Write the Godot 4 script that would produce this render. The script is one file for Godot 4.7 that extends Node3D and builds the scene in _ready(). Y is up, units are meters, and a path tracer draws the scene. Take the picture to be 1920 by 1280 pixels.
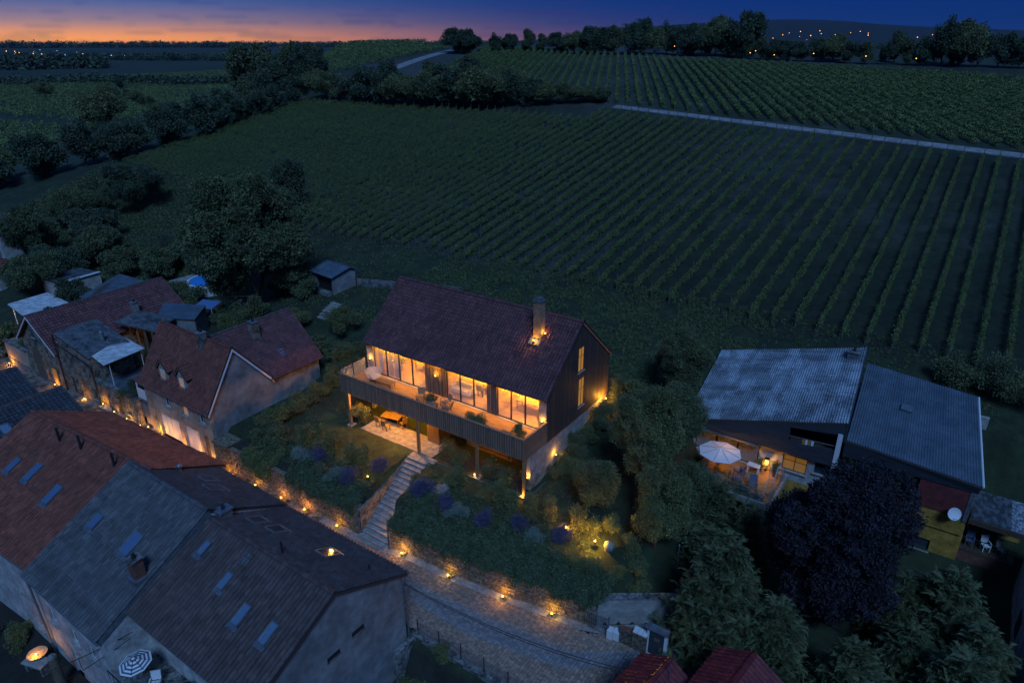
extends Node3D
# A hillside village at dusk. World axes: X runs along the street, -Z climbs the vineyard, Y is up; the origin is the front right deck post of the timber house.

var M := {}
var T := {}
var used := {}
var boxes := {}
var rng := RandomNumberGenerator.new()
var nz := FastNoiseLite.new()
var WARM := Color(1.0, 0.68, 0.21)

func _ready() -> void:
	rng.seed = 7
	nz.seed = 3
	nz.frequency = 0.05
	setup_camera_and_sky()
	make_textures()
	make_materials()
	make_leaf_meshes()
	build_terrain()
	build_street()
	build_timber_house()
	build_dormer_house()
	build_street_row()
	build_lower_roofs()
	build_terrace_house()
	build_small_buildings()
	build_garden()
	build_vineyards()
	build_trees()
	build_far_country()
	build_furniture()
	build_details()

# ------------------------------------------------------------------ camera, sky, twilight
func setup_camera_and_sky() -> void:
	var cam := Camera3D.new()
	cam.name = "camera"
	cam.fov = 53.13
	cam.near = 0.5
	cam.far = 12000.0
	cam.position = Vector3(21.53, 28.8, 32.46)
	cam.rotation_degrees = Vector3(-23.63, 34.7, 0)
	add_child(cam)
	cam.current = true
	var we := WorldEnvironment.new()
	we.name = "world_environment"
	var e := Environment.new()
	e.background_mode = Environment.BG_SKY
	e.tonemap_mode = Environment.TONE_MAPPER_LINEAR
	e.tonemap_exposure = 1.0
	e.sdfgi_enabled = true
	e.ssao_enabled = true
	e.ssil_enabled = true
	e.fog_enabled = true
	e.fog_density = 0.00002
	e.fog_light_color = Color(0.72, 0.82, 1.0)
	var sky := Sky.new()
	var pm := PanoramaSkyMaterial.new()
	pm.panorama = ImageTexture.create_from_image(dusk_sky())
	sky.sky_material = pm
	e.sky = sky
	e.background_energy_multiplier = 1.0
	we.environment = e
	add_child(we)
	var sun := DirectionalLight3D.new()
	sun.name = "twilight"
	sun.light_energy = 0.68
	sun.light_color = Color(0.54, 0.74, 1.0)
	sun.light_angular_distance = 16.0
	sun.shadow_enabled = true
	sun.rotation_degrees = Vector3(-48, 42, 0)
	add_child(sun)

func dusk_sky() -> Image:
	var w := 2048
	var h := 1024
	var data := PackedFloat32Array()
	data.resize(w * h * 3)
	var cn := FastNoiseLite.new()
	cn.seed = 11
	cn.frequency = 1.0
	cn.fractal_octaves = 4
	var warm := Vector3(1.10, 0.38, 0.095)
	var rose := Vector3(0.42, 0.245, 0.235)
	var lilac := Vector3(0.07, 0.125, 0.33)
	var blue_h := Vector3(0.005, 0.03, 0.155)
	var blue := Vector3(0.002, 0.029, 0.19)
	var zen := Vector3(0.022, 0.075, 0.235)
	for j in h:
		var el := 90.0 - (j + 0.5) / h * 180.0
		var e: float = maxf(el, 0.0)
		for i in w:
			var phi := (i + 0.5) / w * 360.0 - 180.0
			var da := absf(wrapf(phi + 248.0, -180.0, 180.0))
			var c: Vector3
			var glow := exp(-pow(da / 25.0, 2.0))
			var band := 1.0 - smoothstep(0.0, 1.5, e)
			var lit: Vector3 = lilac.lerp(rose, 1.0 - smoothstep(0.6, 2.9, e)).lerp(warm, band)
			lit = lit.lerp(blue * 1.5, smoothstep(2.4, 9.0, e))
			var cool: Vector3 = blue_h.lerp(blue, smoothstep(0.0, 5.0, e))
			c = cool.lerp(lit, glow)
			c = c.lerp(zen, smoothstep(8.0, 60.0, e))
			if el > -0.5 and el < 4.5 and da < 48.0:
				var n1 := cn.get_noise_2d(phi * 0.085 + 3.0, el * 4.2)
				var n2 := cn.get_noise_2d(phi * 0.33 - 40.0, el * 9.0 + 9.0)
				var m: float = smoothstep(0.20, 0.34, n1 + 0.30 * n2 - 0.03 * el + 0.06 * glow)
				c = c.lerp(Vector3(c.x * 0.36 + 0.02, c.y * 0.55 + 0.012, c.z * 0.85 + 0.02), m * 0.55)
			if el < 0.0:
				c = c.lerp(Vector3(0.004, 0.008, 0.014), smoothstep(0.0, -2.0, el))
			var k := (j * w + i) * 3
			data[k] = c.x
			data[k + 1] = c.y
			data[k + 2] = c.z
	return Image.create_from_data(w, h, false, Image.FORMAT_RGBF, data.to_byte_array())

# ------------------------------------------------------------------ textures and materials
func grey_tex(key: String, size: int, fn: Callable) -> void:
	var b := PackedByteArray()
	b.resize(size * size * 3)
	for y in size:
		for x in size:
			var v: float = fn.call(float(x) / size, float(y) / size)
			var g := int(clampf(v, 0.0, 1.0) * 255.0)
			var k := (y * size + x) * 3
			b[k] = g
			b[k + 1] = g
			b[k + 2] = g
	var im := Image.create_from_data(size, size, false, Image.FORMAT_RGB8, b)
	T[key] = ImageTexture.create_from_image(im)
	var nm_im := im.duplicate()
	nm_im.bump_map_to_normal_map(3.0)
	T[key + "_n"] = ImageTexture.create_from_image(nm_im)

func noise_map(seed_n: int, freq: float, oct: int) -> Image:
	var n := FastNoiseLite.new()
	n.seed = seed_n
	n.frequency = freq
	n.fractal_octaves = oct
	return n.get_seamless_image(512, 512, false, false, 0.15, true)

func at(im: Image, x: float, y: float) -> float:
	return im.get_pixel(int(x * 511.0) % 512, int(y * 511.0) % 512).r * 2.0 - 1.0

func make_textures() -> void:
	var big := noise_map(21, 0.006, 4)
	var mid := noise_map(22, 0.022, 4)
	var fine := noise_map(23, 0.12, 3)
	var n := FastNoiseLite.new()
	n.seed = 5
	n.frequency = 1.0
	n.fractal_octaves = 3
	grey_tex("plaster", 256, func(x: float, y: float) -> float: return 0.80 + 0.13 * at(big, x, y) + 0.10 * at(mid, x, y) + 0.05 * at(fine, x, y))
	grey_tex("grime", 512, func(x: float, y: float) -> float: return 0.70 + 0.40 * minf(0.15, at(big, x, y)) + 0.30 * minf(0.2, at(mid, x, y)) + 0.10 * at(fine, x, y))
	grey_tex("earth", 512, func(x: float, y: float) -> float: return 0.74 + 0.14 * at(big, x, y) + 0.14 * at(mid, x, y) + 0.16 * at(fine, x, y))
	grey_tex("wood", 256, func(x: float, y: float) -> float: return 0.80 + 0.24 * n.get_noise_2d(x * 34.0, y * 2.2) + 0.08 * at(fine, x, y))
	grey_tex("plank", 256, func(x: float, y: float) -> float: return 0.80 + 0.24 * n.get_noise_2d(x * 2.2, y * 34.0) + 0.08 * at(fine, x, y))
	grey_tex("lichen", 512, func(x: float, y: float) -> float: return 0.52 + 0.36 * smoothstep(-0.35, 0.30, at(big, x, y) * 0.3 + at(mid, x, y * 0.5) * 0.75 + at(fine, x, y) * 0.3) + 0.12 * at(fine, x, y))
	grey_tex("tile", 256, func(x: float, y: float) -> float: return 0.80 + 0.12 * at(big, x, y) + 0.12 * at(mid, x, y) + 0.10 * at(fine, x, y))

func srgb(r: float, g: float, b: float) -> Color:
	return Color(r, g, b).linear_to_srgb()

func mk(key: String, r: float, g: float, b: float, rough := 0.9, tex := "", scale := 0.5, metal := 0.0, bump := 0.0) -> StandardMaterial3D:
	var m := StandardMaterial3D.new()
	m.resource_name = key
	m.albedo_color = srgb(r, g, b)
	m.roughness = rough
	m.metallic = metal
	if tex != "":
		m.albedo_texture = T[tex]
		m.uv1_triplanar = true
		m.uv1_world_triplanar = true
		m.uv1_scale = Vector3(scale, scale, scale)
		if bump > 0.0:
			m.normal_enabled = true
			m.normal_texture = T[tex + "_n"]
			m.normal_scale = bump
	M[key] = m
	return m

func glow(key: String, c: Color, e: float) -> void:
	var m := StandardMaterial3D.new()
	m.resource_name = key
	m.albedo_color = Color(0.5, 0.38, 0.22)
	m.emission_enabled = true
	m.emission = c
	m.emission_energy_multiplier = e
	M[key] = m

func leafy(key: String, r: float, g: float, b: float, rough := 0.7) -> void:
	var m := mk(key, r, g, b, rough)
	m.vertex_color_use_as_albedo = true
	m.cull_mode = BaseMaterial3D.CULL_DISABLED
	m.backlight_enabled = true
	m.backlight = srgb(r * 0.5, g * 0.5, b * 0.4)

func make_materials() -> void:
	var g := mk("ground", 0.9, 0.9, 0.9, 1.0, "earth", 0.11, 0.0, 0.8)
	g.vertex_color_use_as_albedo = true
	mk("soil", 0.05, 0.036, 0.024, 1.0, "earth", 0.4, 0.0, 1.0)
	mk("lane", 0.34, 0.285, 0.235, 0.95, "grime", 0.21, 0.0, 0.5)
	mk("path", 0.42, 0.41, 0.40, 0.95, "earth", 0.13)
	for k in 3:
		var v := [1.0, 0.80, 1.15][k] as float
		mk("sett%d" % k, 0.44 * v, 0.30 * v, 0.22 * v, 0.9, "tile", 0.9)
	mk("plaster_cream", 0.50, 0.40, 0.29, 0.95, "plaster", 0.13, 0.0, 0.3)
	mk("plaster_white", 0.58, 0.55, 0.51, 0.95, "plaster", 0.22, 0.0, 0.3)
	mk("plaster_grey", 0.30, 0.29, 0.285, 0.95, "plaster", 0.13, 0.0, 0.4)
	mk("plaster_old", 0.42, 0.33, 0.235, 0.95, "grime", 0.26, 0.0, 0.6)
	mk("plaster_yellow", 0.56, 0.30, 0.045, 0.95, "plaster", 0.3)
	mk("render_red", 0.20, 0.035, 0.03, 0.9, "plaster", 0.4)
	mk("concrete", 0.42, 0.39, 0.35, 0.9, "plaster", 0.35, 0.0, 0.4)
	mk("chimney_render", 0.34, 0.24, 0.15, 0.9, "plaster", 0.5)
	mk("concrete_old", 0.34, 0.325, 0.30, 0.95, "grime", 0.33, 0.0, 0.6)
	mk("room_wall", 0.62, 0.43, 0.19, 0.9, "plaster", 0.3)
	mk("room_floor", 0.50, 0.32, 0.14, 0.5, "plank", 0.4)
	mk("paving", 0.48, 0.40, 0.30, 0.8, "plaster", 0.5)
	mk("riser_shade", 0.15, 0.15, 0.155, 0.9, "plaster", 0.5)  # risers darker than the treads: their shade is painted into the colour
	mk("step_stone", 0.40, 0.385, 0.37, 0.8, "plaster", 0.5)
	for k in 4:
		var v := [1.0, 0.78, 1.2, 0.9][k] as float
		mk("wall_stone%d" % k, 0.32 * v, 0.255 * v, 0.165 * v, 0.95, "grime", 0.9, 0.0, 1.0)
	mk("cladding", 0.072, 0.052, 0.044, 0.75, "wood", 0.5)
	mk("cladding_light", 0.42, 0.245, 0.155, 0.7, "wood", 0.5)
	mk("cladding_mid", 0.34, 0.195, 0.12, 0.7, "wood", 0.5)
	mk("deck_wood", 0.46, 0.235, 0.095, 0.65, "plank", 0.4)
	mk("oak", 0.42, 0.25, 0.11, 0.6, "wood", 0.6)
	mk("dark_wood", 0.12, 0.07, 0.04, 0.7, "wood", 0.6)
	mk("old_wood", 0.20, 0.14, 0.09, 0.85, "wood", 0.6)
	mk("grey_wood", 0.22, 0.19, 0.16, 0.85, "wood", 0.6)
	mk("dark_metal", 0.03, 0.03, 0.034, 0.5, "", 1.0, 0.4)
	mk("zinc", 0.34, 0.37, 0.40, 0.42, "plaster", 0.6, 0.6)
	mk("lead", 0.20, 0.215, 0.23, 0.6, "plaster", 0.6, 0.3)
	mk("white_paint", 0.60, 0.59, 0.575, 0.6)
	mk("awning_white", 0.80, 0.80, 0.79, 0.8, "plaster", 0.3)
	mk("cloth_white", 0.78, 0.77, 0.76, 0.95)
	M["cloth_white"].backlight_enabled = true
	M["cloth_white"].backlight = srgb(0.4, 0.38, 0.35)
	mk("cloth_grey", 0.33, 0.30, 0.28, 0.95)
	mk("cloth_blue", 0.08, 0.10, 0.15, 0.95)
	mk("black", 0.012, 0.012, 0.014, 0.7)
	mk("terracotta", 0.34, 0.13, 0.07, 0.9, "tile", 0.8)
	mk("brick", 0.24, 0.095, 0.062, 0.95, "tile", 0.9, 0.0, 0.6)
	mk("tile_under", 0.05, 0.035, 0.03, 1.0)
	for d in [["tile_main", 0.19, 0.066, 0.066], ["tile_red", 0.33, 0.095, 0.055], ["tile_rust", 0.27, 0.076, 0.048], ["tile_grey", 0.150, 0.142, 0.145], ["tile_slate_and_shade", 0.064, 0.066, 0.076], ["tile_brown", 0.135, 0.088, 0.080], ["tile_glossy", 0.24, 0.032, 0.030]]:  # the slate tone also paints shade on two street slopes
		for k in 4:
			var v := [1.0, 0.80, 1.18, 0.92][k] as float
			mk("%s%d" % [d[0], k], d[1] * v, d[2] * v, d[3] * v, 0.45 if d[0] == "tile_glossy" else 0.78, "tile", 0.42, 0.0, 0.4)
		var mm := mk(d[0], d[1], d[2], d[3], 0.45 if d[0] == "tile_glossy" else 0.78, "tile", 0.42, 0.0, 0.4)
		mm.vertex_color_use_as_albedo = true
	mk("fibre_cement", 0.42, 0.47, 0.52, 0.75, "lichen", 0.06, 0.0, 0.5)
	mk("sheet_blue", 0.155, 0.20, 0.245, 0.6, "plaster", 0.22, 0.2)
	mk("sheet_old", 0.20, 0.215, 0.23, 0.7, "grime", 0.22, 0.1)
	mk("bitumen", 0.12, 0.135, 0.15, 0.85, "lichen", 0.22)
	mk("bitumen_pale", 0.38, 0.42, 0.46, 0.9, "lichen", 0.5)
	mk("fascia", 0.045, 0.055, 0.066, 0.7, "plank", 0.3)
	var gl := mk("glass", 0.9, 0.93, 0.95, 0.02)
	gl.transparency = BaseMaterial3D.TRANSPARENCY_ALPHA
	gl.albedo_color.a = 0.10
	mk("glass_dark", 0.03, 0.045, 0.06, 0.06, "", 1.0, 0.0)
	mk("skylight_glass", 0.70, 0.72, 0.74, 0.2, "", 1.0, 0.95)
	var wa := mk("pool_water", 0.03, 0.28, 0.72, 0.04)  # blue of the pool liner carried in the water colour
	wa.clearcoat_enabled = true
	glow("bulb", Color(1.0, 0.74, 0.36), 11.0)
	glow("lamp_soft", Color(1.0, 0.72, 0.34), 2.4)
	glow("lit_window", Color(1.0, 0.68, 0.22), 0.30)
	glow("lit_window_dim", Color(1.0, 0.70, 0.26), 0.13)
	glow("village_warm", Color(1.0, 0.66, 0.30), 5.0)
	glow("village_cold", Color(0.5, 0.7, 1.0), 3.0)
	leafy("leaf_tree", 0.085, 0.098, 0.036)
	leafy("leaf_deep", 0.055, 0.076, 0.036)
	leafy("leaf_olive", 0.118, 0.125, 0.04)
	leafy("leaf_vine", 0.122, 0.152, 0.038)
	leafy("leaf_hedge", 0.075, 0.10, 0.045)
	leafy("leaf_silver", 0.15, 0.19, 0.15)
	leafy("leaf_conifer", 0.066, 0.074, 0.024)
	leafy("leaf_purple", 0.018, 0.013, 0.019, 0.8)
	leafy("lavender", 0.075, 0.07, 0.125)
	leafy("grass_blade", 0.085, 0.105, 0.03)
	leafy("blossom", 0.55, 0.45, 0.36)
	mk("bark", 0.06, 0.045, 0.033, 1.0, "wood", 0.8)
	mk("post_wood", 0.10, 0.085, 0.065, 0.95)

# ------------------------------------------------------------------ nodes
func numbered(n: String) -> String:
	if not used.has(n):
		used[n] = 0
		return n
	used[n] += 1
	return "%s_%03d" % [n, used[n]]

func thing(n: String, label: String, category: String, at := Vector3.ZERO, turn := 0.0, group := "") -> Node3D:
	var o := Node3D.new()
	o.name = numbered(n)
	add_child(o)
	o.position = at
	o.rotation.y = turn
	tag(o, label, category, group)
	return o

func tag(o: Node, label: String, category: String, group := "") -> void:
	o.set_meta("label", label)
	o.set_meta("category", category)
	if group != "":
		o.set_meta("group", group)

func copy(o: Node3D, at: Vector3, turn: float, label := "", scale := 1.0) -> Node3D:
	var c: Node3D = o.duplicate()
	var base: String = o.name
	if base.length() > 4 and base[-4] == "_" and base.substr(base.length() - 3).is_valid_int():
		base = base.substr(0, base.length() - 4)
	c.name = numbered(base)
	add_child(c)
	c.position = at
	c.rotation = Vector3(0, turn, 0)
	c.scale = Vector3.ONE * scale
	if label != "":
		c.set_meta("label", label)
	return c

func part(p: Node, n: String, mesh: Mesh, mat: Material, xf := Transform3D.IDENTITY) -> MeshInstance3D:
	var o := MeshInstance3D.new()
	o.name = n
	o.mesh = mesh
	o.material_override = mat
	o.transform = xf
	if p == self:
		o.name = numbered(n)
		add_child(o)
	else:
		p.add_child(o, true)
	return o

func structure(n: String, mesh: Mesh, mat: Material, xf := Transform3D.IDENTITY) -> MeshInstance3D:
	var o := part(self, n, mesh, mat, xf)
	o.set_meta("kind", "structure")
	return o

func box_mesh(s: Vector3) -> BoxMesh:
	var k := "%.3f,%.3f,%.3f" % [s.x, s.y, s.z]
	if not boxes.has(k):
		var b := BoxMesh.new()
		b.size = s
		boxes[k] = b
	return boxes[k]

func bx(p: Node, n: String, c: Vector3, s: Vector3, mat: Variant, rot := Vector3.ZERO) -> MeshInstance3D:
	return part(p, n, box_mesh(s.abs()), (M[mat] if mat is String else mat), Transform3D(Basis.from_euler(rot), c))

func bb(p: Node, n: String, a: Vector3, b: Vector3, mat: Variant) -> MeshInstance3D:
	return bx(p, n, (a + b) * 0.5, (b - a).abs(), mat)

func cyl_mesh(r0: float, r1: float, h: float, seg := 12) -> CylinderMesh:
	var k := "c%.3f,%.3f,%.3f,%d" % [r0, r1, h, seg]
	if not boxes.has(k):
		var b := CylinderMesh.new()
		b.bottom_radius = r0
		b.top_radius = r1
		b.height = h
		b.radial_segments = seg
		b.rings = 1
		boxes[k] = b
	return boxes[k]

func cy(p: Node, n: String, base: Vector3, r0: float, r1: float, h: float, mat: Variant, seg := 12) -> MeshInstance3D:
	return part(p, n, cyl_mesh(r0, r1, h, seg), (M[mat] if mat is String else mat), Transform3D(Basis(), base + Vector3(0, h * 0.5, 0)))

func sph(p: Node, n: String, c: Vector3, r: float, mat: Variant, sc := Vector3.ONE) -> MeshInstance3D:
	var k := "s%.3f" % r
	if not boxes.has(k):
		var b := SphereMesh.new()
		b.radius = r
		b.height = r * 2.0
		b.radial_segments = 14
		b.rings = 8
		boxes[k] = b
	return part(p, n, boxes[k], (M[mat] if mat is String else mat), Transform3D(Basis().scaled(sc), c))

# ------------------------------------------------------------------ mesh building
func sm() -> SurfaceTool:
	var st := SurfaceTool.new()
	st.begin(Mesh.PRIMITIVE_TRIANGLES)
	st.set_smooth_group(-1)
	return st

func done(st: SurfaceTool) -> ArrayMesh:
	st.generate_normals()
	return st.commit()

func tri(st: SurfaceTool, a: Vector3, b: Vector3, c: Vector3) -> void:
	st.add_vertex(a)
	st.add_vertex(b)
	st.add_vertex(c)

func quad(st: SurfaceTool, a: Vector3, b: Vector3, c: Vector3, d: Vector3) -> void:
	tri(st, a, b, c)
	tri(st, a, c, d)

func sbox(st: SurfaceTool, a: Vector3, b: Vector3) -> void:
	var lo := a.min(b)
	var hi := a.max(b)
	var p := []
	for k in 8:
		p.append(Vector3(hi.x if k & 1 else lo.x, hi.y if k & 2 else lo.y, hi.z if k & 4 else lo.z))
	for f in [[4, 6, 7, 5], [1, 3, 2, 0], [5, 7, 3, 1], [0, 2, 6, 4], [6, 2, 3, 7], [0, 4, 5, 1]]:
		quad(st, p[f[0]], p[f[1]], p[f[2]], p[f[3]])

func bar(st: SurfaceTool, a: Vector3, b: Vector3, r: float, r2 := -1.0, seg := 6) -> void:
	if r2 < 0.0:
		r2 = r
	var d := (b - a).normalized()
	var s := d.cross(Vector3.UP if absf(d.y) < 0.9 else Vector3.RIGHT).normalized()
	var t := d.cross(s)
	for k in seg:
		var p := TAU * k / seg
		var q := TAU * (k + 1) / seg
		var o1 := s * cos(p) + t * sin(p)
		var o2 := s * cos(q) + t * sin(q)
		quad(st, a + o1 * r, a + o2 * r, b + o2 * r2, b + o1 * r2)
		tri(st, a, a + o2 * r, a + o1 * r)
		tri(st, b, b + o1 * r2, b + o2 * r2)

func slab(pts: Array, off: Vector3) -> ArrayMesh:
	# a flat polygon given in order, made solid by the offset
	var st := sm()
	var n := pts.size()
	var nrm := Vector3.ZERO
	for k in n:
		var a: Vector3 = pts[k]
		var b: Vector3 = pts[(k + 1) % n]
		nrm += a.cross(b)
	nrm = nrm.normalized()
	var ux: Vector3 = ((pts[1] as Vector3) - (pts[0] as Vector3)).normalized()
	var uy := nrm.cross(ux)
	var flat := PackedVector2Array()
	for q in pts:
		flat.append(Vector2((q as Vector3).dot(ux), (q as Vector3).dot(uy)))
	var ix := Geometry2D.triangulate_polygon(flat)
	for k in range(0, ix.size(), 3):
		var a: Vector3 = pts[ix[k]]
		var b: Vector3 = pts[ix[k + 1]]
		var c: Vector3 = pts[ix[k + 2]]
		tri(st, a, b, c)
		tri(st, a + off, c + off, b + off)
	for k in n:
		var a: Vector3 = pts[k]
		var b: Vector3 = pts[(k + 1) % n]
		quad(st, a, b, b + off, a + off)
	return done(st)

func wall_holes(o: Vector3, dx: Vector3, w: float, h: float, th: float, holes: Array) -> ArrayMesh:
	# an upright wall from o along dx, its outer face to the right hand of dx; holes are [x, y, w, h]
	var xs := [0.0, w]
	var ys := [0.0, h]
	for r in holes:
		xs.append(r[0])
		xs.append(r[0] + r[2])
		ys.append(r[1])
		ys.append(r[1] + r[3])
	xs.sort()
	ys.sort()
	var inn := -dx.cross(Vector3.UP).normalized() * th
	var st := sm()
	for i in xs.size() - 1:
		for j in ys.size() - 1:
			var x0: float = xs[i]
			var x1: float = xs[i + 1]
			var y0: float = ys[j]
			var y1: float = ys[j + 1]
			if x1 - x0 < 0.0005 or y1 - y0 < 0.0005:
				continue
			var mx := (x0 + x1) / 2
			var my := (y0 + y1) / 2
			var hole := false
			for r in holes:
				if mx > r[0] and mx < r[0] + r[2] and my > r[1] and my < r[1] + r[3]:
					hole = true
			if hole:
				continue
			var a := o + dx * x0 + Vector3.UP * y0
			var b := o + dx * x1 + Vector3.UP * y0
			var c := o + dx * x1 + Vector3.UP * y1
			var d := o + dx * x0 + Vector3.UP * y1
			quad(st, a, d, c, b)
			quad(st, a + inn, b + inn, c + inn, d + inn)
	for r in holes + [[0.0, 0.0, w, h]]:
		var a: Vector3 = o + dx * r[0] + Vector3.UP * r[1]
		var b: Vector3 = a + dx * r[2]
		var c: Vector3 = b + Vector3.UP * r[3]
		var d: Vector3 = a + Vector3.UP * r[3]
		quad(st, a, b, b + inn, a + inn)
		quad(st, b, c, c + inn, b + inn)
		quad(st, c, d, d + inn, c + inn)
		quad(st, d, a, a + inn, d + inn)
	return done(st)

func window(p: Node, o: Vector3, dx: Vector3, w: float, h: float, pane: String, frame := "white_paint", bars := 1, sill := true, depth := 0.12) -> void:
	# o is the lower left corner of the opening seen from outside, dx runs to its right
	var inn := -dx.cross(Vector3.UP).normalized()
	var b := Basis(dx, Vector3.UP, -inn)
	var st := sm()
	var f := 0.06
	for r in [[0, 0, w, f], [0, h - f, w, f], [0, f, f, h - 2 * f], [w - f, f, f, h - 2 * f]]:
		sbox(st, Vector3(r[0], r[1], -depth - 0.05), Vector3(r[0] + r[2], r[1] + r[3], -depth))
	for k in bars:
		var x := w * (k + 1) / (bars + 1)
		sbox(st, Vector3(x - 0.025, f, -depth - 0.045), Vector3(x + 0.025, h - f, -depth - 0.005))
	if bars > 0:
		sbox(st, Vector3(f, h * 0.62, -depth - 0.04), Vector3(w - f, h * 0.62 + 0.04, -depth - 0.01))
	var win := part(p, "window", done(st), M[frame], Transform3D(b, o))
	part(win, "window_pane", box_mesh(Vector3(w - f, h - f, 0.012)), M[pane], Transform3D(Basis(), Vector3(w / 2, h / 2, -depth - 0.03)))
	if sill:
		part(win, "sill", box_mesh(Vector3(w + 0.16, 0.06, 0.2)), M["concrete"], Transform3D(Basis(), Vector3(w / 2, -0.035, 0.03)))

func lamp(p: Node, at: Vector3, energy: float, size := 0.06, c := WARM) -> OmniLight3D:
	var l := OmniLight3D.new()
	l.name = "lamp_light"
	l.light_color = c
	l.light_energy = energy * 5.0
	l.light_size = size
	l.omni_range = 30.0
	l.omni_attenuation = 2.0
	l.shadow_enabled = true
	p.add_child(l, true)
	l.position = at
	return l

# ------------------------------------------------------------------ roof tiles
func tile_mesh(w: float, l: float) -> ArrayMesh:
	var k := "t%.3f,%.3f" % [w, l]
	if boxes.has(k):
		return boxes[k]
	var st := sm()
	var ys := [0.075, 0.012, 0.0, 0.018, 0.092]
	var xs := [-0.5, -0.30, -0.02, 0.26, 0.5]
	for i in 4:
		var a := Vector3(xs[i] * w, ys[i], 0.0)
		var b := Vector3(xs[i + 1] * w, ys[i + 1], 0.0)
		var c := Vector3(xs[i + 1] * w, ys[i + 1] + 0.055, l * 1.12)
		var d := Vector3(xs[i] * w, ys[i] + 0.055, l * 1.12)
		quad(st, a, b, c, d)
		quad(st, d, c, c - Vector3(0, 0.07, 0.008), d - Vector3(0, 0.07, 0.008))
	boxes[k] = done(st)
	return boxes[k]

func tiles(p: Node, o: Vector3, across: Vector3, down: Vector3, width: float, length: float, tw: float, tl: float, mat: String, singles := 0, near := Vector3.ZERO, skip := []) -> void:
	# o: upper left corner of the slope seen from outside, across to the right, down the fall line
	var nrm := down.cross(across).normalized()
	var cols := int(round(width / tw))
	var rows := int(round(length / tl))
	tw = width / cols
	tl = length / rows
	var mesh := tile_mesh(tw, tl)
	var xf := []
	for r in rows:
		for c in cols:
			var u := (c + 0.5) * tw
			var v := r * tl
			var cut := false
			for q in skip:
				if absf(u - q[0]) < q[2] and absf(v + tl * 0.5 - q[1]) < q[3]:
					cut = true
			if cut:
				continue
			var wob := nz.get_noise_2d(o.x * 9.0 + u * 6.0, v * 6.0) * 0.035
			var b := Basis(across, nrm, down)
			b = b * Basis.from_euler(Vector3(rng.randf_range(-0.018, 0.018), rng.randf_range(-0.03, 0.03), rng.randf_range(-0.03, 0.03)))
			xf.append(Transform3D(b, o + across * u + down * v + nrm * (0.012 + maxf(wob, -0.008) * 0.5 + rng.randf() * 0.006)))
	if singles > 0:
		xf.sort_custom(func(a: Transform3D, b: Transform3D) -> bool: return a.origin.distance_squared_to(near) < b.origin.distance_squared_to(near))
		for k in mini(singles, xf.size()):
			part(p, "roof_tile", mesh, M["%s%d" % [mat, rng.randi() % 4]], xf[k])
		xf = xf.slice(singles)
	if xf.is_empty():
		return
	field(p, "roof_tiles", mesh, M[mat], xf, 0.24, 0.30)

func field(p: Node, n: String, mesh: Mesh, mat: Material, xf: Array, vary := 0.25, patch := 0.0) -> MultiMeshInstance3D:
	var mm := MultiMesh.new()
	mm.transform_format = MultiMesh.TRANSFORM_3D
	mm.use_colors = true
	mm.mesh = mesh
	mm.instance_count = xf.size()
	for k in xf.size():
		mm.set_instance_transform(k, xf[k])
		var v := 1.0 + rng.randf_range(-vary, vary)
		if patch > 0.0:
			var po: Vector3 = (xf[k] as Transform3D).origin
			v *= 1.0 + patch * nz.get_noise_3d(po.x * 9.0, po.y * 9.0, po.z * 9.0) + patch * nz.get_noise_3d(po.x * 30.0, po.y * 30.0, po.z * 30.0)
		mm.set_instance_color(k, Color(v * (1.0 + rng.randf_range(-0.08, 0.08) * vary * 3.0), v, v * (1.0 + rng.randf_range(-0.08, 0.08) * vary * 3.0)))
	var o := MultiMeshInstance3D.new()
	o.name = n
	o.multimesh = mm
	o.material_override = mat
	o.set_meta("kind", "stuff")
	if p == self:
		o.name = numbered(n)
		add_child(o)
	else:
		p.add_child(o, true)
	return o

func ridge_tiles(p: Node, a: Vector3, b: Vector3, mat: String, r := 0.13) -> void:
	var l := a.distance_to(b)
	var n := int(l / 0.38)
	var d := (b - a) / n
	var st := sm()
	for k in 5:
		var t0 := PI * k / 5.0
		var t1 := PI * (k + 1) / 5.0
		quad(st, Vector3(cos(t0) * r, sin(t0) * r, 0), Vector3(cos(t0) * r * 1.1, sin(t0) * r * 1.1, 1), Vector3(cos(t1) * r * 1.1, sin(t1) * r * 1.1, 1), Vector3(cos(t1) * r, sin(t1) * r, 0))
	var mesh := done(st)
	var z := d.normalized()
	var x := Vector3.UP.cross(z).normalized()
	for k in n:
		var bs := Basis(x, z.cross(x), d * 1.06)
		part(p, "ridge_tile", mesh, M["%s%d" % [mat, k % 4]], Transform3D(bs, a + d * k + Vector3(0, -0.01 + rng.randf() * 0.012, 0)))

func roof_window(p: Node, at: Vector3, across: Vector3, down: Vector3, w: float, h: float, glass := "skylight_glass") -> void:
	var nrm := down.cross(across).normalized()
	var st := sm()
	var f := 0.07
	for r in [[-w / 2 - f, -h / 2 - f, w + 2 * f, f], [-w / 2 - f, h / 2, w + 2 * f, f], [-w / 2 - f, -h / 2, f, h], [w / 2, -h / 2, f, h]]:
		sbox(st, Vector3(r[0], 0, r[1]), Vector3(r[0] + r[2], 0.14, r[1] + r[3]))
	var win := part(p, "roof_window", done(st), M["lead"], Transform3D(Basis(across, nrm, down), at))
	part(win, "window_pane", box_mesh(Vector3(w, 0.02, h)), M[glass], Transform3D(Basis(), Vector3(0, 0.10, 0)))
	part(win, "flashing", box_mesh(Vector3(w + 0.34, 0.03, 0.22)), M["zinc"], Transform3D(Basis.from_euler(Vector3(0.05, 0, 0)), Vector3(0, 0.06, h / 2 + 0.18)))

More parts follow.
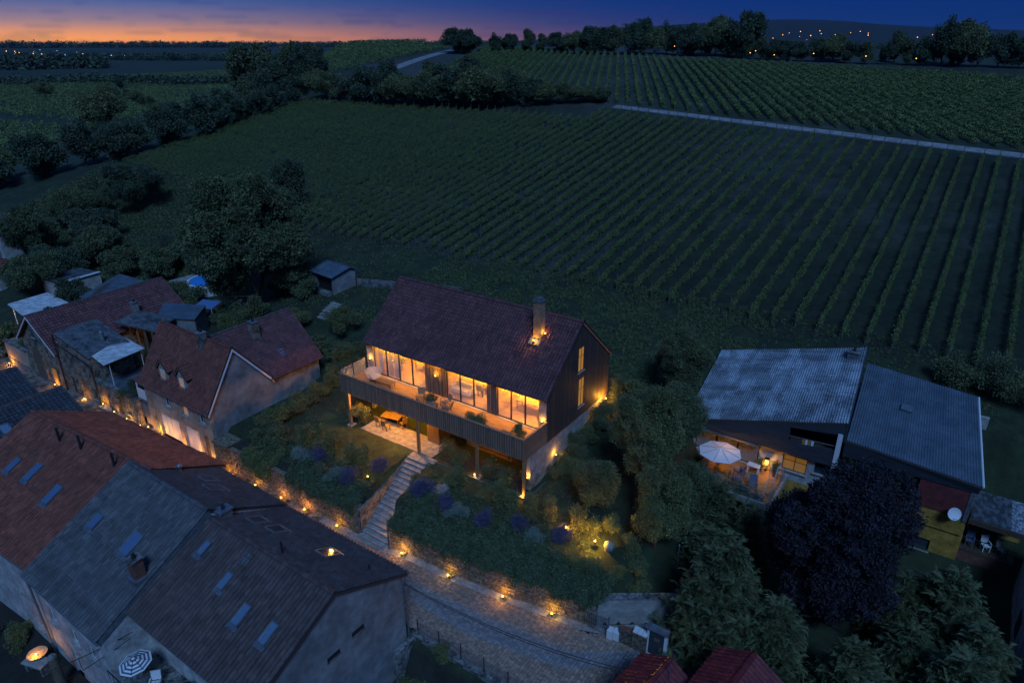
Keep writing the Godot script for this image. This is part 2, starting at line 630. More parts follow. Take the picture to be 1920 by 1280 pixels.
func chimney(p: Node, base: Vector3, w: float, d: float, h: float, mat: String, cap := "concrete_old") -> void:
	var ch := bx(p, "chimney", base + Vector3(0, h / 2, 0), Vector3(w, h, d), mat)
	bx(ch, "chimney_cap", Vector3(0, h / 2 + 0.05, 0), Vector3(w + 0.14, 0.10, d + 0.14), cap)
	cy(ch, "chimney_pot", Vector3(0, h / 2 + 0.10, 0), 0.11, 0.09, 0.3, "black", 10)

# ------------------------------------------------------------------ leaves and trees
var LEAF := {}

func leaf_clump(n: int, ll: float, lw: float, squash := 1.0, droop := 0.0) -> ArrayMesh:
	var st := sm()
	for k in n:
		var d := Vector3(rng.randfn(), rng.randfn(), rng.randfn()).normalized()
		var c := d * pow(rng.randf(), 0.45) * 0.5
		c.y *= squash
		var dir := (d + Vector3(rng.randfn(), rng.randfn(), rng.randfn()) * 0.8 + Vector3(0, 0.35 - droop, 0)).normalized()
		var side := dir.cross(Vector3(rng.randfn(), rng.randfn(), rng.randfn())).normalized()
		var up := side.cross(dir) * 0.22
		var l := ll * rng.randf_range(0.7, 1.25)
		var w := lw * rng.randf_range(0.7, 1.2)
		var m := c + dir * l * 0.45
		tri(st, c, m + side * w + up * w, c + dir * l)
		tri(st, c, c + dir * l, m - side * w + up * w)
	return done(st)

func spray(n: int, ll: float) -> ArrayMesh:
	# a drooping conifer twig with needles on both sides
	var st := sm()
	for b in 5:
		var a := TAU * b / 5.0 + rng.randf()
		var d := Vector3(cos(a), rng.randf_range(0.1, 0.7), sin(a)).normalized()
		var p := Vector3.ZERO
		for k in n:
			var q := p + d * (0.5 / n)
			d = (d + Vector3(0, -0.11, 0)).normalized()
			var s := d.cross(Vector3.UP).normalized()
			for sg in [-1.0, 1.0]:
				var tip: Vector3 = q + (s * sg + d * 0.7).normalized() * ll * rng.randf_range(0.7, 1.2) + Vector3(0, rng.randf_range(-0.05, 0.05), 0)
				tri(st, p, q + Vector3(0, 0.02, 0), tip)
			p = q
	return done(st)

func make_leaf_meshes() -> void:
	rng.seed = 101
	LEAF["broad"] = leaf_clump(44, 0.26, 0.085)
	LEAF["broad2"] = leaf_clump(44, 0.22, 0.075, 0.8)
	LEAF["fine"] = leaf_clump(60, 0.17, 0.045)
	LEAF["far"] = leaf_clump(30, 0.34, 0.13)
	LEAF["vine"] = leaf_clump(34, 0.20, 0.10, 1.1)
	LEAF["spike"] = leaf_clump(56, 0.42, 0.020, 0.6)
	LEAF["long"] = leaf_clump(40, 0.40, 0.05, 0.7, 0.6)
	LEAF["spray"] = spray(6, 0.16)
	LEAF["purple"] = leaf_clump(46, 0.27, 0.08, 0.9, 0.5)
	var st := sm()
	for k in 9:
		var a := rng.randf() * TAU
		var b := Vector3(cos(a), 0, sin(a)) * rng.randf_range(0.0, 0.10)
		var lean := Vector3(cos(a), 0, sin(a)) * rng.randf_range(0.02, 0.16)
		var s := Vector3(-sin(a), 0, cos(a)) * 0.014
		tri(st, b - s, b + s, b + lean + Vector3(0, rng.randf_range(0.10, 0.22), 0))
	LEAF["tuft"] = done(st)

func crown(c: Vector3, r: Vector3, count: int, size: float, lobes: int) -> Array:
	var ls := []
	for k in lobes:
		var d := Vector3(rng.randfn(), rng.randfn() * 0.9, rng.randfn()).normalized() * rng.randf_range(0.42, 0.86)
		ls.append([d, rng.randf_range(0.20, 0.40)])
	ls.append([Vector3(0, -0.1, 0), 0.5])
	var out := []
	for k in count:
		var l: Array = ls[rng.randi() % ls.size()]
		var d := Vector3(rng.randfn(), rng.randfn() + 0.25, rng.randfn()).normalized()
		var q: Vector3 = l[0] + d * (l[1] as float) * (0.45 + 0.6 * sqrt(rng.randf()))
		var b := Basis.from_euler(Vector3(rng.randf() * TAU, rng.randf() * TAU, rng.randf() * TAU)).scaled(Vector3.ONE * size * rng.randf_range(0.7, 1.3))
		out.append(Transform3D(b, c + q * r))
	return out

func trunk_mesh(h: float, r: float, spread: float, top: float) -> ArrayMesh:
	var st := sm()
	var p := Vector3(0, -0.4, 0)
	var n := 4
	for k in n:
		var q := Vector3(rng.randf_range(-0.06, 0.06) * h, h * (k + 1.0) / n, rng.randf_range(-0.06, 0.06) * h)
		bar(st, p, q, r * (1.0 - 0.14 * k), r * (1.0 - 0.14 * (k + 1)), 7)
		p = q
	for k in 6:
		var a := TAU * k / 6.0 + rng.randf()
		var q := Vector3(cos(a) * spread * 0.6, rng.randf_range(h, top * 0.8), sin(a) * spread * 0.6)
		bar(st, p - Vector3(0, rng.randf() * h * 0.35, 0), q, r * 0.42, r * 0.12, 5)
	return done(st)

func tree(n: String, label: String, cat: String, at: Vector3, h: float, r: float, mat: String, leaf := "broad", count := 500, size := 0.9, lobes := 9, group := "", trunk := 0.28) -> Node3D:
	var t := thing(n, label, cat, at, rng.randf() * TAU, group)
	part(t, "trunk", trunk_mesh(h * trunk, maxf(0.05, h * 0.022), r, h), M["bark"])
	var y0 := h * trunk * 0.6
	field(t, "crown", LEAF[leaf], M[mat], crown(Vector3(0, (h + y0) / 2, 0), Vector3(r, (h - y0) / 2, r) * 0.92, count, size, lobes), 0.5)
	return t

func bush(n: String, label: String, at: Vector3, h: float, r: float, mat: String, leaf := "fine", count := 60, size := 0.5, group := "", cat := "shrub") -> Node3D:
	var t := thing(n, label, cat, at, rng.randf() * TAU, group)
	var st := sm()
	for k in 5:
		var a := TAU * k / 5.0
		bar(st, Vector3(0, -0.15, 0), Vector3(cos(a) * r * 0.5, h * 0.6, sin(a) * r * 0.5), 0.03, 0.012, 4)
	part(t, "stem", done(st), M["bark"])
	field(t, "foliage", LEAF[leaf], M[mat], crown(Vector3(0, h * 0.52, 0), Vector3(r, h * 0.52, r) * 1.1, count, size, 6), 0.30)
	return t

func conifer(n: String, label: String, at: Vector3, h: float, r: float, mat: String, count := 700, size := 1.0, group := "", ragged := 0.5) -> Node3D:
	var t := thing(n, label, "tree", at, rng.randf() * TAU, group)
	var st := sm()
	bar(st, Vector3(0, -0.4, 0), Vector3(0, h * 0.95, 0), h * 0.02, 0.02, 7)
	part(t, "trunk", done(st), M["bark"])
	var xf := []
	for k in count:
		var y := 1.0 - sqrt(rng.randf())
		var a := rng.randf() * TAU
		var layer := 0.78 + 0.22 * sin(y * 38.0 + sin(a * 3.0) * 2.0)
		var rr := r * pow(1.0 - y, 0.62) * layer * (1.0 - ragged * 0.4 * rng.randf()) * sqrt(rng.randf_range(0.35, 1.0))
		var b := Basis.from_euler(Vector3(rng.randf_range(-0.4, 0.4), rng.randf() * TAU, rng.randf_range(-0.4, 0.4))).scaled(Vector3.ONE * size * rng.randf_range(0.7, 1.3))
		xf.append(Transform3D(b, Vector3(cos(a) * rr, h * (0.05 + 0.95 * y), sin(a) * rr)))
	field(t, "crown", LEAF["spray"], M[mat], xf, 0.32)
	return t

# ------------------------------------------------------------------ terrain
func poly(x: float, pts: Array) -> float:
	if x <= pts[0][0]:
		return pts[0][1]
	for k in pts.size() - 1:
		if x < pts[k + 1][0]:
			return lerpf(pts[k][1], pts[k + 1][1], (x - pts[k][0]) / (pts[k + 1][0] - pts[k][0]))
	return pts[-1][1]

var WALL_LINE := [[-80.0, 7.4], [-26.0, 7.2], [-9.2, 6.75], [-6.7, 6.6], [-5.3, 6.25], [-1.4, 6.1], [2.5, 5.6], [5.8, 5.05], [8.2, 4.75], [12.9, 1.4], [18.0, 1.0], [60.0, 0.0]]
var PROFILE := [[-8.0, -0.3], [-3.0, -0.05], [2.0, 0.0], [12.0, 2.5], [20.0, 3.5], [29.0, 5.0], [140.0, 26.1]]
var PROFILE_LEFT := [[-8.0, -2.9], [0.0, -2.2], [8.0, -1.0], [16.0, 0.3], [24.0, 2.6], [32.0, 5.2], [140.0, 26.1]]
var PROFILE_RIGHT := [[-8.0, -3.6], [13.0, -3.5], [20.5, 3.3], [29.0, 5.0], [140.0, 26.1]]

func street_y(x: float) -> float:
	return -3.0 - 1.1 * clampf((-42.0 - x) / 20.0, 0.0, 1.0)

func path_z(x: float) -> float:
	return -86.6 + 0.186 * x

func gh(x: float, z: float) -> float:
	var t := -z
	var zp := path_z(x)
	var tt := minf(t, -zp)
	var h := poly(tt, PROFILE)
	var sl := clampf((-38.0 - x) / 12.0, 0.0, 1.0)
	if sl > 0.0:
		h = lerpf(h, poly(tt, PROFILE_LEFT), sl)
	var ft := smoothstep(-8.0, -2.0, z)
	var sr := smoothstep(lerpf(5.0, 6.5, ft), lerpf(9.0, 14.0, ft), x)
	if sr > 0.0:
		h = lerpf(h, poly(tt, PROFILE_RIGHT), sr)
	if t > -zp:
		var d := (t + zp) * 1.12
		h += 14.0 * (1.0 - exp(-d * 0.0062))
	var s := smoothstep(0.0, 1.0, (-126.0 - maxf(0.0, t - 92.0) * 0.9 - x) / 60.0)
	var dist := Vector2(x - 21.5, z - 32.5).length()
	var valley := 1.0 + 2.5 * nz.get_noise_2d(x * 0.12, z * 0.12) + 11.0 * smoothstep(500.0, 2600.0, dist)
	if s > 0.0:
		h = lerpf(h, minf(h, valley), s)
	h = lerpf(h, valley, smoothstep(300.0, 620.0, dist))
	var wz := poly(x, WALL_LINE)
	var k := smoothstep(wz - 1.35, wz - 0.45, z)
	if k > 0.0:
		h = lerpf(h, street_y(x) - 0.06, k)
	if z > 0.3 and z < 7.3 and x > -11.0 and x < -6.0:
		var f := (6.95 - z) / 6.45
		if x > lerpf(-9.25, -10.05, f) - 0.03 and x < lerpf(-6.75, -8.3, f) + 0.03 and f < 1.0:
			h = minf(h, -3.0 + 3.05 * f - 0.35)
	if z > 11.0:
		h = lerpf(h, -5.5, smoothstep(11.6, 13.0, z))
	return h

func ground_color(x: float, z: float) -> Color:
	var n := nz.get_noise_2d(x * 3.1, z * 3.1)
	var n2 := nz.get_noise_2d(x * 0.6 + 50.0, z * 0.6)
	var n3 := nz.get_noise_2d(x * 11.0, z * 11.0)
	var c := Vector3(0.046, 0.064, 0.022) * (1.0 + 0.35 * n + 0.35 * n2 + 0.3 * n3)
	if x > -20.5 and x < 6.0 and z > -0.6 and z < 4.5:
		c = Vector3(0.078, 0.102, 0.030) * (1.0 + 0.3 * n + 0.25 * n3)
	elif z < -29.0 and x > -128.0 and z > path_z(x):
		c *= 0.72
		var bare := clampf(0.32 + 1.2 * n2 + 1.0 * n + 0.7 * n3 - 0.012 * absf(x + 18.0), 0.0, 1.0)
		c = c.lerp(Vector3(0.095, 0.09, 0.08), bare * 0.75)
	elif z <= path_z(x) and x > -150.0:
		c = c.lerp(Vector3(0.12, 0.115, 0.105), clampf(0.25 + n2 + 0.5 * n - 0.004 * (x + 60.0), 0.0, 1.0))
	elif z > 11.5:
		c = Vector3(0.045, 0.040, 0.028) * (1.0 + 0.4 * n + 0.4 * n3)
	elif x < -130.0:
		c = Vector3(0.042, 0.068, 0.028) * (1.0 + 0.5 * n2)
		var f := nz.get_noise_2d(floor(x / 70.0) * 13.0, floor(z / 55.0) * 17.0)
		c = c.lerp(Vector3(0.055, 0.085, 0.040), clampf(f * 1.4, 0.0, 0.8))
	return Color(c.x, c.y, c.z)

func axis(from: float, to: float, step: float, lo: float, hi: float) -> Array:
	var out := []
	var v := from
	while v < to:
		out.append(v)
		v += step
	out.append(to)
	var s := step
	v = to
	while v < hi:
		s *= 1.16
		v += s
		out.append(v)
	v = from
	s = step
	while v > lo:
		s *= 1.16
		v -= s
		out.push_front(v)
	return out

func build_terrain() -> void:
	var xs := axis(-64.0, 34.0, 0.7, -4500.0, 3500.0)
	for q in 36:
		xs.append(-10.9 + q * 0.13)
	xs.sort()
	var zs := axis(-34.0, 30.0, 0.45, -6000.0, 1200.0)
	# keep the vineyard slope finely meshed too
	var zz := []
	for z in zs:
		if z < -34.0 and z > -150.0:
			continue
		zz.append(z)
	var v := -35.5
	while v > -150.0:
		zz.append(v)
		v -= 2.2
	zz.sort()
	var nx := xs.size()
	var nzz := zz.size()
	var vs := PackedVector3Array()
	var cs := PackedColorArray()
	var ns := PackedVector3Array()
	var ix := PackedInt32Array()
	for j in nzz:
		for i in nx:
			var x: float = xs[i]
			var z: float = zz[j]
			var y := gh(x, z)
			vs.append(Vector3(x, y, z))
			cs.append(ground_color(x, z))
			ns.append(Vector3(y - gh(x + 0.3, z), 0.3, y - gh(x, z + 0.3)).normalized())
	for j in nzz - 1:
		for i in nx - 1:
			var a := j * nx + i
			ix.append_array(PackedInt32Array([a, a + 1, a + nx + 1, a, a + nx + 1, a + nx]))
	var arr := []
	arr.resize(Mesh.ARRAY_MAX)
	arr[Mesh.ARRAY_VERTEX] = vs
	arr[Mesh.ARRAY_NORMAL] = ns
	arr[Mesh.ARRAY_COLOR] = cs
	arr[Mesh.ARRAY_INDEX] = ix
	var mesh := ArrayMesh.new()
	mesh.add_surface_from_arrays(Mesh.PRIMITIVE_TRIANGLES, arr)
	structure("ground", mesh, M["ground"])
	# meadow grass behind the house and on the lawns
	rng.seed = 5
	var xf := []
	for k in 52000:
		var x := rng.randf_range(-62.0, 26.0)
		var z := rng.randf_range(-31.0, 5.4)
		if rng.randf() < 0.35:
			x = rng.randf_range(-30.0, 8.0)
			z = rng.randf_range(-31.0, -12.5)
		if (x > -17.8 and x < 0.4 and z < 0.3 and z > -12.4) or (x > -36.0 and x < -25.0 and z > -4.6) or (x < -36.0 and z > -9.0):
			continue
		if (x > 5.5 and z > -22.0) or (x > -10.5 and x < -8.0 and z > -0.5) or (z > 2.6 and x > -20.0 and x < 6.0 and rng.randf() < 0.7):
			continue
		if nz.get_noise_2d(x * 4.0, z * 4.0) < -0.28:
			continue
		var s := rng.randf_range(0.6, 1.5) * (1.0 if z < -12.5 else 0.6)
		xf.append(Transform3D(Basis.from_euler(Vector3(0, rng.randf() * TAU, 0)).scaled(Vector3(s, s, s)), Vector3(x, gh(x, z) - 0.02, z)))
	for k in 16000:
		var x := rng.randf_range(-125.0, -60.0)
		var z := rng.randf_range(-38.0, -8.0)
		var s := rng.randf_range(1.2, 2.4)
		xf.append(Transform3D(Basis.from_euler(Vector3(0, rng.randf() * TAU, 0)).scaled(Vector3(s, s, s)), Vector3(x, gh(x, z) - 0.02, z)))
	var g := field(self, "meadow_grass", LEAF["tuft"], M["grass_blade"], xf, 0.4)
	g.set_meta("label", "rough meadow grass round the houses and below the vines")
	g.set_meta("category", "grass")

# ------------------------------------------------------------------ street
func strip(pts: Array, mat: String, n: String, thick := 0.3) -> MeshInstance3D:
	# pts: [x, z0, z1, y]
	var st := sm()
	for k in pts.size() - 1:
		var a: Array = pts[k]
		var b: Array = pts[k + 1]
		var a0 := Vector3(a[0], a[3], a[1])
		var a1 := Vector3(a[0], a[3], a[2])
		var b0 := Vector3(b[0], b[3], b[1])
		var b1 := Vector3(b[0], b[3], b[2])
		quad(st, a0, b0, b1, a1)
		var d := Vector3(0, -thick, 0)
		quad(st, a1, b1, b1 + d, a1 + d)
		quad(st, b0, a0, a0 + d, b0 + d)
	return structure(n, done(st), M[mat])

func build_street() -> void:
	var pts := []
	var x := -100.0
	while x < -12.9:
		pts.append([x, poly(x, WALL_LINE) - 0.3, 11.9, street_y(x)])
		x += 3.0
	pts.append([-12.9, poly(-12.9, WALL_LINE) - 0.3, 11.9, street_y(x)])
	strip(pts, "lane", "street")
	pts = []
	for k in 14:
		x = -12.9 + k * 2.2
		pts.append([x, poly(x, WALL_LINE) - 0.3, 11.0, -3.02])
	strip(pts, "soil", "street_bed")
	# stone setts laid across the lane
	rng.seed = 31
	var st := sm()
	var hx := 0.098
	var hz := 0.063
	var tx := 0.084
	var tz := 0.05
	quad(st, Vector3(-tx, 0.03, -tz), Vector3(tx, 0.03, -tz), Vector3(tx, 0.03, tz), Vector3(-tx, 0.03, tz))
	quad(st, Vector3(-tx, 0.03, tz), Vector3(tx, 0.03, tz), Vector3(hx, 0, hz), Vector3(-hx, 0, hz))
	quad(st, Vector3(tx, 0.03, -tz), Vector3(-tx, 0.03, -tz), Vector3(-hx, 0, -hz), Vector3(hx, 0, -hz))
	quad(st, Vector3(tx, 0.03, tz), Vector3(tx, 0.03, -tz), Vector3(hx, 0, -hz), Vector3(hx, 0, hz))
	quad(st, Vector3(-tx, 0.03, -tz), Vector3(-tx, 0.03, tz), Vector3(-hx, 0, hz), Vector3(-hx, 0, -hz))
	var sett := done(st)
	var brown := []
	var pale := []
	var row := 0
	x = -12.85
	while x < 15.6:
		row += 1
		var z0 := poly(x, WALL_LINE) + 0.62
		var z := z0 + (0.066 if row % 2 else 0.0)
		while z < 10.9:
			var b := Basis.from_euler(Vector3(rng.randf_range(-0.03, 0.03), rng.randf_range(-0.04, 0.04), rng.randf_range(-0.03, 0.03)))
			var q := Transform3D(b, Vector3(x + rng.randf_range(-0.008, 0.008), -3.012 + rng.randf_range(-0.004, 0.006), z))
			var band := z0 + 1.35 + 0.25 * sin(x * 0.21)
			if z > band and z < band + 1.5 + 0.2 * sin(x * 0.5):
				pale.append(q)
			else:
				brown.append(q)
			z += 0.131
		x += 0.202
	var mb: StandardMaterial3D = M["sett0"].duplicate()
	mb.vertex_color_use_as_albedo = true
	var mp: StandardMaterial3D = mb.duplicate()
	mp.albedo_color = srgb(0.33, 0.31, 0.305)
	var f1 := field(self, "paving_setts", sett, mb, brown, 0.28)
	f1.set_meta("label", "brown stone setts paving both sides of the lane")
	f1.set_meta("category", "paving")
	var f2 := field(self, "paving_setts", sett, mp, pale, 0.22)
	f2.set_meta("label", "paler grey stone setts in the worn band along the lane")
	f2.set_meta("category", "paving")
	# concrete gutter along the foot of the garden wall
	pts = []
	for k in 22:
		x = -12.9 + k * 1.2
		var wz := poly(x, WALL_LINE)
		pts.append([x, wz - 0.1, wz + 0.58, -2.985])
	strip(pts, "concrete", "gutter_strip", 0.1)

# ------------------------------------------------------------------ timber house
func build_timber_house() -> void:
	rng.seed = 41
	var h := thing("timber_house", "dark timber house with lit glass front, long deck on posts and brown tiled roof", "house")
	var X0 := -17.5
	var ZF := -2.85
	var ZB := -12.1
	var ZR := -7.45
	var YE := 6.42
	var YR := 10.6
	var FL := 3.72
	# ground floor: concrete plinth behind, recess on the left for the terrace
	bb(h, "plinth", Vector3(-7.2, -1.2, ZB + 0.02), Vector3(-0.02, 3.05, ZF - 0.02), "concrete")
	bb(h, "plinth", Vector3(X0 + 0.02, -1.2, ZB + 0.02), Vector3(-7.2, 3.05, -5.6), "concrete")
	bb(h, "side_wall", Vector3(X0 + 0.03, -0.6, -5.6), Vector3(X0 + 0.3, 3.05, ZF - 0.02), "concrete")
	bb(h, "base_wall", Vector3(-0.35, -0.6, ZF + 0.005), Vector3(-0.03, 3.04, -0.9), "concrete")
	# ground floor doors and windows at the back of the recess
	part(h, "terrace_wall", wall_holes(Vector3(X0 + 0.3, 0, -5.45), Vector3.RIGHT, 10.0, 3.04, 0.14, [[1.0, 0.05, 2.4, 2.3], [4.6, 0.9, 1.9, 1.3]]), M["old_wood"])
	window(h, Vector3(X0 + 1.3, 0.05, -5.45), Vector3.RIGHT, 2.4, 2.3, "lit_window_dim", "dark_wood", 2, false, 0.06)
	window(h, Vector3(X0 + 4.9, 0.9, -5.45), Vector3.RIGHT, 1.9, 1.3, "lit_window", "dark_wood", 1, true, 0.06)
	# wooden box between the terrace and the planting
	for k in 6:
		bb(h, "cupboard_board", Vector3(-10.25 + k * 0.2, 0.0, -1.8), Vector3(-10.07 + k * 0.2, 2.9, -1.74), "oak")
	bb(h, "cupboard", Vector3(-10.25, 0.0, -3.4), Vector3(-9.07, 2.95, -1.81), "old_wood")
	for k in 14:
		bb(h, "wall_board", Vector3(-6.4, 0.25 + k * 0.2, ZF + 0.0), Vector3(-3.2, 0.43 + k * 0.2, ZF + 0.05), ["oak", "old_wood"][k % 2])
	bb(h, "garage_door", Vector3(-2.9, 0.0, ZF), Vector3(-0.6, 2.6, ZF + 0.06), "dark_wood")
	# upper floor room
	bb(h, "floor", Vector3(X0 + 0.05, 3.06, ZB + 0.05), Vector3(-0.05, FL, ZF - 0.02), "room_floor")
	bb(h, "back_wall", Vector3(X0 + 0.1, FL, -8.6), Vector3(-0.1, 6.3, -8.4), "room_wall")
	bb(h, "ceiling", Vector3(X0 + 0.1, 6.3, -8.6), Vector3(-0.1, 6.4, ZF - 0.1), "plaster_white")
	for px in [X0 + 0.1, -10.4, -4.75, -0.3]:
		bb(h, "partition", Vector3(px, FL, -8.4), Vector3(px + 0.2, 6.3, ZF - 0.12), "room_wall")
	bb(h, "wall_pier", Vector3(X0, FL, ZF - 0.25), Vector3(-16.75, 6.3, ZF), "concrete")
	bb(h, "wall_pier", Vector3(-0.62, FL, ZF - 0.25), Vector3(-0.03, 6.3, ZF), "concrete")
	# glazing: three bays
	for bay in [[-16.75, -11.15, 4], [-9.0, -5.15, 3], [-4.25, -0.62, 3]]:
		var a: float = bay[0]
		var b: float = bay[1]
		var n: int = bay[2]
		var w := (b - a) / n
		for k in n:
			var st := sm()
			var f := 0.055
			var q := a + k * w
			for r in [[0.0, 0.0, w, f * 1.3], [0.0, 2.42 - f, w, f], [0.0, f, f, 2.42 - 2 * f], [w - f, f, f, 2.42 - 2 * f]]:
				sbox(st, Vector3(q + r[0], FL + 0.02 + r[1], ZF - 0.14), Vector3(q + r[0] + r[2], FL + 0.02 + r[1] + r[3], ZF - 0.06))
			var win := part(h, "sliding_window", done(st), M["dark_metal"])
			bx(win, "window_pane", Vector3(q + w / 2, FL + 1.23, ZF - 0.10), Vector3(w - 0.1, 2.3, 0.012), "glass")
		bb(h, "threshold", Vector3(a, FL + 0.001, ZF - 0.2), Vector3(b, FL + 0.022, ZF + 0.14), "concrete")
		bb(h, "lintel", Vector3(a, 6.16, ZF - 0.24), Vector3(b, 6.3, ZF - 0.04), "cladding")
	# curtains inside the left bay
	for cx in [-16.5, -15.4, -14.7]:
		var st := sm()
		for k in 6:
			var u: float = cx + k * 0.08
			quad(st, Vector3(u, FL + 0.05, -3.2 - 0.05 * (k % 2)), Vector3(u, 6.1, -3.2 - 0.05 * (k % 2)), Vector3(u + 0.08, 6.1, -3.2 - 0.05 * ((k + 1) % 2)), Vector3(u + 0.08, FL + 0.05, -3.2 - 0.05 * ((k + 1) % 2)))
		part(h, "curtain", done(st), M["cloth_grey"])
	# timber panels between the bays
	for pn in [[-11.15, -9.0], [-5.15, -4.25]]:
		bb(h, "panel", Vector3(pn[0], FL, ZF - 0.2), Vector3(pn[1], 6.3, ZF - 0.05), "dark_wood")
		var x: float = pn[0] + 0.04
		while x < pn[1] - 0.1:
			bb(h, "panel_board", Vector3(x, FL + 0.02, ZF - 0.05), Vector3(x + 0.13, 6.28, ZF + rng.randf_range(-0.01, 0.03)), ["old_wood", "grey_wood", "oak"][rng.randi() % 3])
			x += 0.175
	# gable walls
	for gx in [[-0.02, -0.24], [X0 + 0.24, X0 + 0.02]]:
		part(h, "gable_wall", slab([Vector3(gx[0], 3.05, ZF - 0.02), Vector3(gx[0], YE, ZF - 0.02), Vector3(gx[0], YR - 0.1, ZR), Vector3(gx[0], YE, ZB), Vector3(gx[0], 3.05, ZB)], Vector3(gx[1] - gx[0], 0, 0)), M["cladding"])
	bb(h, "rear_wall", Vector3(X0 + 0.25, 3.05, ZB), Vector3(-0.25, YE, ZB + 0.2), "cladding")
	# vertical boards on the right gable, cut round the two windows
	var wins := [[-7.85, 6.72, 0.85, 1.95], [-8.05, FL + 0.05, 0.85, 2.35]]
	var z := ZB + 0.02
	while z < ZF - 0.1:
		var zc := z + 0.07
		var topy: float = YR - 0.12 - absf(zc - ZR) / (ZR - ZB) * (YR - YE)
		var cuts := [[2.9, topy]]
		for wv in wins:
			if zc > wv[0] - 0.04 and zc < wv[0] + wv[2] + 0.04:
				var nc := []
				for c in cuts:
					nc.append([c[0], minf(c[1], wv[1])])
					nc.append([maxf(c[0], wv[1] + wv[3]), c[1]])
				cuts = nc
		for c in cuts:
			if c[1] - c[0] > 0.1:
				bb(h, "gable_board", Vector3(-0.02, c[0], z), Vector3(0.05, c[1], z + 0.145), ["cladding", "cladding", "dark_wood"][rng.randi() % 3])
		z += 0.196
	for wv in wins:
		window(h, Vector3(0.03, wv[1], wv[0] + wv[2]), Vector3(0, 0, -1), wv[2], wv[3], "lit_window", "dark_wood", 1, true, -0.02)
	# roof
	var slope := Vector3(0, YE - YR, ZF + 0.12 - ZR)
	var sl := slope.length()
	var dn := slope.normalized()
	var back := Vector3(0, YE - YR, ZB - 0.12 - ZR)
	var bl := back.length()
	var bd := back.normalized()
	part(h, "roof_deck", slab([Vector3(X0 - 0.12, YR, ZR), Vector3(0.12, YR, ZR), Vector3(0.12, YR, ZR) + slope, Vector3(X0 - 0.12, YR, ZR) + slope], Vector3(0, -0.16, 0)), M["tile_under"])
	part(h, "roof_deck", slab([Vector3(0.12, YR, ZR), Vector3(X0 - 0.12, YR, ZR), Vector3(X0 - 0.12, YR, ZR) + back, Vector3(0.12, YR, ZR) + back], Vector3(0, -0.16, 0)), M["tile_under"])
	tiles(h, Vector3(X0 - 0.14, YR + 0.01, ZR), Vector3.RIGHT, dn, -X0 + 0.28, sl + 0.06, 0.25, 0.318, "tile_main", 0, Vector3.ZERO, [[-2.75 - X0 + 0.14, 2.05, 0.42, 0.55]])
	tiles(h, Vector3(0.14, YR + 0.01, ZR), Vector3.LEFT, bd, -X0 + 0.28, bl + 0.06, 0.232, 0.318, "tile_main")
	ridge_tiles(h, Vector3(X0 - 0.14, YR + 0.02, ZR), Vector3(0.14, YR + 0.02, ZR), "tile_main", 0.15)
	for s in [0.10, X0 - 0.14]:
		part(h, "rake_trim", slab([Vector3(s, YR - 0.02, ZR), Vector3(s, YE - 0.02, ZF + 0.12), Vector3(s, YE - 0.2, ZF + 0.12), Vector3(s, YR - 0.2, ZR)], Vector3(0.04, 0, 0)), M["dark_metal"])
		part(h, "rake_trim", slab([Vector3(s, YR - 0.02, ZR), Vector3(s, YE - 0.02, ZB - 0.12), Vector3(s, YE - 0.2, ZB - 0.12), Vector3(s, YR - 0.2, ZR)], Vector3(0.04, 0, 0)), M["oak"])
	# half-round gutter and fascia
	var gt := sm()
	for k in 6:
		var a := PI + PI * k / 6.0
		var b := PI + PI * (k + 1) / 6.0
		quad(gt, Vector3(X0 - 0.15, YE + 0.02 + sin(a) * 0.1, ZF + 0.26 + cos(a) * 0.1), Vector3(X0 - 0.15, YE + 0.02 + sin(b) * 0.1, ZF + 0.26 + cos(b) * 0.1), Vector3(0.15, YE + 0.02 + sin(b) * 0.1, ZF + 0.26 + cos(b) * 0.1), Vector3(0.15, YE + 0.02 + sin(a) * 0.1, ZF + 0.26 + cos(a) * 0.1))
	part(h, "gutter", done(gt), M["lead"])
	bb(h, "fascia_board", Vector3(X0 - 0.1, 6.2, ZF + 0.06), Vector3(0.1, YE - 0.08, ZF + 0.13), "dark_metal")
	bb(h, "soffit", Vector3(X0 - 0.05, 6.30, ZF - 0.2), Vector3(0.05, 6.34, ZF + 0.06), "old_wood")
	# chimney with up-lighters at its foot
	var cx := -2.75
	var chb := bb(h, "chimney", Vector3(cx - 0.30, 8.6, -6.35), Vector3(cx + 0.30, 12.0, -5.72), "chimney_render")
	bb(h, "chimney_cap", Vector3(cx - 0.36, 12.0, -6.41), Vector3(cx + 0.36, 12.12, -5.66), "zinc")
	bb(h, "chimney_cowl", Vector3(cx - 0.2, 12.12, -6.25), Vector3(cx + 0.2, 12.30, -5.82), "lead")
	part(h, "chimney_flashing", box_mesh(Vector3(0.9, 0.04, 0.5)), M["lead"], Transform3D(Basis(Vector3.RIGHT, dn.cross(Vector3.RIGHT), dn), Vector3(cx, 9.12, -5.42) + Vector3(0, -0.02, -0.03)))
	for l in [[Vector3(cx - 0.02, 9.22, -5.36), 0.24], [Vector3(cx + 0.50, 9.66, -6.05), 0.12]]:
		cy(h, "chimney_lamp", (l[0] as Vector3) - Vector3(0, 0.12, 0), 0.05, 0.06, 0.08, "dark_metal", 8)
		sph(h, "lamp_bulb", l[0], 0.045, "bulb")
		lamp(h, (l[0] as Vector3) + Vector3(0, 0.06, 0.02), l[1], 0.04)
	# deck on posts
	bb(h, "deck_slab", Vector3(X0 - 0.2, 3.06, ZF + 0.005), Vector3(0.0, 3.6, -0.02), "old_wood")
	for k in 15:
		var z0 := ZF + 0.02 + k * 0.186
		bb(h, "deck_board", Vector3(X0 - 0.18, 3.605, z0), Vector3(-0.06, FL - rng.randf() * 0.006, z0 + 0.178), "deck_wood")
